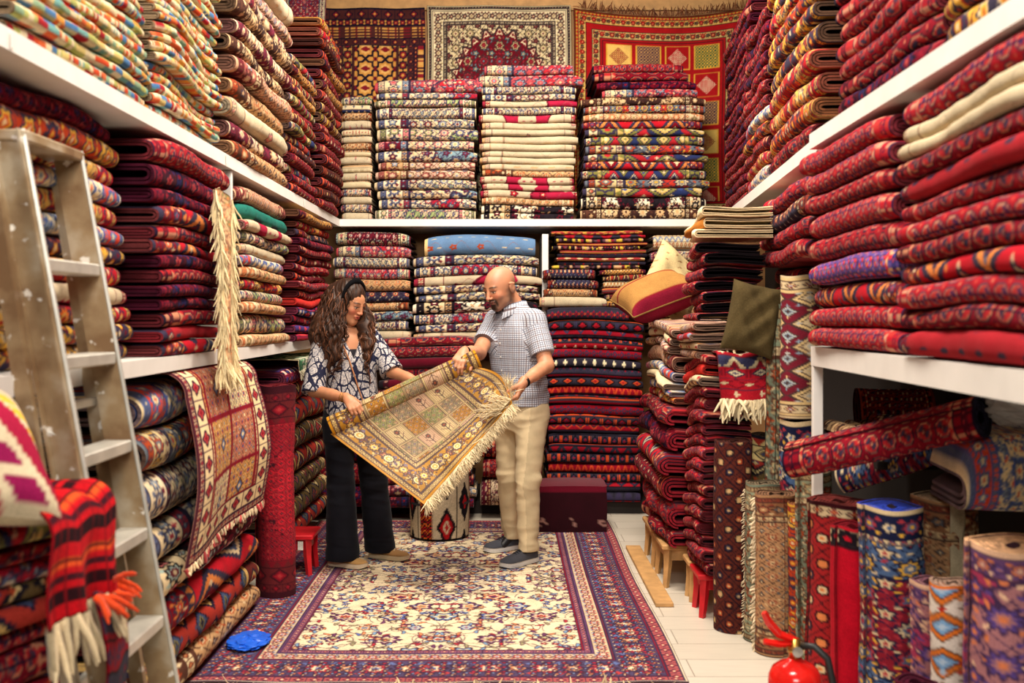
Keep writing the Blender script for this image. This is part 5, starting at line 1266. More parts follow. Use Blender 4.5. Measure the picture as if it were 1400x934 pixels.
# ------------------------------------------------------------------ pouf and velvet block
SPEC['poufd'] = ('plain', [rgb(190, 176, 150), rgb(190, 176, 150), black, red, red, orange], None, [], None, '')
def d_pouf():
    g = rgb(196, 180, 152); d = make_design('plain', [g, g, black, rgb(168, 24, 30), orange, g], w=1.2, h=.5, res=.0035, borders=[])
    im = d['im']; ny, nx = im.shape[:2]; X, Y = np.meshgrid((np.arange(nx) + .5) * .0035 - .6, (np.arange(ny) + .5) * .0035 - .25)
    P = .4; x = tile(X, P); m = np.ones(X.shape, bool)
    x6 = tile(X, P / 2); yy = tile(Y, .16, .25)
    xq = np.round(X / .006) * .006; yq = np.round(Y / .01) * .01
    # column of serrated diamonds
    for cx, c1, c2 in ((-.13, rgb(168, 24, 30), g), (0.01, black, rgb(168, 24, 30))):
        u = abs(tile(xq, P) - cx) / .062; v = abs(tile(yq, .30, .5 if cx < 0 else 0)) / .13
        put(im, (u + v < 1), black); put(im, (u + v < .72), c1); put(im, (u + v < .4), c2); put(im, (u + v < .2), rgb(168, 24, 30))
    put(im, abs(x + .062) < .0035, black); put(im, abs(x - .078) < .0035, black)
    st = abs(x - .135) < .042; put(im, st, rgb(30, 18, 20))
    z1 = abs(tile(yq, .045) - (abs(tile(X, .042)) - .0105) * 1.2) < .006
    put(im, st & z1, orange); put(im, st & (abs(tile(yq, .045, .5) - (abs(tile(X, .042)) - .0105) * 1.2) < .005), rgb(168, 24, 30))
    put(im, (abs(Y + .01) < .008) & ~st & (abs(x - .05) < .05), rgb(60, 60, 64))
    d['avg'] = im.reshape(-1, 3).mean(0); return d
dP = d_pouf()
n = 150; prof = [(0.001, .002, 0), (.17, .002, 0), (.186, .012, 0)] + [(.190 + .006 * math.sin(PI * q), .012 + q * .44, 1) for q in np.linspace(0, 1, 90)] + [(.184, .464, 1), (.17, .472, 2), (.12, .476, 2), (.001, .478, 2)]
P = np.array(prof); th = np.linspace(0, 2 * PI, n); m = len(P)
V = np.stack([P[:, None, 0] * np.cos(th), P[:, None, 0] * np.sin(th), np.broadcast_to(P[:, None, 1], (m, n))], -1).reshape(-1, 3)
uu = np.tile(th / (2 * PI) * 1.2 - .6, m); vv = np.repeat(P[:, 1] - .24, n)
col = sample(dP, uu, vv); col[np.repeat(P[:, 1] < .016, n)] = black
F = [[i * n + j, i * n + j + 1, (i + 1) * n + j + 1, (i + 1) * n + j] for i in range(m - 1) for j in range(n - 1)]
po = make_mesh('pouf', V, F, M['flat'], None, col=col, loc=(WX(601, 6.5), 6.52, .012), rz=2.55)
tag(po, 'round kilim pouf with cream, black and red diamonds', 'pouf')
MB().tube([(.19 * math.cos(a), .19 * math.sin(a), .470) for a in np.linspace(0, 2 * PI, 60)], .006, 6, rgb(206, 196, 176), cap=False).build('piping', M['flat'], po, smooth=True)
vb = MB(); x0, x1 = WX(738, 6.62), WX(829, 6.62)
n1, n2 = 30, 16
def rbox(w, dpt, h, r=.03, n=22, col=None, puff=.012, seed=0):
    """soft-cornered block"""
    u = np.linspace(-1, 1, n); V = []; F = []; k = 0; rr = np.random.RandomState(seed)
    for ax in range(3):
        for s in (-1, 1):
            A, B = np.meshgrid(u, u, indexing='ij'); Q = np.empty((n, n, 3)); Q[..., ax] = s; Q[..., (ax + 1) % 3] = A; Q[..., (ax + 2) % 3] = B
            V.append(Q.reshape(-1, 3)); i, j = np.meshgrid(np.arange(n - 1), np.arange(n - 1), indexing='ij'); a = (i * n + j).ravel() + k
            f = np.stack([a, a + n, a + n + 1, a + 1], 1); F.append(f if s > 0 else f[:, ::-1]); k += n * n
    V = np.concatenate(V); half = np.array([w / 2, dpt / 2, h / 2]); core = half - r
    P = V * half; cl = np.clip(P, -core, core); dlt = P - cl; ln = np.linalg.norm(dlt, axis=1)[:, None]
    P = np.where(ln > 1e-6, cl + dlt / np.maximum(ln, 1e-6) * np.minimum(ln, r), P)
    bul = np.prod(np.cos(V * PI / 2 * .9) ** .5 * (np.abs(V) < .999) + (np.abs(V) >= .999), axis=1)[:, None]
    P = P + V * (np.abs(V) >= .999) * bul * puff
    P[:, 2] += h / 2
    return P, np.concatenate(F)
Vb, Fb = rbox(x1 - x0, .34, .30, .02)
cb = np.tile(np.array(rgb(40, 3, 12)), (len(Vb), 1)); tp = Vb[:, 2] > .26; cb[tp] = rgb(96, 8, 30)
sp = (np.hypot(tile(Vb[:, 0], .2), tile(Vb[:, 2] - .06, .4)) < .03) & (hashi(Vb[:, 0] * 400, Vb[:, 2] * 400) > .6); cb[sp] = rgb(150, 110, 100)
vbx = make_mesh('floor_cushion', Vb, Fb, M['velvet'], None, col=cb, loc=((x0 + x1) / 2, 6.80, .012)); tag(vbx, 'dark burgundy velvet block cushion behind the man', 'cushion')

# ------------------------------------------------------------------ step ladder leaning at the left
def ladder_mat():
    m, nt, p = new_mat('paint_stained_aluminium'); L = nt.links.new
    tc = N(nt, 'ShaderNodeTexCoord'); n1 = N(nt, 'ShaderNodeTexNoise', Scale=7.0, Detail=6.0); L(tc.outputs['Object'], n1.inputs['Vector'])
    cr = N(nt, 'ShaderNodeValToRGB'); e_ = cr.color_ramp.elements
    e_[0].position = .35; e_[0].color = (.20, .115, .055, 1); e_[1].position = .62; e_[1].color = (.46, .38, .27, 1)
    x = cr.color_ramp.elements.new(.5); x.color = (.33, .23, .125, 1)
    L(n1.outputs[0], cr.inputs[0]); 
    n2 = N(nt, 'ShaderNodeTexNoise', Scale=26.0, Detail=3.0); L(tc.outputs['Object'], n2.inputs['Vector'])
    c2 = N(nt, 'ShaderNodeValToRGB'); c2.color_ramp.elements[0].position = .66; c2.color_ramp.elements[1].position = .7
    L(n2.outputs[0], c2.inputs[0]); mx = N(nt, 'ShaderNodeMix', _data_type='RGBA'); L(c2.outputs[0], mx.inputs[0]); L(cr.outputs[0], mx.inputs[6]); mx.inputs[7].default_value = (.78, .74, .66, 1)
    L(mx.outputs[2], p.inputs['Base Color']); p.inputs['Metallic'].default_value = .25; p.inputs['Roughness'].default_value = .42
    return m
M['ladder'] = ladder_mat(); M['alu'] = simple_mat('worn_aluminium', (205, 202, 192), .38, metal=.5, scale=14, var=.14)
lad = empty('step_ladder', (-.896, 2.73, 0)); tag(lad, 'paint-stained aluminium step ladder leaning on the left shelves', 'ladder')
LYN, LYF = -.17, .17       # near / far rail
def lx(z): return -z * .182
ZT = 1.93
def rail(y, wdt, off, z0, z1, nm, mat, k=1.0, lipy=.022):
    mb = MB(); s = math.atan(.182 * k)
    a = np.array([lx(z0) * k + off, y, z0]); b = np.array([lx(0) * k + off - (z1) * .182 * k + 0, y, z1]); b[0] = a[0] - (z1 - z0) * .182 * k
    for (o0, o1, y0, y1) in ((-wdt, 0, -.0015, .0015), (-.006, 0, 0, lipy), (-wdt, -wdt + .006, 0, lipy)):
        V = []
        for p_ in (a, b):
            V += [(p_[0] + o0, y + y0, p_[2]), (p_[0] + o1, y + y0, p_[2]), (p_[0] + o1, y + y1, p_[2]), (p_[0] + o0, y + y1, p_[2])]
        F = [[0, 1, 5, 4], [1, 2, 6, 5], [2, 3, 7, 6], [3, 0, 4, 7], [3, 2, 1, 0], [4, 5, 6, 7]]
        mb.add(V, F)
    return mb.build(nm, mat, lad)
rail(LYN, .078, 0, 0.004, ZT, 'rail', M['ladder'], lipy=-.022); rail(LYF, .078, 0, .004, ZT, 'rail', M['ladder'], lipy=.022)
for y, s_ in ((LYN, -1), (LYF, 1)):
    MB().tube([(lx(0.004) + .001, y + s_ * .004, .02), (lx(0.004) + .001 - (ZT - .02) * .182, y + s_ * .004, ZT)], .0065, 6).build('edge_strip', M['alu'], lad)
    MB().box(lx(0) - .11, lx(0) + .01, y - .026, y + .026, 0, .035, bev=.006).build('rubber_foot', M['black_rubber'], lad)
for z in (1.60, 1.345, 1.09, .835, .58, .325):
    x = lx(z)
    tr_ = MB().box(x - .078, x + .004, LYN + .003, LYF - .003, z - .035, z, bev=.004)
    tr_.build('tread', M['alu'], lad)
xt = lx(ZT); MB().box(xt - .10, xt + .012, LYN - .012, LYF + .012, ZT - .03, ZT, bev=.005).build('top_cap', M['ladder'], lad)
for y in (LYN - .035, LYF + .03):
    mb = MB(); V = []
    for (x, z) in ((xt - .055, ZT - .05), (lx(0) - .11, 0.004)):
        V += [(x - .04, y - .012, z), (x, y - .012, z), (x, y + .012, z), (x - .04, y + .012, z)]
    mb.add(V, [[0, 1, 5, 4], [1, 2, 6, 5], [2, 3, 7, 6], [3, 0, 4, 7], [3, 2, 1, 0], [4, 5, 6, 7]]); mb.build('rear_leg', M['ladder'], lad)
for z in (.5, 1.2): 
    x = xt - .07 + (lx(0) - .13 - xt + .07) * (ZT - .05 - z) / (ZT - .05)
    MB().box(x - .012, x + .012, LYN - .03, LYF + .03, z - .012, z + .012).build('rear_brace', M['alu'], lad)
MB().tube([(lx(1.15) - .02, LYN + .01, 1.13), (lx(1.15) - .2, LYN - .02, 1.2)], .006, 6).build('spreader', M['alu'], lad)

# ------------------------------------------------------------------ nearest pile at the left, kilims and throws
def nstack(*a, **k): return stack(*a, **k)
nstack('of nearest kilim pile at left', -1.23, 2.27, 1.15, .004, ['kilim_red', 'kilim_dark', 'violet_red', 'kilim_red', ('kilim_red', dict(H=.13)), ('turk_dark', dict(H=.11)), 'turk_dark', 'caucasus', 'olive_tribal', 'cream_red', 'turk_dark', 'multi', 'solid_coral'],
       .62, Hs=[.12, .12, .12, .11, .12, .11, .062, .062, .05, .055, .05, .055, .05], seed=91, Dp=.21, mat='flat', obname='folded_kilim', cat='kilim', jit=.03, joff=.018, warp_amp=.03, layers=3, res=.007, fit=.995)
zn = STACKS['of nearest kilim pile at left'][1]
def kil_c(U, V, f):
    c = np.tile(np.array(rgb(196, 180, 150)), (len(U), 1)); a = U + V * .6
    c[np.abs(a) < .75] = rgb(150, 24, 56); q = np.round((U * 3 + V) * 3) / 3; c[(np.abs(tile(a, .9)) < .12) & (np.abs(tile(V, .25)) < .09)] = rgb(214, 170, 60)
    c[(np.abs(a) < .35)] = rgb(196, 180, 150); c[(np.abs(a) < .2) & (np.abs(tile(V, .4)) < .13)] = rgb(130, 20, 70); return c
pillow('cushion', .40, .42, .16, (-1.20, 2.14, zn + .18), (math.radians(-50), math.radians(12), 1.0), M['flat'], kil_c, 'kilim cushion with crimson and yellow zigzags, nearest at left', seed=8)
SPEC['plaid'] = ('plain', [rgb(196, 20, 30), rgb(196, 20, 30), black, rgb(90, 16, 26), orange, rgb(40, 30, 34)], None, [], None, '')
def d_plaid():
    d = make_design('plain', [rgb(182, 18, 28)] * 6, w=.5, h=.9, res=.004, borders=[]); im = d['im']; ny, nx = im.shape[:2]
    X, Y = np.meshgrid((np.arange(nx) + .5) * .004 - .25, (np.arange(ny) + .5) * .004 - .45); m = np.ones(X.shape, bool)
    for per, w_, off, c in ((.19, .02, 0, rgb(40, 14, 20)), (.19, .012, .3, rgb(60, 20, 30)), (.19, .016, .55, rgb(216, 80, 36)), (.095, .004, .2, rgb(30, 14, 20))): put(im, abs(tile(Y, per, off)) < w_, c)
    put(im, abs(tile(X, .05)) < .003, rgb(120, 16, 24)); d['avg'] = im.reshape(-1, 3).mean(0); return d
dPl = d_plaid()
def f_pl(S, T):
    s = T * .62; Lb = .34; a = np.clip(s - Lb, 0, .10) / .064; a = np.minimum(a, PI / 2); dn = np.clip(s - Lb - .10, 0, None)
    r0 = -1.37 + np.minimum(s, Lb) * .98 + .064 * np.sin(a) + .03 * dn
    y = 2.52 - S * .34 - .35 * np.minimum(s, Lb + .1) * .35 + .01 * np.sin(s * 20)
    z = zn + .02 - .064 * (1 - np.cos(a)) - dn + .025 * np.abs(np.sin(S * 7 + s * 4)) * (1 - a / PI) + .01
    return np.stack([r0 + .015 * np.sin(S * 12) * np.minimum(1, dn * 8), y, z], -1)
pl = cloth_sheet('fringed_throw', f_pl, 60, 120, dPl, -.25, .25, -.45, .45, t=.006, mat='flat', back=rgb(150, 16, 26), flipn=False)
tag(pl, 'bright red striped throw with cream fringe on the nearest pile', 'throw')
f = fringe('fringe', f_pl(np.linspace(0, 1, 20), np.ones(20)), np.tile([.2, 0, -1], (20, 1)), .12, pl, n=26, thick=.009, seed=9, col=rgb(206, 186, 150), spread=.15); f['kind'] = 'stuff'
def f_pl2(S, T):
    s = T * .6; return np.stack([-.985 + .02 * np.sin(s * 9) + .03 * S, 2.50 - S * .2 + .04 * np.sin(s * 5), .80 - s * .95 + .01 * np.sin(S * 8)], -1)
p2 = cloth_sheet('fringed_throw', f_pl2, 30, 80, DZ('kilim_red'), -.2, .2, -.3, .3, t=.008, mat='flat', back=rgb(120, 16, 26), flipn=False)
tag(p2, 'red tribal textile with orange tufts hanging below the red throw', 'throw')
f = fringe('tassel', f_pl2(np.linspace(0, 1, 20), np.full(20, .02)), np.tile([.8, 0, -.3], (20, 1)), .08, p2, n=24, thick=.008, seed=10, col=rgb(214, 70, 30), spread=.4); f['kind'] = 'stuff'

# ------------------------------------------------------------------ smooth bodies from distance fields
V3 = lambda *a: np.array(a, float)
def nrm(v): v = np.asarray(v, float); return v / np.linalg.norm(v)
def cap(a, b, ra, rb, k=.012): return ('cap', V3(*a), V3(*b), ra, rb, k)
def ell(c, r, R=None, k=.012): return ('ell', V3(*c), V3(*r), R, k)
def d_one(P, q):
    t = q[0]
    if t == 'cap':
        a, b, ra, rb = q[1:5]; ba = b - a; h = np.clip((P - a) @ ba / (ba @ ba), 0, 1)
        return np.linalg.norm(P - a - h[:, None] * ba, axis=1) - (ra + (rb - ra) * h)
    if t == 'ell':
        c, r, R = q[1:4]; p = P - c
        if R is not None: p = p @ np.array(R).T
        k0 = np.linalg.norm(p / r, axis=1); k1 = np.linalg.norm(p / r ** 2, axis=1)
        return k0 * (k0 - 1) / np.maximum(k1, 1e-6)
    if t == 'loft':
        zs, cx, cy, A, B, l, f, n = q[1:9]; z = P[:, 2]
        x = P[:, 0] - np.interp(z, zs, cx); y = P[:, 1] - np.interp(z, zs, cy)
        a = np.interp(z, zs, A); b = np.interp(z, zs, B); pl = x * l[0] + y * l[1]; pf = x * f[0] + y * f[1]
        qn = (np.abs(pl / a) ** n + np.abs(pf / b) ** n) ** (1 / n)
        d = (qn - 1) * np.minimum(a, b)
        return np.maximum(d, np.maximum(z - zs[-1], zs[0] - z))
    if t == 'fn': return q[1](P)
def loft(secs, l, f, n=2.2, k=.03):
    s = np.array(secs, float)
    zz = np.linspace(s[0, 0], s[-1, 0], 60); L_ = [np.interp(zz, s[:, 0], s[:, i]) for i in range(1, 5)]
    ker = np.ones(7) / 7; L_ = [np.convolve(np.pad(a, 3, mode='edge'), ker, 'valid') for a in L_]
    return ('loft', zz, L_[0], L_[1], L_[2], L_[3], l, f, n, k)
def field(prims):
    def f(P):
        d = np.full(len(P), 9.0)
        for q in prims:
            sub = q[0] == 'sub'; qq = q[1] if sub else q
            e = d_one(P, qq); k = q[2] if sub else qq[-1]
            if sub: e = -e; h = np.clip(.5 - .5 * (d - e) / k, 0, 1); d = d + (e - d) * h + k * h * (1 - h)
            else: h = np.clip(.5 + .5 * (d - e) / k, 0, 1); d = d + (e - d) * h - k * h * (1 - h)
        return d
    return f
def axis_grid(lo, hi, res, fine=()):
    """cell edges, finer within given intervals [(a,b,res)]"""
    x = [lo]
    while x[-1] < hi:
        r = res
        for a, b, q in fine:
            if a - .01 < x[-1] < b + .01: r = min(r, q)
        x.append(x[-1] + r)
    while len(x) % 4 != 1: x.append(x[-1] + res)
    return np.array(x)
def mesh_field(f, gx, gy, gz, slack=.03):
    nx, ny, nz = len(gx), len(gy), len(gz); B = 4
    D = np.full((nx, ny, nz), 1.0, np.float32)
    bx, by, bz = (nx - 1) // B, (ny - 1) // B, (nz - 1) // B
    cx, cy, cz = [.5 * (g[:-1:B] + g[B::B]) for g in (gx, gy, gz)]
    hx, hy, hz = [.5 * (g[B::B] - g[:-1:B]) for g in (gx, gy, gz)]
    I, J, K = np.meshgrid(np.arange(bx), np.arange(by), np.arange(bz), indexing='ij'); I, J, K = I.ravel(), J.ravel(), K.ravel()
    dc = np.empty(len(I))
    for s in range(0, len(I), 200000):
        e = slice(s, s + 200000); dc[e] = f(np.stack([cx[I[e]], cy[J[e]], cz[K[e]]], 1))
    rad = np.sqrt(hx[I] ** 2 + hy[J] ** 2 + hz[K] ** 2) * 1.3 + .006
    inside = dc < -rad
    near = np.abs(dc) <= rad
    kk = np.arange(B + 1)
    for i, j, k in zip(I[inside], J[inside], K[inside]): D[i * B:i * B + B + 1, j * B:j * B + B + 1, k * B:k * B + B + 1] = -1
    I, J, K = I[near], J[near], K[near]
    a, b, c = np.meshgrid(kk, kk, kk, indexing='ij'); a, b, c = a.ravel(), b.ravel(), c.ravel()
    lin_ = ((I[:, None] * B + a) * ny + (J[:, None] * B + b)) * nz + (K[:, None] * B + c)
    lin_ = np.unique(lin_.ravel()); Df = D.ravel()
    for s in range(0, len(lin_), 300000):
        q = lin_[s:s + 300000]; k = q % nz; j = (q // nz) % ny; i = q // (nz * ny)
        Df[q] = f(np.stack([gx[i], gy[j], gz[k]], 1))
    S = D < 0
    cnt = np.zeros((nx - 1, ny - 1, nz - 1), np.uint8)
    for a in (0, 1):
        for b in (0, 1):
            for c in (0, 1): cnt += S[a:nx - 1 + a, b:ny - 1 + b, c:nz - 1 + c]
    act = (cnt > 0) & (cnt < 8); ci, cj, ck = np.nonzero(act); idx = np.full(act.shape, -1, np.int32); idx[act] = np.arange(len(ci))
    acc = np.zeros((len(ci), 3)); w = np.zeros(len(ci))
    g = (gx, gy, gz)
    for ax in range(3):
        o1, o2 = (ax + 1) % 3, (ax + 2) % 3
        for u in (0, 1):
            for v in (0, 1):
                o = [0, 0, 0]; o[o1] = u; o[o2] = v; p = [0, 0, 0]; p[:] = o; p[ax] = 1
                d0 = D[ci + o[0], cj + o[1], ck + o[2]]; d1 = D[ci + p[0], cj + p[1], ck + p[2]]
                m = (d0 < 0) != (d1 < 0); t = np.where(m, d0 / np.where(m, d0 - d1, 1), 0)
                A = np.stack([gx[ci + o[0]], gy[cj + o[1]], gz[ck + o[2]]], 1); Bq = np.stack([gx[ci + p[0]], gy[cj + p[1]], gz[ck + p[2]]], 1)
                acc += np.where(m[:, None], A + (Bq - A) * t[:, None], 0); w += m
    V = acc / w[:, None]
    F = []
    for ax in range(3):
        sl0 = [slice(1, -1)] * 3; sl0[ax] = slice(0, -1); sl1 = list(sl0); sl1[ax] = slice(1, None)
        a = S[tuple(sl0)]; b = S[tuple(sl1)]; m = a != b; i = np.array(np.nonzero(m)); off = np.array([1, 1, 1]); off[ax] = 0; i = i + off[:, None]
        o1, o2 = (ax + 1) % 3, (ax + 2) % 3
        def at(u, v):
            q = i.copy(); q[o1] -= u; q[o2] -= v; return idx[q[0], q[1], q[2]]
        q = np.stack([at(1, 1), at(0, 1), at(0, 0), at(1, 0)], 1); fl = b[m]
        q[fl] = q[fl][:, ::-1]; F.append(q)
    F = np.concatenate(F); F = F[(F >= 0).all(1)]
    return V, F
def field_mesh(name, f, lo, hi, res, mat, parent, colf=None, uvf=None, fine=((), (), ()), keep_big=True):
    g = [axis_grid(lo[i], hi[i], res, fine[i]) for i in range(3)]
    V, F = mesh_field(f, *g)
    col = colf(V) if colf else None; uv = uvf(V) if uvf else None
    return make_mesh(name, V, F, mat, parent, col=col, uvw=uv, smooth=True)

def hand(w, d, n, side_dir, curls, thumb, s=1.0, spread=0.0, k=.006):
    """gripping hand: wrist w, direction d, palm normal n, side_dir towards the thumb; returns capsules + finger tips"""
    d, n = nrm(d), nrm(n); n = nrm(n - d * d.dot(n)); t = np.cross(d, n); t = t * (1 if t.dot(side_dir) > 0 else -1)
    Q = []; offs = [.030, .010, -.011, -.030]; lens = [.072, .079, .073, .058]; fw_ = [.086, .090, .086, .078]; tips = []
    kn = []
    for i in range(4):
        a = w + d * .012 * s + t * offs[i] * .55 * s; b = w + d * fw_[i] * s + t * offs[i] * s
        Q.append(cap(a, b, .0165 * s, .0115 * s, .012)); kn.append(b)
        c = curls[i] if isinstance(curls, (list, tuple)) else curls; dirn = d + t * spread * (1.5 - i) * .3; dirn = nrm(dirn); p = b; r = .0096 * s
        for j, (fr_, cc) in enumerate(((.46, c), (.30, c * 1.1), (.24, c * .7))):
            ang_ = cc; ax = np.cross(dirn, n); nn_ = nrm(np.cross(ax, dirn)); dirn = nrm(dirn * math.cos(ang_) + nn_ * math.sin(ang_))
            q = p + dirn * lens[i] * fr_ * s; Q.append(cap(p, q, r, r * .9, .004)); p = q; r *= .9
        tips.append(p)
    b0 = w + d * .022 * s + t * .024 * s + n * .008 * s; b1 = b0 + nrm(d * thumb[0] + t * thumb[1] + n * thumb[2]) * .042 * s
    b2 = b1 + nrm(d * thumb[3] + t * thumb[4] + n * thumb[5]) * .032 * s; b3 = b2 + nrm(d * thumb[6] + t * thumb[7] + n * thumb[8]) * .024 * s
    Q += [cap(b0, b1, .0165 * s, .0125 * s, .012), cap(b1, b2, .0115 * s, .0105 * s, .004), cap(b2, b3, .0105 * s, .0085 * s, .004)]
    Q.append(cap(w - d * .02 * s, w + d * .03 * s, .022 * s, .022 * s, .012))
    return Q, kn, tips

def head_prims(hc, hf, s=1.0, male=True):
    """hc centre of head, hf facing direction; returns prims and frame"""
    hf = nrm(hf); side = nrm(np.cross(V3(0, 0, 1), hf)); up = np.cross(hf, side)     # side = the person's left
    R = np.array([side, hf, up])
    L = lambda x, y, z: hc + (side * x + hf * y + up * z) * s
    e = lambda c, r, k=.012: ell(L(*c), V3(*r) * s, R, k)
    c_ = lambda a, b, ra, rb, k=.01: cap(L(*a), L(*b), ra * s, rb * s, k)
    j = 1.0 if male else .88
    Q = [e((0, -.012, .034), (.0735, .095, .084)), e((0, .035, .0), (.062 * (1 if male else .95), .062, .085), .03),
         e((0, .030, -.058), (.052 * j, .056, .050 * j), .03), e((0, .066, -.092), (.024 * j, .022, .020), .022),
         c_((-.040 * j, .03, -.07), (-.012, .068, -.092), .022, .020, .02), c_((.040 * j, .03, -.07), (.012, .068, -.092), .022, .020, .02),
         c_((-.034, .083, .026), (.034, .083, .026), .011 if male else .008, .011 if male else .008, .014),       # brow
         e((.036, .066, -.018), (.022, .02, .02), .018), e((-.036, .066, -.018), (.022, .02, .02), .018)]   # cheekbones
    for sx in (-1, 1): Q.append(('sub', e((sx * .031, .106, .008), (.019, .016, .0125)), .012))
    for sx in (-1, 1): Q.append(e((sx * .031, .080, .008), (.0145, .0135, .0125), .003))
    for sx in (-1, 1): Q.append(c_((sx * .018, .094, .016), (sx * .044, .084, .016), .0038, .0038, .004))   # upper lids
    Q += [c_((0, .096, .018), (0, .113 if male else .109, -.020), .0075, .0105 if male else .009, .008),
          e((0, .116 if male else .111, -.024), (.011, .0105, .009), .006), e((.012, .103, -.027), (.0075, .009, .0065), .006), e((-.012, .103, -.027), (.0075, .009, .0065), .006),
          c_((-.018, .092, -.050), (.018, .092, -.050), .0065, .0065, .008), c_((0, .099, -.047), (0, .098, -.047), .008, .008, .008),
          c_((-.012, .094, -.060), (.012, .094, -.060), .0075, .0075, .006), ('sub', c_((-.02, .103, -.0545), (.02, .103, -.0545), .0022, .0022), .004)]
    for sx in (-1, 1):
        Q += [e((sx * .081, -.014, -.004), (.011, .022, .033), .004), c_((sx * .088, -.026, .016), (sx * .083, -.002, .024), .006, .006, .005),
              ('sub', e((sx * .094, -.008, .0), (.006, .010, .016)), .004)]
    loc = lambda P: ((P - hc) @ R.T) / s
    return Q, L, loc, R

SK = dict(man=rgb(200, 140, 106), woman=rgb(192, 132, 96))
def skin_mat():
    m = pile_mat('skin', rough=.48, sheen=0.0, bump=.05, nscale=500, var=.03, spec=.4)
    p = m.node_tree.nodes['Principled BSDF']; p.inputs['Subsurface Weight'].default_value = .12; p.inputs['Subsurface Radius'].default_value = (.012, .005, .003); p.inputs['Subsurface Scale'].default_value = .6
    return m
M['skin'] = skin_mat()
def smooth_in(x, a, b): t = np.clip((x - a) / (b - a), 0, 1); return t * t * (3 - 2 * t)
def blend(col, m, c): m = np.clip(m, 0, 1)[:, None]; col[:] = col * (1 - m) + np.array(c) * m

def face_paint(V, col, loc, male):
    q = loc(V); x, y, z = q[:, 0], q[:, 1], q[:, 2]; fr = y > .03
    blend(col, .35 * np.exp(-((np.abs(x) - .042) / .018) ** 2 - ((z + .02) / .018) ** 2) * fr, rgb(214, 110, 90))
    blend(col, .35 * np.exp(-(x / .012) ** 2 - ((z + .024) / .012) ** 2) * (y > .09), rgb(214, 110, 90))
    lips = np.exp(-(x / .020) ** 6 - ((z + .0545) / .0105) ** 4) * (y > .085)
    blend(col, lips * .85, rgb(164, 84, 74) if male else rgb(184, 74, 70)); blend(col, np.exp(-(x / .02) ** 6 - ((z + .0545) / .0025) ** 2) * (y > .08), rgb(90, 34, 30))
    ax = np.abs(x)
    eb = np.exp(-((ax - .032) / .019) ** 6 - ((z - .0345 + (ax - .030) ** 2 * 9) / .0042) ** 2) * (y > .05); blend(col, eb * .9, rgb(44, 28, 20))
    ey = (((ax - .031) / .0135) ** 2 + ((z - .006) / .0055) ** 2 < 1) & (y > .07); col[ey] = rgb(214, 196, 180)
    col[(((ax - .031) / .0055) ** 2 + ((z - .005) / .0055) ** 2 < 1) & (y > .07)] = rgb(36, 22, 16)
    lash = np.exp(-((ax - .031) / .015) ** 6 - ((z - .0112) / .0026) ** 2) * (y > .07); blend(col, lash, rgb(30, 18, 14))
    blend(col, .5 * np.exp(-((ax - .031) / .016) ** 4 - ((z - .018) / .006) ** 2) * (y > .06), rgb(150, 96, 74) if male else rgb(130, 84, 70))
    if male:
        st = smooth_in(-z, .022, .045) * smooth_in(y, -.03, .0) * (z > -.14); blend(col, st * .5, rgb(84, 62, 52))
        side = smooth_in(-z, -.03, .02) * np.exp(-((y - .0) / .02) ** 2) * (ax > .055); blend(col, side * .4, rgb(90, 70, 60))
        go = np.maximum(np.exp(-(x / .024) ** 6 - ((z + .086) / .020) ** 4), np.exp(-(x / .027) ** 6 - ((z + .0405) / .0052) ** 4)) * (y > .05) * (1 - lips)
        go = np.maximum(go, np.exp(-((ax - .027) / .006) ** 2 - ((z + .06) / .024) ** 4) * (y > .05)); blend(col, go * .93, rgb(38, 26, 22))
        sc = smooth_in(z, .04, .075) + smooth_in(-y, .01, .05) * (z > -.05); blend(col, np.clip(sc, 0, 1) * .18 * (ax > .02), rgb(120, 96, 84))
    else:
        blend(col, .3 * np.exp(-((ax - .04) / .02) ** 2 - ((z + .03) / .02) ** 2) * fr, rgb(220, 100, 90))

def wrink(P, seed, freq, amp, stretch=(1, 1, 1)):
    r = np.random.RandomState(seed); o = 0; Q = P * np.array(stretch)
    for _ in range(7):
        k = nrm(r.normal(0, 1, 3)) * freq * r.uniform(.5, 1.6); o = o + np.sin(Q @ k + r.uniform(0, 6.28) + 1.5 * np.sin(Q @ (nrm(r.normal(0, 1, 3)) * freq * .6)))
    return o * amp / 4

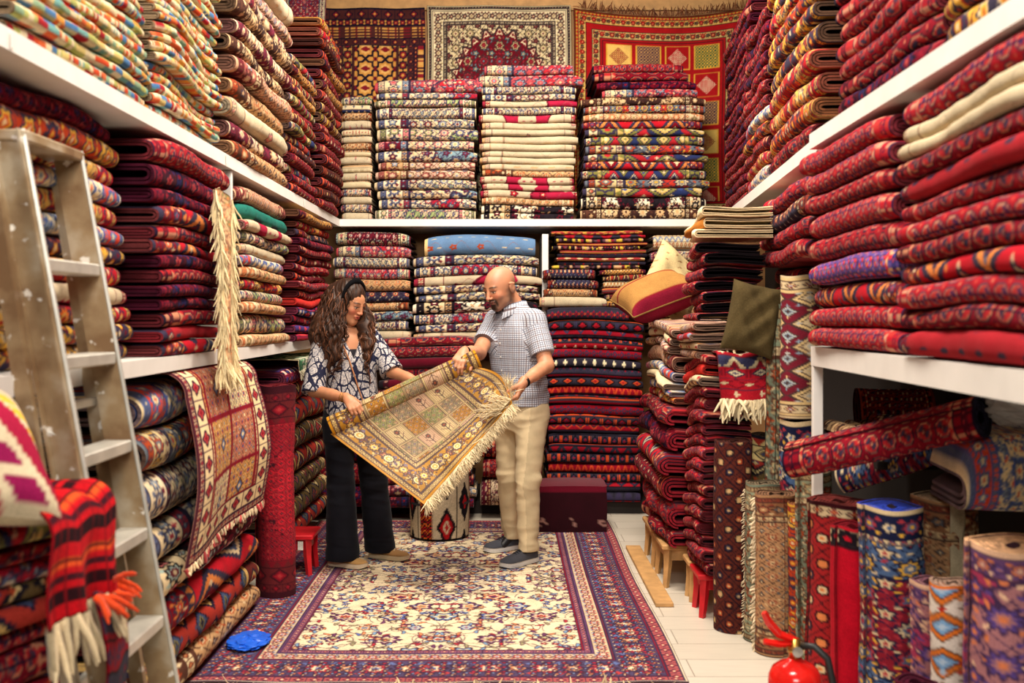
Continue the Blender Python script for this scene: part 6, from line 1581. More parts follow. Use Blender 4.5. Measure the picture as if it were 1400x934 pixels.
# shirt with woven checks, blouse with scale pattern
def check_mat():
    m, nt, p = new_mat('checked_cotton'); L = nt.links.new
    at = N(nt, 'ShaderNodeAttribute', _attribute_name='weave'); sp = N(nt, 'ShaderNodeSeparateXYZ'); L(at.outputs['Vector'], sp.inputs[0])
    outs = []
    for ax in (0, 1):
        for per, w_ in ((.0125, .0030), (.0375, .0042)):
            md = N(nt, 'ShaderNodeMath', _operation='PINGPONG'); L(sp.outputs[ax], md.inputs[0]); md.inputs[1].default_value = per / 2
            lt = N(nt, 'ShaderNodeMath', _operation='LESS_THAN'); L(md.outputs[0], lt.inputs[0]); lt.inputs[1].default_value = w_ / 2
            outs.append(lt)
    def mixc(a, fac, c, k):
        mu = N(nt, 'ShaderNodeMath', _operation='MULTIPLY'); L(fac, mu.inputs[0]); mu.inputs[1].default_value = k
        x = N(nt, 'ShaderNodeMix', _data_type='RGBA'); L(mu.outputs[0], x.inputs[0]); 
        if isinstance(a, tuple): x.inputs[6].default_value = a
        else: L(a, x.inputs[6])
        x.inputs[7].default_value = c; return x.outputs[2]
    navy_ = tuple(lin(rgb(52, 56, 84))) + (1,); br = tuple(lin(rgb(110, 84, 74))) + (1,)
    c = mixc(tuple(lin(rgb(190, 195, 206))) + (1,), outs[0].outputs[0], navy_, .75); c = mixc(c, outs[2].outputs[0], navy_, .75); c = mixc(c, outs[1].outputs[0], br, .6); c = mixc(c, outs[3].outputs[0], br, .6)
    L(c, p.inputs['Base Color']); p.inputs['Roughness'].default_value = .85; p.inputs['Specular IOR Level'].default_value = .15
    return m
M['check'] = check_mat()
def scale_mat():
    m, nt, p = new_mat('scale_print_cotton'); L = nt.links.new
    tc = N(nt, 'ShaderNodeTexCoord'); mp = N(nt, 'ShaderNodeMapping'); mp.inputs['Scale'].default_value = (40, 40, 25); L(tc.outputs['Object'], mp.inputs['Vector'])
    no = N(nt, 'ShaderNodeTexNoise', Scale=.8, Detail=3.0); L(mp.outputs[0], no.inputs['Vector'])
    mx = N(nt, 'ShaderNodeMix', _data_type='RGBA'); mx.inputs[0].default_value = .35; L(mp.outputs[0], mx.inputs[6]); L(no.outputs['Color'], mx.inputs[7])
    vo = N(nt, 'ShaderNodeTexVoronoi', _feature='DISTANCE_TO_EDGE', Scale=1.0); L(mx.outputs[2], vo.inputs['Vector'])
    n2 = N(nt, 'ShaderNodeTexNoise', Scale=.35, Detail=2.0); L(mp.outputs[0], n2.inputs['Vector'])
    th = N(nt, 'ShaderNodeMapRange'); th.inputs[1].default_value = .3; th.inputs[2].default_value = .7; th.inputs[3].default_value = .02; th.inputs[4].default_value = .15; L(n2.outputs[0], th.inputs[0])
    lt = N(nt, 'ShaderNodeMath', _operation='LESS_THAN'); L(vo.outputs['Distance'], lt.inputs[0]); L(th.outputs[0], lt.inputs[1])
    v2 = N(nt, 'ShaderNodeTexNoise', Scale=4.0, Detail=2.0); L(mp.outputs[0], v2.inputs['Vector'])
    cr = N(nt, 'ShaderNodeValToRGB'); cr.color_ramp.elements[0].position = .38; cr.color_ramp.elements[0].color = tuple(lin(rgb(120, 120, 132))) + (1,); cr.color_ramp.elements[1].position = .58; cr.color_ramp.elements[1].color = tuple(lin(rgb(202, 194, 188))) + (1,)
    L(v2.outputs[0], cr.inputs[0]); x = N(nt, 'ShaderNodeMix', _data_type='RGBA'); L(lt.outputs[0], x.inputs[0]); L(cr.outputs[0], x.inputs[6]); x.inputs[7].default_value = tuple(lin(rgb(30, 32, 56))) + (1,)
    L(x.outputs[2], p.inputs['Base Color']); p.inputs['Roughness'].default_value = .75; p.inputs['Specular IOR Level'].default_value = .2
    return m
M['scale'] = scale_mat()
M['khaki'] = pile_mat('khaki_cotton', rough=.85, sheen=.05, bump=.15, nscale=420, var=.04)
M['hair'] = pile_mat('dark_brown_hair', rough=.5, sheen=.0, bump=.2, nscale=120, var=.2, spec=.3)
M['shoe'] = pile_mat('shoe_knit', rough=.8, sheen=.1, bump=.4, nscale=520, var=.1)

def shoe(name, heel, toe, parent, up_c, sole_c, mat='shoe', low=False, w=1.0, lace=None):
    heel, toe = V3(*heel), V3(*toe); d = toe - heel; L_ = np.linalg.norm(d); d /= L_; sd = V3(-d[1], d[0], 0); zb = .014
    xs = np.array([0, .04, .14, .35, .62, .82, .93, .985, 1.0]); hw = np.array([.012, .026, .034, .035, .046, .045, .034, .018, .004]) * w
    tp = np.array([.070, .088, .094, .086, .062, .052, .046, .036, .028]) * (.82 if low else 1); u = np.linspace(0, 1, 44); W_ = np.interp(u, xs, hw); H_ = np.interp(u, xs, tp); 
    a = np.linspace(-.12, PI + .12, 26)
    P = []
    for i, uu in enumerate(u):
        for t in a:
            yy = W_[i] * np.sign(np.cos(t)) * abs(np.cos(t)) ** .75 * (1.02 if math.sin(t) < .4 else 1 - .25 * (math.sin(t) - .4)); zz = .022 + (H_[i] - .022) * max(math.sin(t), -.1)
            P.append(heel + d * uu * L_ + sd * yy + V3(0, 0, zz + zb - .008))
    P = np.array(P); n = len(a); F = [[i * n + j, i * n + j + 1, (i + 1) * n + j + 1, (i + 1) * n + j] for i in range(43) for j in range(n - 1)]
    make_mesh(name, P, F, M[mat], parent, col=np.tile(np.array(up_c), (len(P), 1)))
    # sole
    V = []; a2 = np.linspace(0, 1, 60); W2 = np.interp(u, xs, hw) + .004
    ring = [(u[i] * L_ * 1.02 - .004, W2[i]) for i in range(44)] + [(u[i] * L_ * 1.02 - .004, -W2[i]) for i in range(43, -1, -1)]
    ring = np.array(ring); m = len(ring)
    for z, g in ((0.0, -.003), (.003, 0), (.020, .001), (.026, -.002)):
        k = 1 + g * 12; ru = ring[:, 0]
        rise = .010 * np.clip((ru / L_ - .8) / .2, 0, 1) ** 2 * (1 if z < .01 else .6)
        V.append(heel + d * ru[:, None] * 1.0 + sd * (ring[:, 1] * (1 + g * 8))[:, None] + np.stack([0 * ru, 0 * ru, z + zb - .012 + rise], 1))
    V = np.concatenate(V); F = [[i * m + j, i * m + (j + 1) % m, (i + 1) * m + (j + 1) % m, (i + 1) * m + j] for i in range(3) for j in range(m)]
    F += [[j, j + 1, m - 2 - j, m - 1 - j] for j in range(0, 43)] + [[3 * m + m - 1 - j, 3 * m + m - 2 - j, 3 * m + j + 1, 3 * m + j] for j in range(0, 43)]
    make_mesh(name.replace('shoe', 'shoe_sole'), V, F, M[mat], parent, col=np.tile(np.array(sole_c), (len(V), 1)))
    if lace is not None:
        mb = MB()
        for q in np.linspace(.36, .62, 6):
            h = np.interp(q, xs, tp) + zb - .004
            mb.tube([heel + d * q * L_ + sd * .018 + V3(0, 0, h - .008), heel + d * (q + .01) * L_ + V3(0, 0, h + .001), heel + d * (q + .03) * L_ - sd * .018 + V3(0, 0, h - .009)], .0022, 5, lace)
        h = np.interp(.34, xs, tp) + zb
        mb.tube([heel + d * .34 * L_ + V3(0, 0, h), heel + d * .38 * L_ + sd * .03 + V3(0, 0, h + .008), heel + d * .45 * L_ + sd * .034 + V3(0, 0, h - .014)], .0022, 5, lace)
        mb.build(name.replace('shoe', 'shoe_laces'), M[mat], parent)

# =================================================================== the man
MF = nrm(V3(-.75, -.66, 0)); ML = V3(-MF[1], MF[0], 0)
man = empty('person', (.08, 5.93, 0)); tag(man, 'bald bearded person in checked shirt and khaki trousers holding the fringe', 'person')
org = V3(.08, 5.93, 0)
mC = V3(.085, 5.93, .90); mN = V3(.048, 5.91, 1.495)
mSL, mSR = mN + ML * .175 + V3(0, 0, -.072), mN - ML * .175 + V3(0, 0, -.072)
mEL, mWL = V3(.225, 5.68, 1.166), V3(.087, 5.475, 1.080)
mER, mWR = V3(-.165, 5.80, 1.235), V3(-.238, 5.525, 1.250)
mH = V3(-.038, 5.835, 1.615); mHF = nrm(V3(-.66, -.66, -.38))
mAL, mAR = V3(.125, 5.80, .11), V3(.035, 6.13, .11); mKL, mKR = V3(.122, 5.79, .50), V3(.01, 5.99, .50)
mHL, mHR = mC + ML * .095, mC - ML * .095
HQ, HL_, Hloc, HR_ = head_prims(mH, mHF, 1.03, True)
hq1, kn1, tp1 = hand(mWL, V3(-.36, -.28, -.85), V3(-.75, .1, .25), V3(-.1, -1, .3), [.75, .8, .85, .9], (.7, .5, .5, .8, -.1, .6, .8, -.3, .5), 1.02)
hq2, kn2, tp2 = hand(mWR, V3(-.28, -.72, -.52), V3(.05, .70, -.70), V3(.8, -.3, .3), [.55, .6, .65, .7], (.6, .8, .25, .9, .35, .3, .9, .1, .4), 1.0)
MB_ = HQ + [cap(mH - HR_[1] * .03 - HR_[2] * .05, mN + V3(0, 0, -.01), .060, .064, .03), cap(mN + V3(0, 0, -.03), mN + ML * .12 + V3(0, 0, -.075), .045, .038, .03), cap(mN + V3(0, 0, -.03), mN - ML * .12 + V3(0, 0, -.075), .045, .038, .03),
            loft([(.86, mC[0], mC[1], .16, .12), (1.0, .08, 5.925, .155, .115), (1.15, .07, 5.91, .16, .115), (1.3, .055, 5.905, .175, .115), (1.4, .048, 5.90, .165, .10), (1.46, .045, 5.90, .09, .07)], ML, MF),
            cap(mSL, mEL, .052, .043, .03), cap(mEL, mEL * .45 + mWL * .55, .043, .036, .02), cap(mEL * .5 + mWL * .5, mWL, .036, .027, .012),
            cap(mSR, mER, .052, .042, .03), cap(mER, mER * .45 + mWR * .55, .042, .036, .02), cap(mER * .5 + mWR * .5, mWR, .036, .027, .012),
            cap(mHL, mKL, .075, .052, .04), cap(mKL, mAL, .05, .036, .02), cap(mHR, mKR, .075, .052, .04), cap(mKR, mAR, .05, .036, .02),
            cap(mAL, mAL + MF * .08 + V3(0, 0, -.06), .03, .022, .02), cap(mAR, mAR + MF * .08 + V3(0, 0, -.06), .03, .022, .02)] + hq1 + hq2
def man_col(V):
    col = np.tile(np.array(SK['man']), (len(V), 1)); hd = np.linalg.norm(V - mH, axis=1) < .17; sub = col[hd]; face_paint(V[hd], sub, Hloc, True); col[hd] = sub
    col[V[:, 2] < .20] = rgb(26, 26, 30)
    arm = (V[:, 2] < 1.35) & (V[:, 2] > .9); blend(col, arm * .12 * (wrink(V, 3, 60, 1) > .1), rgb(150, 100, 70))
    for q in list(kn1) + list(kn2): blend(col, .25 * np.exp(-(np.linalg.norm(V - q, axis=1) / .009) ** 2), rgb(200, 110, 90))
    return col
def local(f): return lambda P: f(P + org)
def shift_build(name, prims, lo, hi, res, mat, parent, o, colf=None, uvf=None, fine=((), (), ()), fn=None):
    f = fn or field(prims); g = [axis_grid(lo[i], hi[i], res, fine[i]) for i in range(3)]; V, F = mesh_field(f, *g)
    col = colf(V) if colf else None; uv = uvf(V) if uvf else None
    return make_mesh(name, V - o, F, mat, parent, col=col, uvw=uv)
fineH = [((mH[i] - .125, mH[i] + .13, .0026),) for i in range(3)]
shift_build('body', MB_, (-.36, 5.36, .02), (.34, 6.24, 1.78), .0052, M['skin'], man, org, man_col, fine=fineH)
# shirt
slL, slR = mSL + (mEL - mSL) * .74, mSR + (mER - mSR) * .70
def shirt_f():
    tors = field([loft([(.925, mC[0] - .005, mC[1] - .005, .178, .138), (1.0, .08, 5.92, .178, .134), (1.1, .072, 5.91, .176, .132), (1.2, .064, 5.905, .182, .132), (1.3, .055, 5.90, .192, .130), (1.37, .05, 5.90, .192, .120), (1.43, .047, 5.90, .150, .10), (1.475, .045, 5.90, .11, .082), (1.51, .045, 5.905, .075, .068)], ML, MF, 2.4),
                  cap(mN + ML * .05 + V3(0, 0, -.03), mSL, .045, .062, .03), cap(mN - ML * .05 + V3(0, 0, -.03), mSR, .045, .062, .03)])
    def arm(a, b, e):
        d = nrm(e - a)
        def g(P):
            h = np.clip((P - a) @ (e - a) / ((e - a) @ (e - a)), 0, 1); dd = np.linalg.norm(P - a - h[:, None] * (e - a), axis=1) - (.064 + .006 * h); return np.maximum(dd, (P - b) @ d)
        return g
    gL, gR = arm(mSL, slL, mEL), arm(mSR, slR, mER)
    def f(P):
        d = tors(P)
        for g in (gL, gR):
            e = g(P); h = np.clip(.5 + .5 * (d - e) / .03, 0, 1); d = d + (e - d) * h - .03 * h * (1 - h)
        nk = d_one(P, cap(mN + V3(0, 0, -.005) + MF * .02, mN + V3(0, 0, .1) + MF * .06, .058, .07)); d = np.maximum(d, -nk)
        vv = d_one(P, cap(mN + MF * .11 + V3(0, 0, -.05), mN + MF * .06 + V3(0, 0, .06), .012, .04)); d = np.maximum(d, -vv)
        ax = P - V3(.07, 5.91, 0); low = np.clip((1.25 - P[:, 2]) / .3, 0, 1)
        d = d + wrink(P, 11, 26, .0042, (1, 1, .5)) * (.5 + low) + wrink(P, 12, 60, .0016)
        d = d + .004 * np.sin((P[:, 2] * 60 + (ax @ MF) * 30)) * np.exp(-((P[:, 2] - 1.02) / .09) ** 2)
        return d
    return f
def shirt_uv(V):
    q = V - V3(.06, 5.905, 0); a = np.arctan2(q @ ML, q @ MF); u = a * .165; v = V[:, 2].copy()
    for A, B in ((mSL, mEL), (mSR, mER)):
        d = nrm(B - A); p = V - A; t = p @ d; rr = np.linalg.norm(p - t[:, None] * d, axis=1); m = (rr < .095) & (t > .045)
        e1 = nrm(np.cross(d, V3(0, 0, 1))); e2 = np.cross(d, e1); aa = np.arctan2(p @ e1, p @ e2); u = np.where(m, aa * .066, u); v = np.where(m, t, v)
    return np.stack([u, v, 0 * u], 1)
sh_ = shift_build('shirt', None, (-.22, 5.62, .90), (.34, 6.16, 1.50), .005, M['check'], man, org, uvf=shirt_uv, fn=shirt_f())
# collar: folded band with two points
def collar():
    th = np.linspace(-2.75, 2.75, 60); V = []; UV = []
    for t in th:
        dr = MF * math.cos(t + 0) * -1 + ML * math.sin(t)      # t=0 at the nape
        fr_ = max(0, abs(t) - 1.6) / 1.15
        tilt = MF * .012
        for k, (r, z) in enumerate(((.068, -.012), (.067, .030), (.071, .034), (.082, .008), (.094 + .012 * fr_, -.014 - .030 * fr_), (.092 + .012 * fr_, -.016 - .030 * fr_), (.078, .002))):
            c = mN + V3(0, 0, .012) + MF * (.006 + .035 * fr_); V.append(c + dr * r + V3(0, 0, z - .030 * fr_ )); UV.append((t * .08, k * .012, 0))
    V = np.array(V); n = 7; F = [[i * n + j, i * n + j + 1, (i + 1) * n + j + 1, (i + 1) * n + j] for i in range(59) for j in range(n - 1)]
    make_mesh('collar', V - org, F, M['check'], man, uvw=np.array(UV))
collar()
mb = MB()
for z in (1.37, 1.29, 1.21, 1.13, 1.05):
    q = field([cap((0, 0, 0), (0, 0, 1), 1, 1)])
    c = V3(.055, 5.90, z) ; sf = shirt_f(); t = np.linspace(.05, .25, 120); P = c + MF * t[:, None] * 1.0; dv = sf(P); i = int(np.argmin(np.abs(dv))); p = P[i] + MF * .001
    Vv, Ff = lathe([(0, 0), (.0055, 0), (.0055, .002), (0, .003)], 12); Rm = np.stack([ML, V3(0, 0, 1), MF], 0); mb.add(Vv @ Rm + p - org, Ff)
mb.build('shirt_buttons', M['white_paint'], man)
# trousers
def pant_f(segs, hips, cuts, amp, seed, kb=.05):
    fs = field(segs + hips)
    def f(P):
        d = fs(P); z = P[:, 2]
        d = np.maximum(d, z - cuts[0]); 
        w = .35 + np.exp(-((z - .5) / .13) ** 2) + 1.0 * np.exp(-((z - .14) / .08) ** 2) + .7 * np.exp(-((z - .82) / .09) ** 2)
        d = d + wrink(P, seed, 30, amp * .5, (1, 1, 2.2)) * w + .0035 * w * np.abs(wrink(P, seed + 1, 22, 1.0, (1, 1, 3.0)))
        return np.maximum(d, cuts[1] - z)
    return f
pf = pant_f([cap(mHL + V3(0, 0, -.02), mKL, .098, .073, .03), cap(mKL, mAL + V3(0, 0, -.02), .073, .060, .02), cap(mHR + V3(0, 0, -.02), mKR, .098, .073, .03), cap(mKR, mAR + V3(0, 0, -.02), .073, .060, .02)],
            [loft([(.78, mC[0], mC[1], .15, .11), (.86, mC[0], mC[1], .172, .128), (.93, mC[0], mC[1], .168, .124), (.99, .08, 5.925, .162, .118)], ML, MF, 2.2, .05)], (.985, .085), .010, 21)
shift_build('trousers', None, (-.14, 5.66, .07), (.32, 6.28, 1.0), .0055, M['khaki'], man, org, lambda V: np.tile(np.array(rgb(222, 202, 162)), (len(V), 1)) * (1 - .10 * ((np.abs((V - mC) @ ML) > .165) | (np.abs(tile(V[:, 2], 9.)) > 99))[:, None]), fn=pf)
shoe('shoe', (.165, 5.865, -.0 + .012) - org * [1, 1, 0] if False else V3(.175, 5.855, .012) - org, V3(-.032, 5.665, .012) - org, man, rgb(72, 74, 82), rgb(206, 204, 200), lace=rgb(40, 40, 46))
shoe('shoe', V3(.095, 6.185, .012) - org, V3(-.137, 6.045, .012) - org, man, rgb(72, 74, 82), rgb(206, 204, 200), lace=rgb(40, 40, 46))
mb = MB()
def band_ring(mb, c, ax, r, w_, col, t=.004, n=28):
    ax = nrm(ax); e1 = nrm(np.cross(ax, V3(0, .1, 1))); e2 = np.cross(ax, e1)
    for k in np.linspace(-w_, w_, 3): mb.tube([c + ax * k + (e1 * math.cos(a) + e2 * math.sin(a)) * r for a in np.linspace(0, 2 * PI, n)], t, 6, col, cap=False)
ax = nrm(mWL - mEL); band_ring(mb, mWL - ax * .018 - org, ax, .030, .007, rgb(22, 22, 24)); mb.build('wristwatch', M['flat'], man, smooth=True)
mb = MB(); ax = nrm(mWR - mER); band_ring(mb, mWR - ax * .015 - org, ax, .030, .007, rgb(26, 26, 28)); mb.build('wristwatch', M['flat'], man, smooth=True)

# =================================================================== the woman
WF = nrm(V3(.45, -.89, 0)); WL = V3(-WF[1], WF[0], 0)
wo = empty('person', (-.89, 5.78, 0)); wog = V3(-.89, 5.78, 0); tag(wo, 'person with long curly hair, navy scale print blouse and black trousers', 'person')
wC = V3(-.893, 5.78, .86); wN = V3(-.925, 5.775, 1.385)
wSL, wSR = wN + WL * .150 + V3(0, 0, -.05), wN - WL * .150 + V3(0, 0, -.05)
wER, wWR = V3(-1.085, 5.60, 1.03), V3(-.868, 5.425, 1.0)
wEL, wWL = V3(-.665, 5.74, 1.13), V3(-.485, 5.60, 1.070)
wH = V3(-.905, 5.715, 1.525); wHF = nrm(V3(.80, -.50, -.42))
wAR, wAL = V3(-.955, 5.72, .10), V3(-.765, 5.92, .10); wKR, wKL = V3(-.96, 5.75, .46), V3(-.785, 5.87, .46)
wHR, wHL = wC - WL * .085, wC + WL * .085
GQ, GL_, Gloc, GR_ = head_prims(wH, wHF, .95, False)
rollA, rollB = V3(-.960, 5.42, .849), V3(-.154, 5.50, 1.2075); RD = nrm(rollB - rollA); RR = .052
hq3, kn3, tp3 = hand(wWR, V3(.52, -.48, -.52), V3(0, .77, -.63), V3(-.2, -.1, -1) * 0 + V3(.3, .6, .5), [.55, .62, .68, .75], (.7, .6, .5, .8, .2, .5, .9, 0, .4), .92)
hq4, kn4, tp4 = hand(wWL, V3(.86, -.12, .18), V3(.05, -.9, -.2), V3(-.1, -.2, 1), [.25, .3, .35, .4], (.7, .6, .3, .8, .5, .2, .9, .2, .2), .92)
WB = GQ + [cap(wH - GR_[1] * .03 - GR_[2] * .05, wN + V3(0, 0, -.02), .046, .048, .03), cap(wN + V3(0, 0, -.02), wN + WL * .11 + V3(0, 0, -.05), .038, .034, .03), cap(wN + V3(0, 0, -.02), wN - WL * .11 + V3(0, 0, -.05), .038, .034, .03),
           loft([(.80, wC[0], wC[1], .155, .11), (.95, -.90, 5.78, .13, .095), (1.05, -.905, 5.78, .125, .09), (1.17, -.912, 5.775, .14, .105), (1.26, -.918, 5.775, .145, .10), (1.33, -.922, 5.775, .13, .085), (1.375, -.925, 5.775, .08, .06)], WL, WF),
           cap(wSL, wEL, .040, .035, .02), cap(wEL, wWL * .6 + wEL * .4, .036, .030, .015), cap(wEL * .5 + wWL * .5, wWL, .031, .0225, .012),
           cap(wSR, wER, .040, .035, .02), cap(wER, wWR * .6 + wER * .4, .036, .030, .015), cap(wER * .5 + wWR * .5, wWR, .031, .0225, .012),
           cap(wHL, wKL, .07, .048, .04), cap(wKL, wAL, .046, .032, .02), cap(wHR, wKR, .07, .048, .04), cap(wKR, wAR, .046, .032, .02),
           cap(wAL, wAL + V3(.08, -.02, -.06), .026, .02, .02), cap(wAR, wAR + V3(.08, -.02, -.06), .026, .02, .02)] + hq3 + hq4
def wo_col(V):
    col = np.tile(np.array(SK['woman']), (len(V), 1)); hd = np.linalg.norm(V - wH, axis=1) < .16; sub = col[hd]; face_paint(V[hd], sub, Gloc, False); col[hd] = sub
    col[V[:, 2] < .20] = rgb(24, 22, 26)
    q = V - wN; camis = ((q @ WF) > .0) & (V[:, 2] < 1.262) & (V[:, 2] > 1.1) & (np.abs(q @ WL) < .10); col[camis] = rgb(22, 20, 30)
    for k in list(kn3) + list(kn4): blend(col, .2 * np.exp(-(np.linalg.norm(V - k, axis=1) / .008) ** 2), rgb(200, 110, 90))
    for t in list(tp3) + list(tp4): blend(col, .5 * np.exp(-(np.linalg.norm(V - t, axis=1) / .006) ** 2), rgb(236, 200, 190))
    return col
fineW = [((wH[i] - .12, wH[i] + .12, .0026),) for i in range(3)]
shift_build('body', WB, (-1.17, 5.33, .02), (-.30, 6.02, 1.66), .005, M['skin'], wo, wog, wo_col, fine=fineW)
def blouse_f():
    t = field([loft([(.83, wC[0], wC[1], .175, .135), (.92, -.898, 5.775, .160, .128), (1.0, -.90, 5.775, .150, .118), (1.1, -.908, 5.772, .150, .118), (1.2, -.915, 5.77, .158, .122), (1.27, -.92, 5.77, .160, .110), (1.33, -.922, 5.775, .140, .090), (1.37, -.925, 5.775, .085, .062), (1.40, -.925, 5.775, .055, .05)], WL, WF, 2.3)])
    def arm(a, e, fr_):
        b = a + (e - a) * fr_; d = nrm(e - a)
        def g(P):
            h = np.clip((P - a) @ (e - a) / ((e - a) @ (e - a)), 0, 1.1); dd = np.linalg.norm(P - a - h[:, None] * (e - a), axis=1) - (.050 + .014 * h + .004 * (h > fr_ - .12)); return np.maximum(dd, (P - b) @ d)
        return g
    gs = [arm(wSL, wEL, 1.02), arm(wSR, wER, 1.05)]
    def f(P):
        d = t(P)
        for g in gs:
            e = g(P); h = np.clip(.5 + .5 * (d - e) / .03, 0, 1); d = d + (e - d) * h - .03 * h * (1 - h)
        q = P - wN; a = np.abs(q @ WL); z = P[:, 2]; fr_ = q @ WF
        vz = a * 2.6 + 1.195      # V opening
        op = np.maximum(np.maximum(vz - z, -fr_), -(.0 - (1.5 - z)) * 0 - 1)
        opn = np.where((fr_ > 0) & (z > vz), -np.minimum((z - vz) * .36, fr_), np.maximum((vz - z) * .36, -fr_))
        d = np.maximum(d, -(opn))
        nk = d_one(P, cap(wN + V3(0, 0, -.01), wN + V3(0, 0, .1), .052, .05)); d = np.maximum(d, -nk)
        return d + wrink(P, 31, 30, .0045, (1, 1, .5)) + wrink(P, 32, 70, .0012)
    return f
shift_build('blouse', None, (-1.19, 5.50, .80), (-.56, 6.03, 1.43), .005, M['scale'], wo, wog, fn=blouse_f())
wp = pant_f([cap(wHL + V3(0, 0, -.02), wKL, .088, .080, .03), cap(wKL, wAL + V3(.01, 0, -.02), .080, .094, .02), cap(wHR + V3(0, 0, -.02), wKR, .088, .080, .03), cap(wKR, wAR + V3(.01, 0, -.02), .080, .098, .02)],
            [loft([(.74, wC[0], wC[1], .15, .11), (.84, wC[0], wC[1], .165, .122), (.92, wC[0], wC[1], .15, .112), (.99, -.90, 5.78, .135, .10)], WL, WF, 2.2, .05)], (.98, .055), .0055, 41)
shift_build('trousers', None, (-1.10, 5.58, .04), (-.62, 6.06, 1.0), .0055, M['khaki'], wo, wog, lambda V: np.tile(np.array(rgb(24, 24, 30)), (len(V), 1)), fn=wp)
shoe('shoe', V3(-1.025, 5.755, .012) - wog, V3(-.795, 5.665, .012) - wog, wo, rgb(176, 136, 84), rgb(214, 196, 166), low=True, w=.92, lace=rgb(206, 186, 150))
shoe('shoe', V3(-.815, 5.945, .012) - wog, V3(-.575, 5.85, .012) - wog, wo, rgb(150, 112, 70), rgb(206, 186, 150), low=True, w=.92, lace=rgb(206, 186, 150))
# hair
def hair_f():
    L = GL_; e = lambda c, r, k=.03: ell(L(*c), V3(*r), GR_, k)
    dwn = V3(0, 0, -1); cam_ = V3(0, -1, 0)
    pr = [e((0, -.028, .045), (.088, .105, .090)), e((0, -.07, -.01), (.092, .075, .10))]
    # masses hanging in world space
    back = wH + V3(-.085, .02, 0)
    pr += [cap(back + V3(.01, 0, .02), back + V3(-.035, -.01, -.17), .078, .098, .04), cap(back + V3(-.035, -.01, -.17), back + V3(-.02, -.03, -.33), .098, .070, .04), cap(back + V3(-.02, -.03, -.33), back + V3(-.01, -.045, -.42), .06, .03, .03),
           cap(wH + V3(-.06, -.06, .0), wH + V3(-.075, -.085, -.15), .045, .055, .03), cap(wH + V3(-.075, -.085, -.15), wH + V3(-.06, -.10, -.30), .055, .032, .03),
           cap(wH + V3(.02, .075, .03), wH + V3(.075, .055, -.10), .04, .05, .03), cap(wH + V3(.075, .055, -.10), wH + V3(.105, .0, -.22), .05, .036, .03), cap(wH + V3(.105, .0, -.22), wH + V3(.10, -.03, -.31), .034, .018, .02)]
    f0 = field(pr)
    def f(P):
        d = f0(P); q = Gloc(P)
        face = ((q[:, 0] / .060) ** 2 + ((q[:, 1] - .085) / .075) ** 2 + ((q[:, 2] + .025) / .088) ** 2) ** .5
        d = np.maximum(d, -(face - 1) * .06)
        a = np.arctan2(P[:, 1] - wH[1] - .02, P[:, 0] - wH[0] + .05); z = P[:, 2]
        low = np.clip((wH[2] + .05 - z) / .15, 0, 1)
        wv = np.sin(a * 17 + 3.2 * np.sin(z * 38 + a * 2)) * .5 + np.sin(a * 31 + 2.4 * np.sin(z * 55 + 1) + z * 20) * .4
        return d + wv * (.003 + .007 * low)
    return f, pr
hf_, hpr = hair_f()
def hair_col(V):
    a = np.arctan2(V[:, 1] - wH[1] - .02, V[:, 0] - wH[0] + .05); z = V[:, 2]
    s = .5 + .5 * np.sin(a * 40 + 4 * np.sin(z * 38 + a * 2)); s2 = .5 + .5 * np.sin(a * 90 + 3 * np.sin(z * 60)); k = (s * .6 + s2 * .4)[:, None]
    low = np.clip((1.5 - z) / .3, 0, 1)[:, None]
    c0 = np.array(rgb(34, 20, 14)); c1 = np.array(rgb(104, 64, 40)); return c0 + (c1 - c0) * k * (.45 + .55 * low)
hr = shift_build('hair', None, (-1.17, 5.50, 1.02), (-.72, 5.92, 1.68), .0042, M['hair'], wo, wog, hair_col, fn=hf_)
mb = MB(); r = np.random.RandomState(8); g3 = np.zeros(3)
starts = []
tries = 0
while len(starts) < 300 and tries < 40:
    tries += 1
    P = r.uniform((-1.12, 5.52, 1.2), (-.76, 5.88, 1.64), (3000, 3)); d = hf_(P); P = P[(abs(d) < .006)]
    P = P[:60]; starts += list(P)
for p in starts[:300]:
    c = wH + V3(-.04, .02, -.05); Q = [p]; v = V3(0, 0, -1.0); ph = r.uniform(0, 6.28); out = nrm((p - c) * [1, 1, 0])
    n = r.randint(10, 20); amp = r.uniform(.003, .008); e1 = np.cross(out, V3(0, 0, 1))
    base = p.copy()
    ok = True; pts = []
    for k in range(n):
        z = base + V3(0, 0, -.011 * k); z = z + out * .004
        # slide along the surface
        gd = hf_(np.array([z, z + V3(.004, 0, 0), z + V3(0, .004, 0)])); gr = np.array([gd[1] - gd[0], gd[2] - gd[0], 0]) / .004; gl = np.linalg.norm(gr)
        if gl > .2 and abs(gd[0]) < .05: z = z - gr / gl * (gd[0] - .004) * .9
        base = base + (z - (base + V3(0, 0, -.011 * k))) * .6
        if z[2] < 1.06: break
        q_ = Gloc(np.array([z]))[0]
        if q_[1] > .03 and abs(q_[0]) < .055 and q_[2] > -.11: break
        pts.append(z + e1 * amp * math.sin(k * 1.1 + ph) + out * amp * .7 * math.cos(k * 1.1 + ph))
    if len(pts) > 4:
        m = len(pts); mb.tube(np.array(pts) - wog, np.linspace(.0042, .0014, m), 5, np.array(rgb(70, 42, 27)) * r.uniform(.5, 1.6), cap=False)
mb.build('hair_locks', M['hair'], hr, smooth=True)['kind'] = 'stuff'
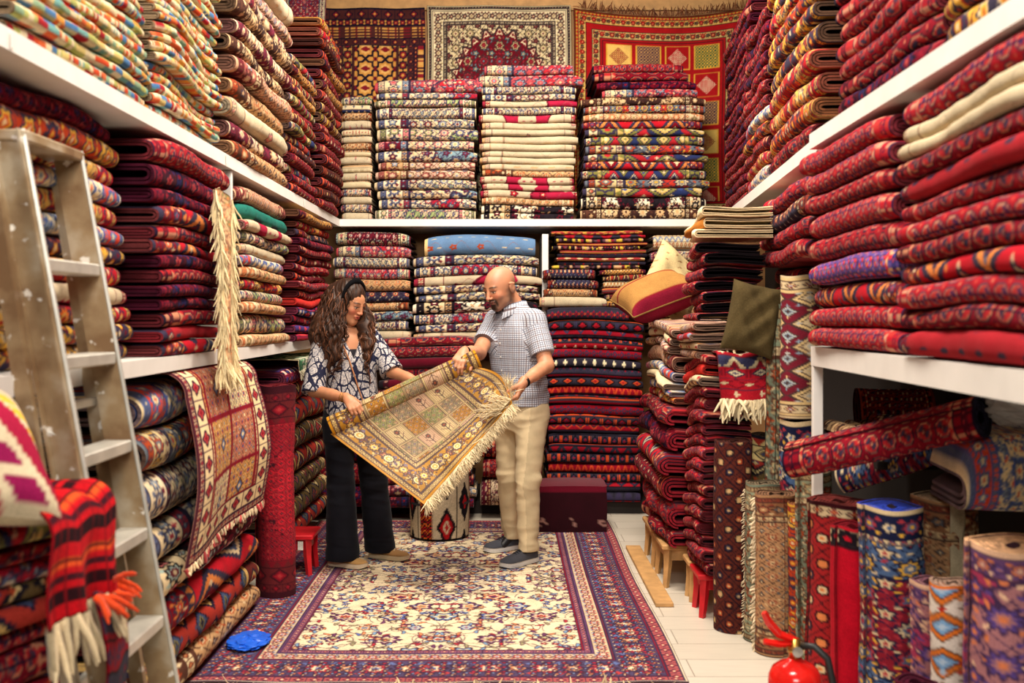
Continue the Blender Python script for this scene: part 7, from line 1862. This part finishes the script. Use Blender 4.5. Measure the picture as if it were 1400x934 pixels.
# headband with a small knot, on top of the hair
hb = MB(); pts = [GL_(math.sin(a) * .096, .018 - .02 * math.cos(a), .050 + math.cos(a) * .092 - (.0 if abs(a) < 1.3 else .02)) for a in np.linspace(-1.5, 1.5, 30)]
hb.tube(np.array(pts) - wog, np.interp(np.linspace(-1, 1, 30), [-1, -.3, 0, .3, 1], [.008, .014, .020, .014, .008]), 8, rgb(14, 13, 16)); 
kp = GL_(.0, .0, .150) - wog
hb.tube([kp + GR_[0] * -.02 + GR_[2] * -.008, kp, kp + GR_[0] * .022 + GR_[2] * .004], [.008, .013, .007], 8, rgb(14, 13, 16))
hb.build('headband', M['flat'], wo, smooth=True)
# strap across the blouse, laid on its surface
bf = blouse_f(); a0, a1 = wN - WL * .085 + V3(0, 0, -.03), V3(-.80, 5.66, .93); pts = []
for t in np.linspace(0, 1, 26):
    p = a0 * (1 - t) + a1 * t; q = p + WF * np.linspace(-.1, .25, 160)[:, None]; d = bf(q); neg = np.nonzero(d < 0)[0]; p = q[neg[-1]] if len(neg) else p; pts.append(p + WF * .005)
pts = np.array(pts); pts[1:-1] = (pts[:-2] + pts[1:-1] * 2 + pts[2:]) / 4
MB().tube(pts - wog, .0045, 6, rgb(176, 120, 84)).build('bag_strap', M['flat'], wo, smooth=True)
mb = MB(); ax = nrm(wWR - wER)
for k in (-.012, .0, .014): band_ring(mb, wWR - ax * (.025 + k) - wog, ax, .0255, .0, rgb(214, 164, 90), t=.0025)
mb.build('bracelets', M['gold'], wo, smooth=True)
mb = MB(); ax = nrm(wWL - wEL); band_ring(mb, wWL - ax * .02 - wog, ax, .025, .003, rgb(60, 40, 40), t=.003); mb.build('bracelets', M['flat'], wo, smooth=True)
mb = MB(); th = np.linspace(-1.9, 1.9, 30); mb.tube([wN + V3(0, 0, -.005) + WF * (math.cos(t) * .06 + .012) + WL * math.sin(t) * .058 + V3(0, 0, -.052 * (math.cos(t) * .5 + .5) ** 1.5) - wog for t in th], .0014, 5, rgb(220, 170, 90)); mb.build('necklace', M['gold'], wo, smooth=True)

# =================================================================== the carpet they hold
def d_held():
    G = rgb(186, 128, 30); p = [rgb(206, 182, 128), rgb(176, 132, 52), rgb(84, 62, 58), rgb(206, 176, 110), rgb(120, 104, 120), rgb(150, 84, 60), rgb(214, 196, 150)]
    d = make_design('plain', p, w=.98, h=1.5, res=.0028, borders=[(.022, 'line', G), (.028, 'small', rgb(190, 160, 96)), (.008, 'line', p[2]), (.125, 'flower', rgb(172, 124, 44)), (.008, 'line', p[2]), (.026, 'small', rgb(196, 170, 110)), (.006, 'line', G)], sd=5)
    im = d['im']; ny, nx = im.shape[:2]; X, Y = np.meshgrid((np.arange(nx) + .5) * .0028 - .49, (np.arange(ny) + .5) * .0028 - .75)
    E = np.minimum(.49 - abs(X), .75 - abs(Y))
    mb_ = (E > .062) & (E < .18); s = np.where((.49 - abs(X)) < (.75 - abs(Y)), Y, X)
    rosette(im, mb_, tile(s, .21), E - .12, .034, 12, [p[2], rgb(226, 210, 160), rgb(190, 150, 70), rgb(226, 210, 160)], .08)
    rosette(im, mb_, tile(s, .21, .5), E - .12, .030, 8, [p[2], rgb(206, 160, 70), rgb(226, 204, 140), p[4]], .15)
    for k, (ps, R, c) in enumerate(((.045, .0085, rgb(226, 204, 150)), (.052, .0075, rgb(110, 96, 130)), (.038, .006, rgb(120, 66, 40)))): rosette(im, mb_ & (np.abs(tile(s, .105)) > .028), tile(s, ps, .2 * k), tile(E, .034, .3 * k), R, 4, [p[2], c], .2)
    m = E > .223; S_ = .125; x, y = tile(X, S_, .5), tile(Y, S_, .5); k = ((np.floor(X / S_) * 2 + np.floor(Y / S_)).astype(int)) % 5
    gr = [rgb(176, 126, 50), rgb(192, 160, 128), rgb(142, 142, 88), rgb(200, 180, 130), rgb(150, 136, 104)]
    for kk, g in enumerate(gr):
        mm = m & (k == kk); put(im, mm, g)
        if kk in (1, 3):
            put(im, mm & (abs(x) < .003) & (y > -.04), p[2]); put(im, mm & (abs(y - .03 + abs(x) * 1.0) < .0028) & (abs(x) < .035), p[2]); put(im, mm & ((abs(tile(X, .012)) < .0016) & (abs(x) > .01)), rgb(150, 110, 90))
            rosette(im, mm, x, y + .02, .016, 6, [p[2], p[5]], .2)
        else: f_herati(im, mm, x, y, [g, g, p[2], p[5], p[6], p[4]], .045, kk)
    put(im, m & (np.maximum(abs(x), abs(y)) > S_ / 2 - .0075), rgb(214, 190, 130)); put(im, m & (abs(np.maximum(abs(x), abs(y)) - (S_ / 2 - .0075)) < .0016), p[2]); put(im, m & (np.maximum(abs(x), abs(y)) > S_ / 2 - .0015), p[2])
    d['avg'] = im.reshape(-1, 3).mean(0); return d
dH = d_held()
held = empty('held_carpet', tuple(rollA)); tag(held, 'golden fringed carpet with panel squares held half rolled by two persons', 'carpet')
_D[('held', 0)] = dH; SPEC['held'] = SPEC['hide']
LH = np.linalg.norm(rollB - rollA)
ro = rolled_rug(LH, RR - .004, 'held', (0, 0, 0), vertical=False, seed=5, t=.006, g=.0015, res=.0032, u_span=.975, v0=-.35, turns=5, squash=.05, edge=rgb(186, 128, 30), back=rgb(196, 160, 96), name='rolled_end')
ro.parent = held; zc_off = (RR - .004) * 1.02
ro.rotation_euler = (0, -math.asin(RD[2]), math.atan2(RD[1], RD[0])); ro.location = (0 + RD[2] * zc_off * math.cos(math.atan2(RD[1], RD[0])), 0, -zc_off * math.sqrt(1 - RD[2] ** 2))
Ac, Bc = rollA + V3(0, -.02, -RR * .82), rollB + V3(.0, -.02, -RR * .80)
Cc, Dc = W(700, 552, 5.40), W(580, 690, 5.20)
Ac = Ac + RD * .005
def f_held(S, T):
    S_ = S[..., None]; T_ = T[..., None]
    P = (Ac * (1 - S_) + Bc * S_) * (1 - T_) + (Dc * (1 - S_) + Cc * S_) * T_
    # the pulled right-hand edge bows towards the roll, the sheet sags
    P = P + V3(.035, .0, .045) * (S_ ** 3) * (np.sin(PI * T_)) 
    P = P + V3(0, .06, -.045) * (np.sin(PI * T_) * np.sin(PI * S_))
    rip = np.sin(S * 13 + T * 2) * .5 + np.sin(S * 25 - T * 3 + 1) * .35
    dC = np.sqrt((1 - S) ** 2 + (1 - T) ** 2); P = P + V3(.1, -1, .35) * (.018 * rip * (T * .8 + .1) * (.5 + 1.5 * np.exp(-dC / .45)))[..., None]
    return P - rollA
sheet = cloth_sheet('hanging_end', f_held, 300, 230, dH, -.485, .485, .75 - .62, .748, t=.005, mat='silk', parent=held, back=rgb(170, 130, 70), flipn=True)
Sx = np.linspace(0, 1, 60); E1 = f_held(Sx, np.ones(60)); nd = nrm(V3(.55, -.15, -.62))
f = fringe('fringe', E1, np.tile(nd, (60, 1)), .066, held, n=1000, thick=.0023, seed=12, col=rgb(232, 214, 174), spread=.42, curl=.25); f['kind'] = 'stuff'
E2 = f_held(np.linspace(.82, 1, 20), np.full(20, .98)) + V3(.0, -.012, .02)
f = fringe('fringe', E2, np.tile(V3(-.9, -.1, .15), (20, 1)), .12, held, n=90, thick=.0017, seed=13, col=rgb(232, 214, 174), spread=.28, curl=.12); f['kind'] = 'stuff'
E3 = f_held(np.full(12, 1.0), np.linspace(.7, 1.0, 12)) + V3(.0, .02, .0)
f = fringe('fringe', E3, np.tile(V3(-.1, 0, 1), (12, 1)), .085, held, n=90, thick=.002, seed=14, col=rgb(232, 214, 174), spread=.35, curl=.1); f['kind'] = 'stuff'
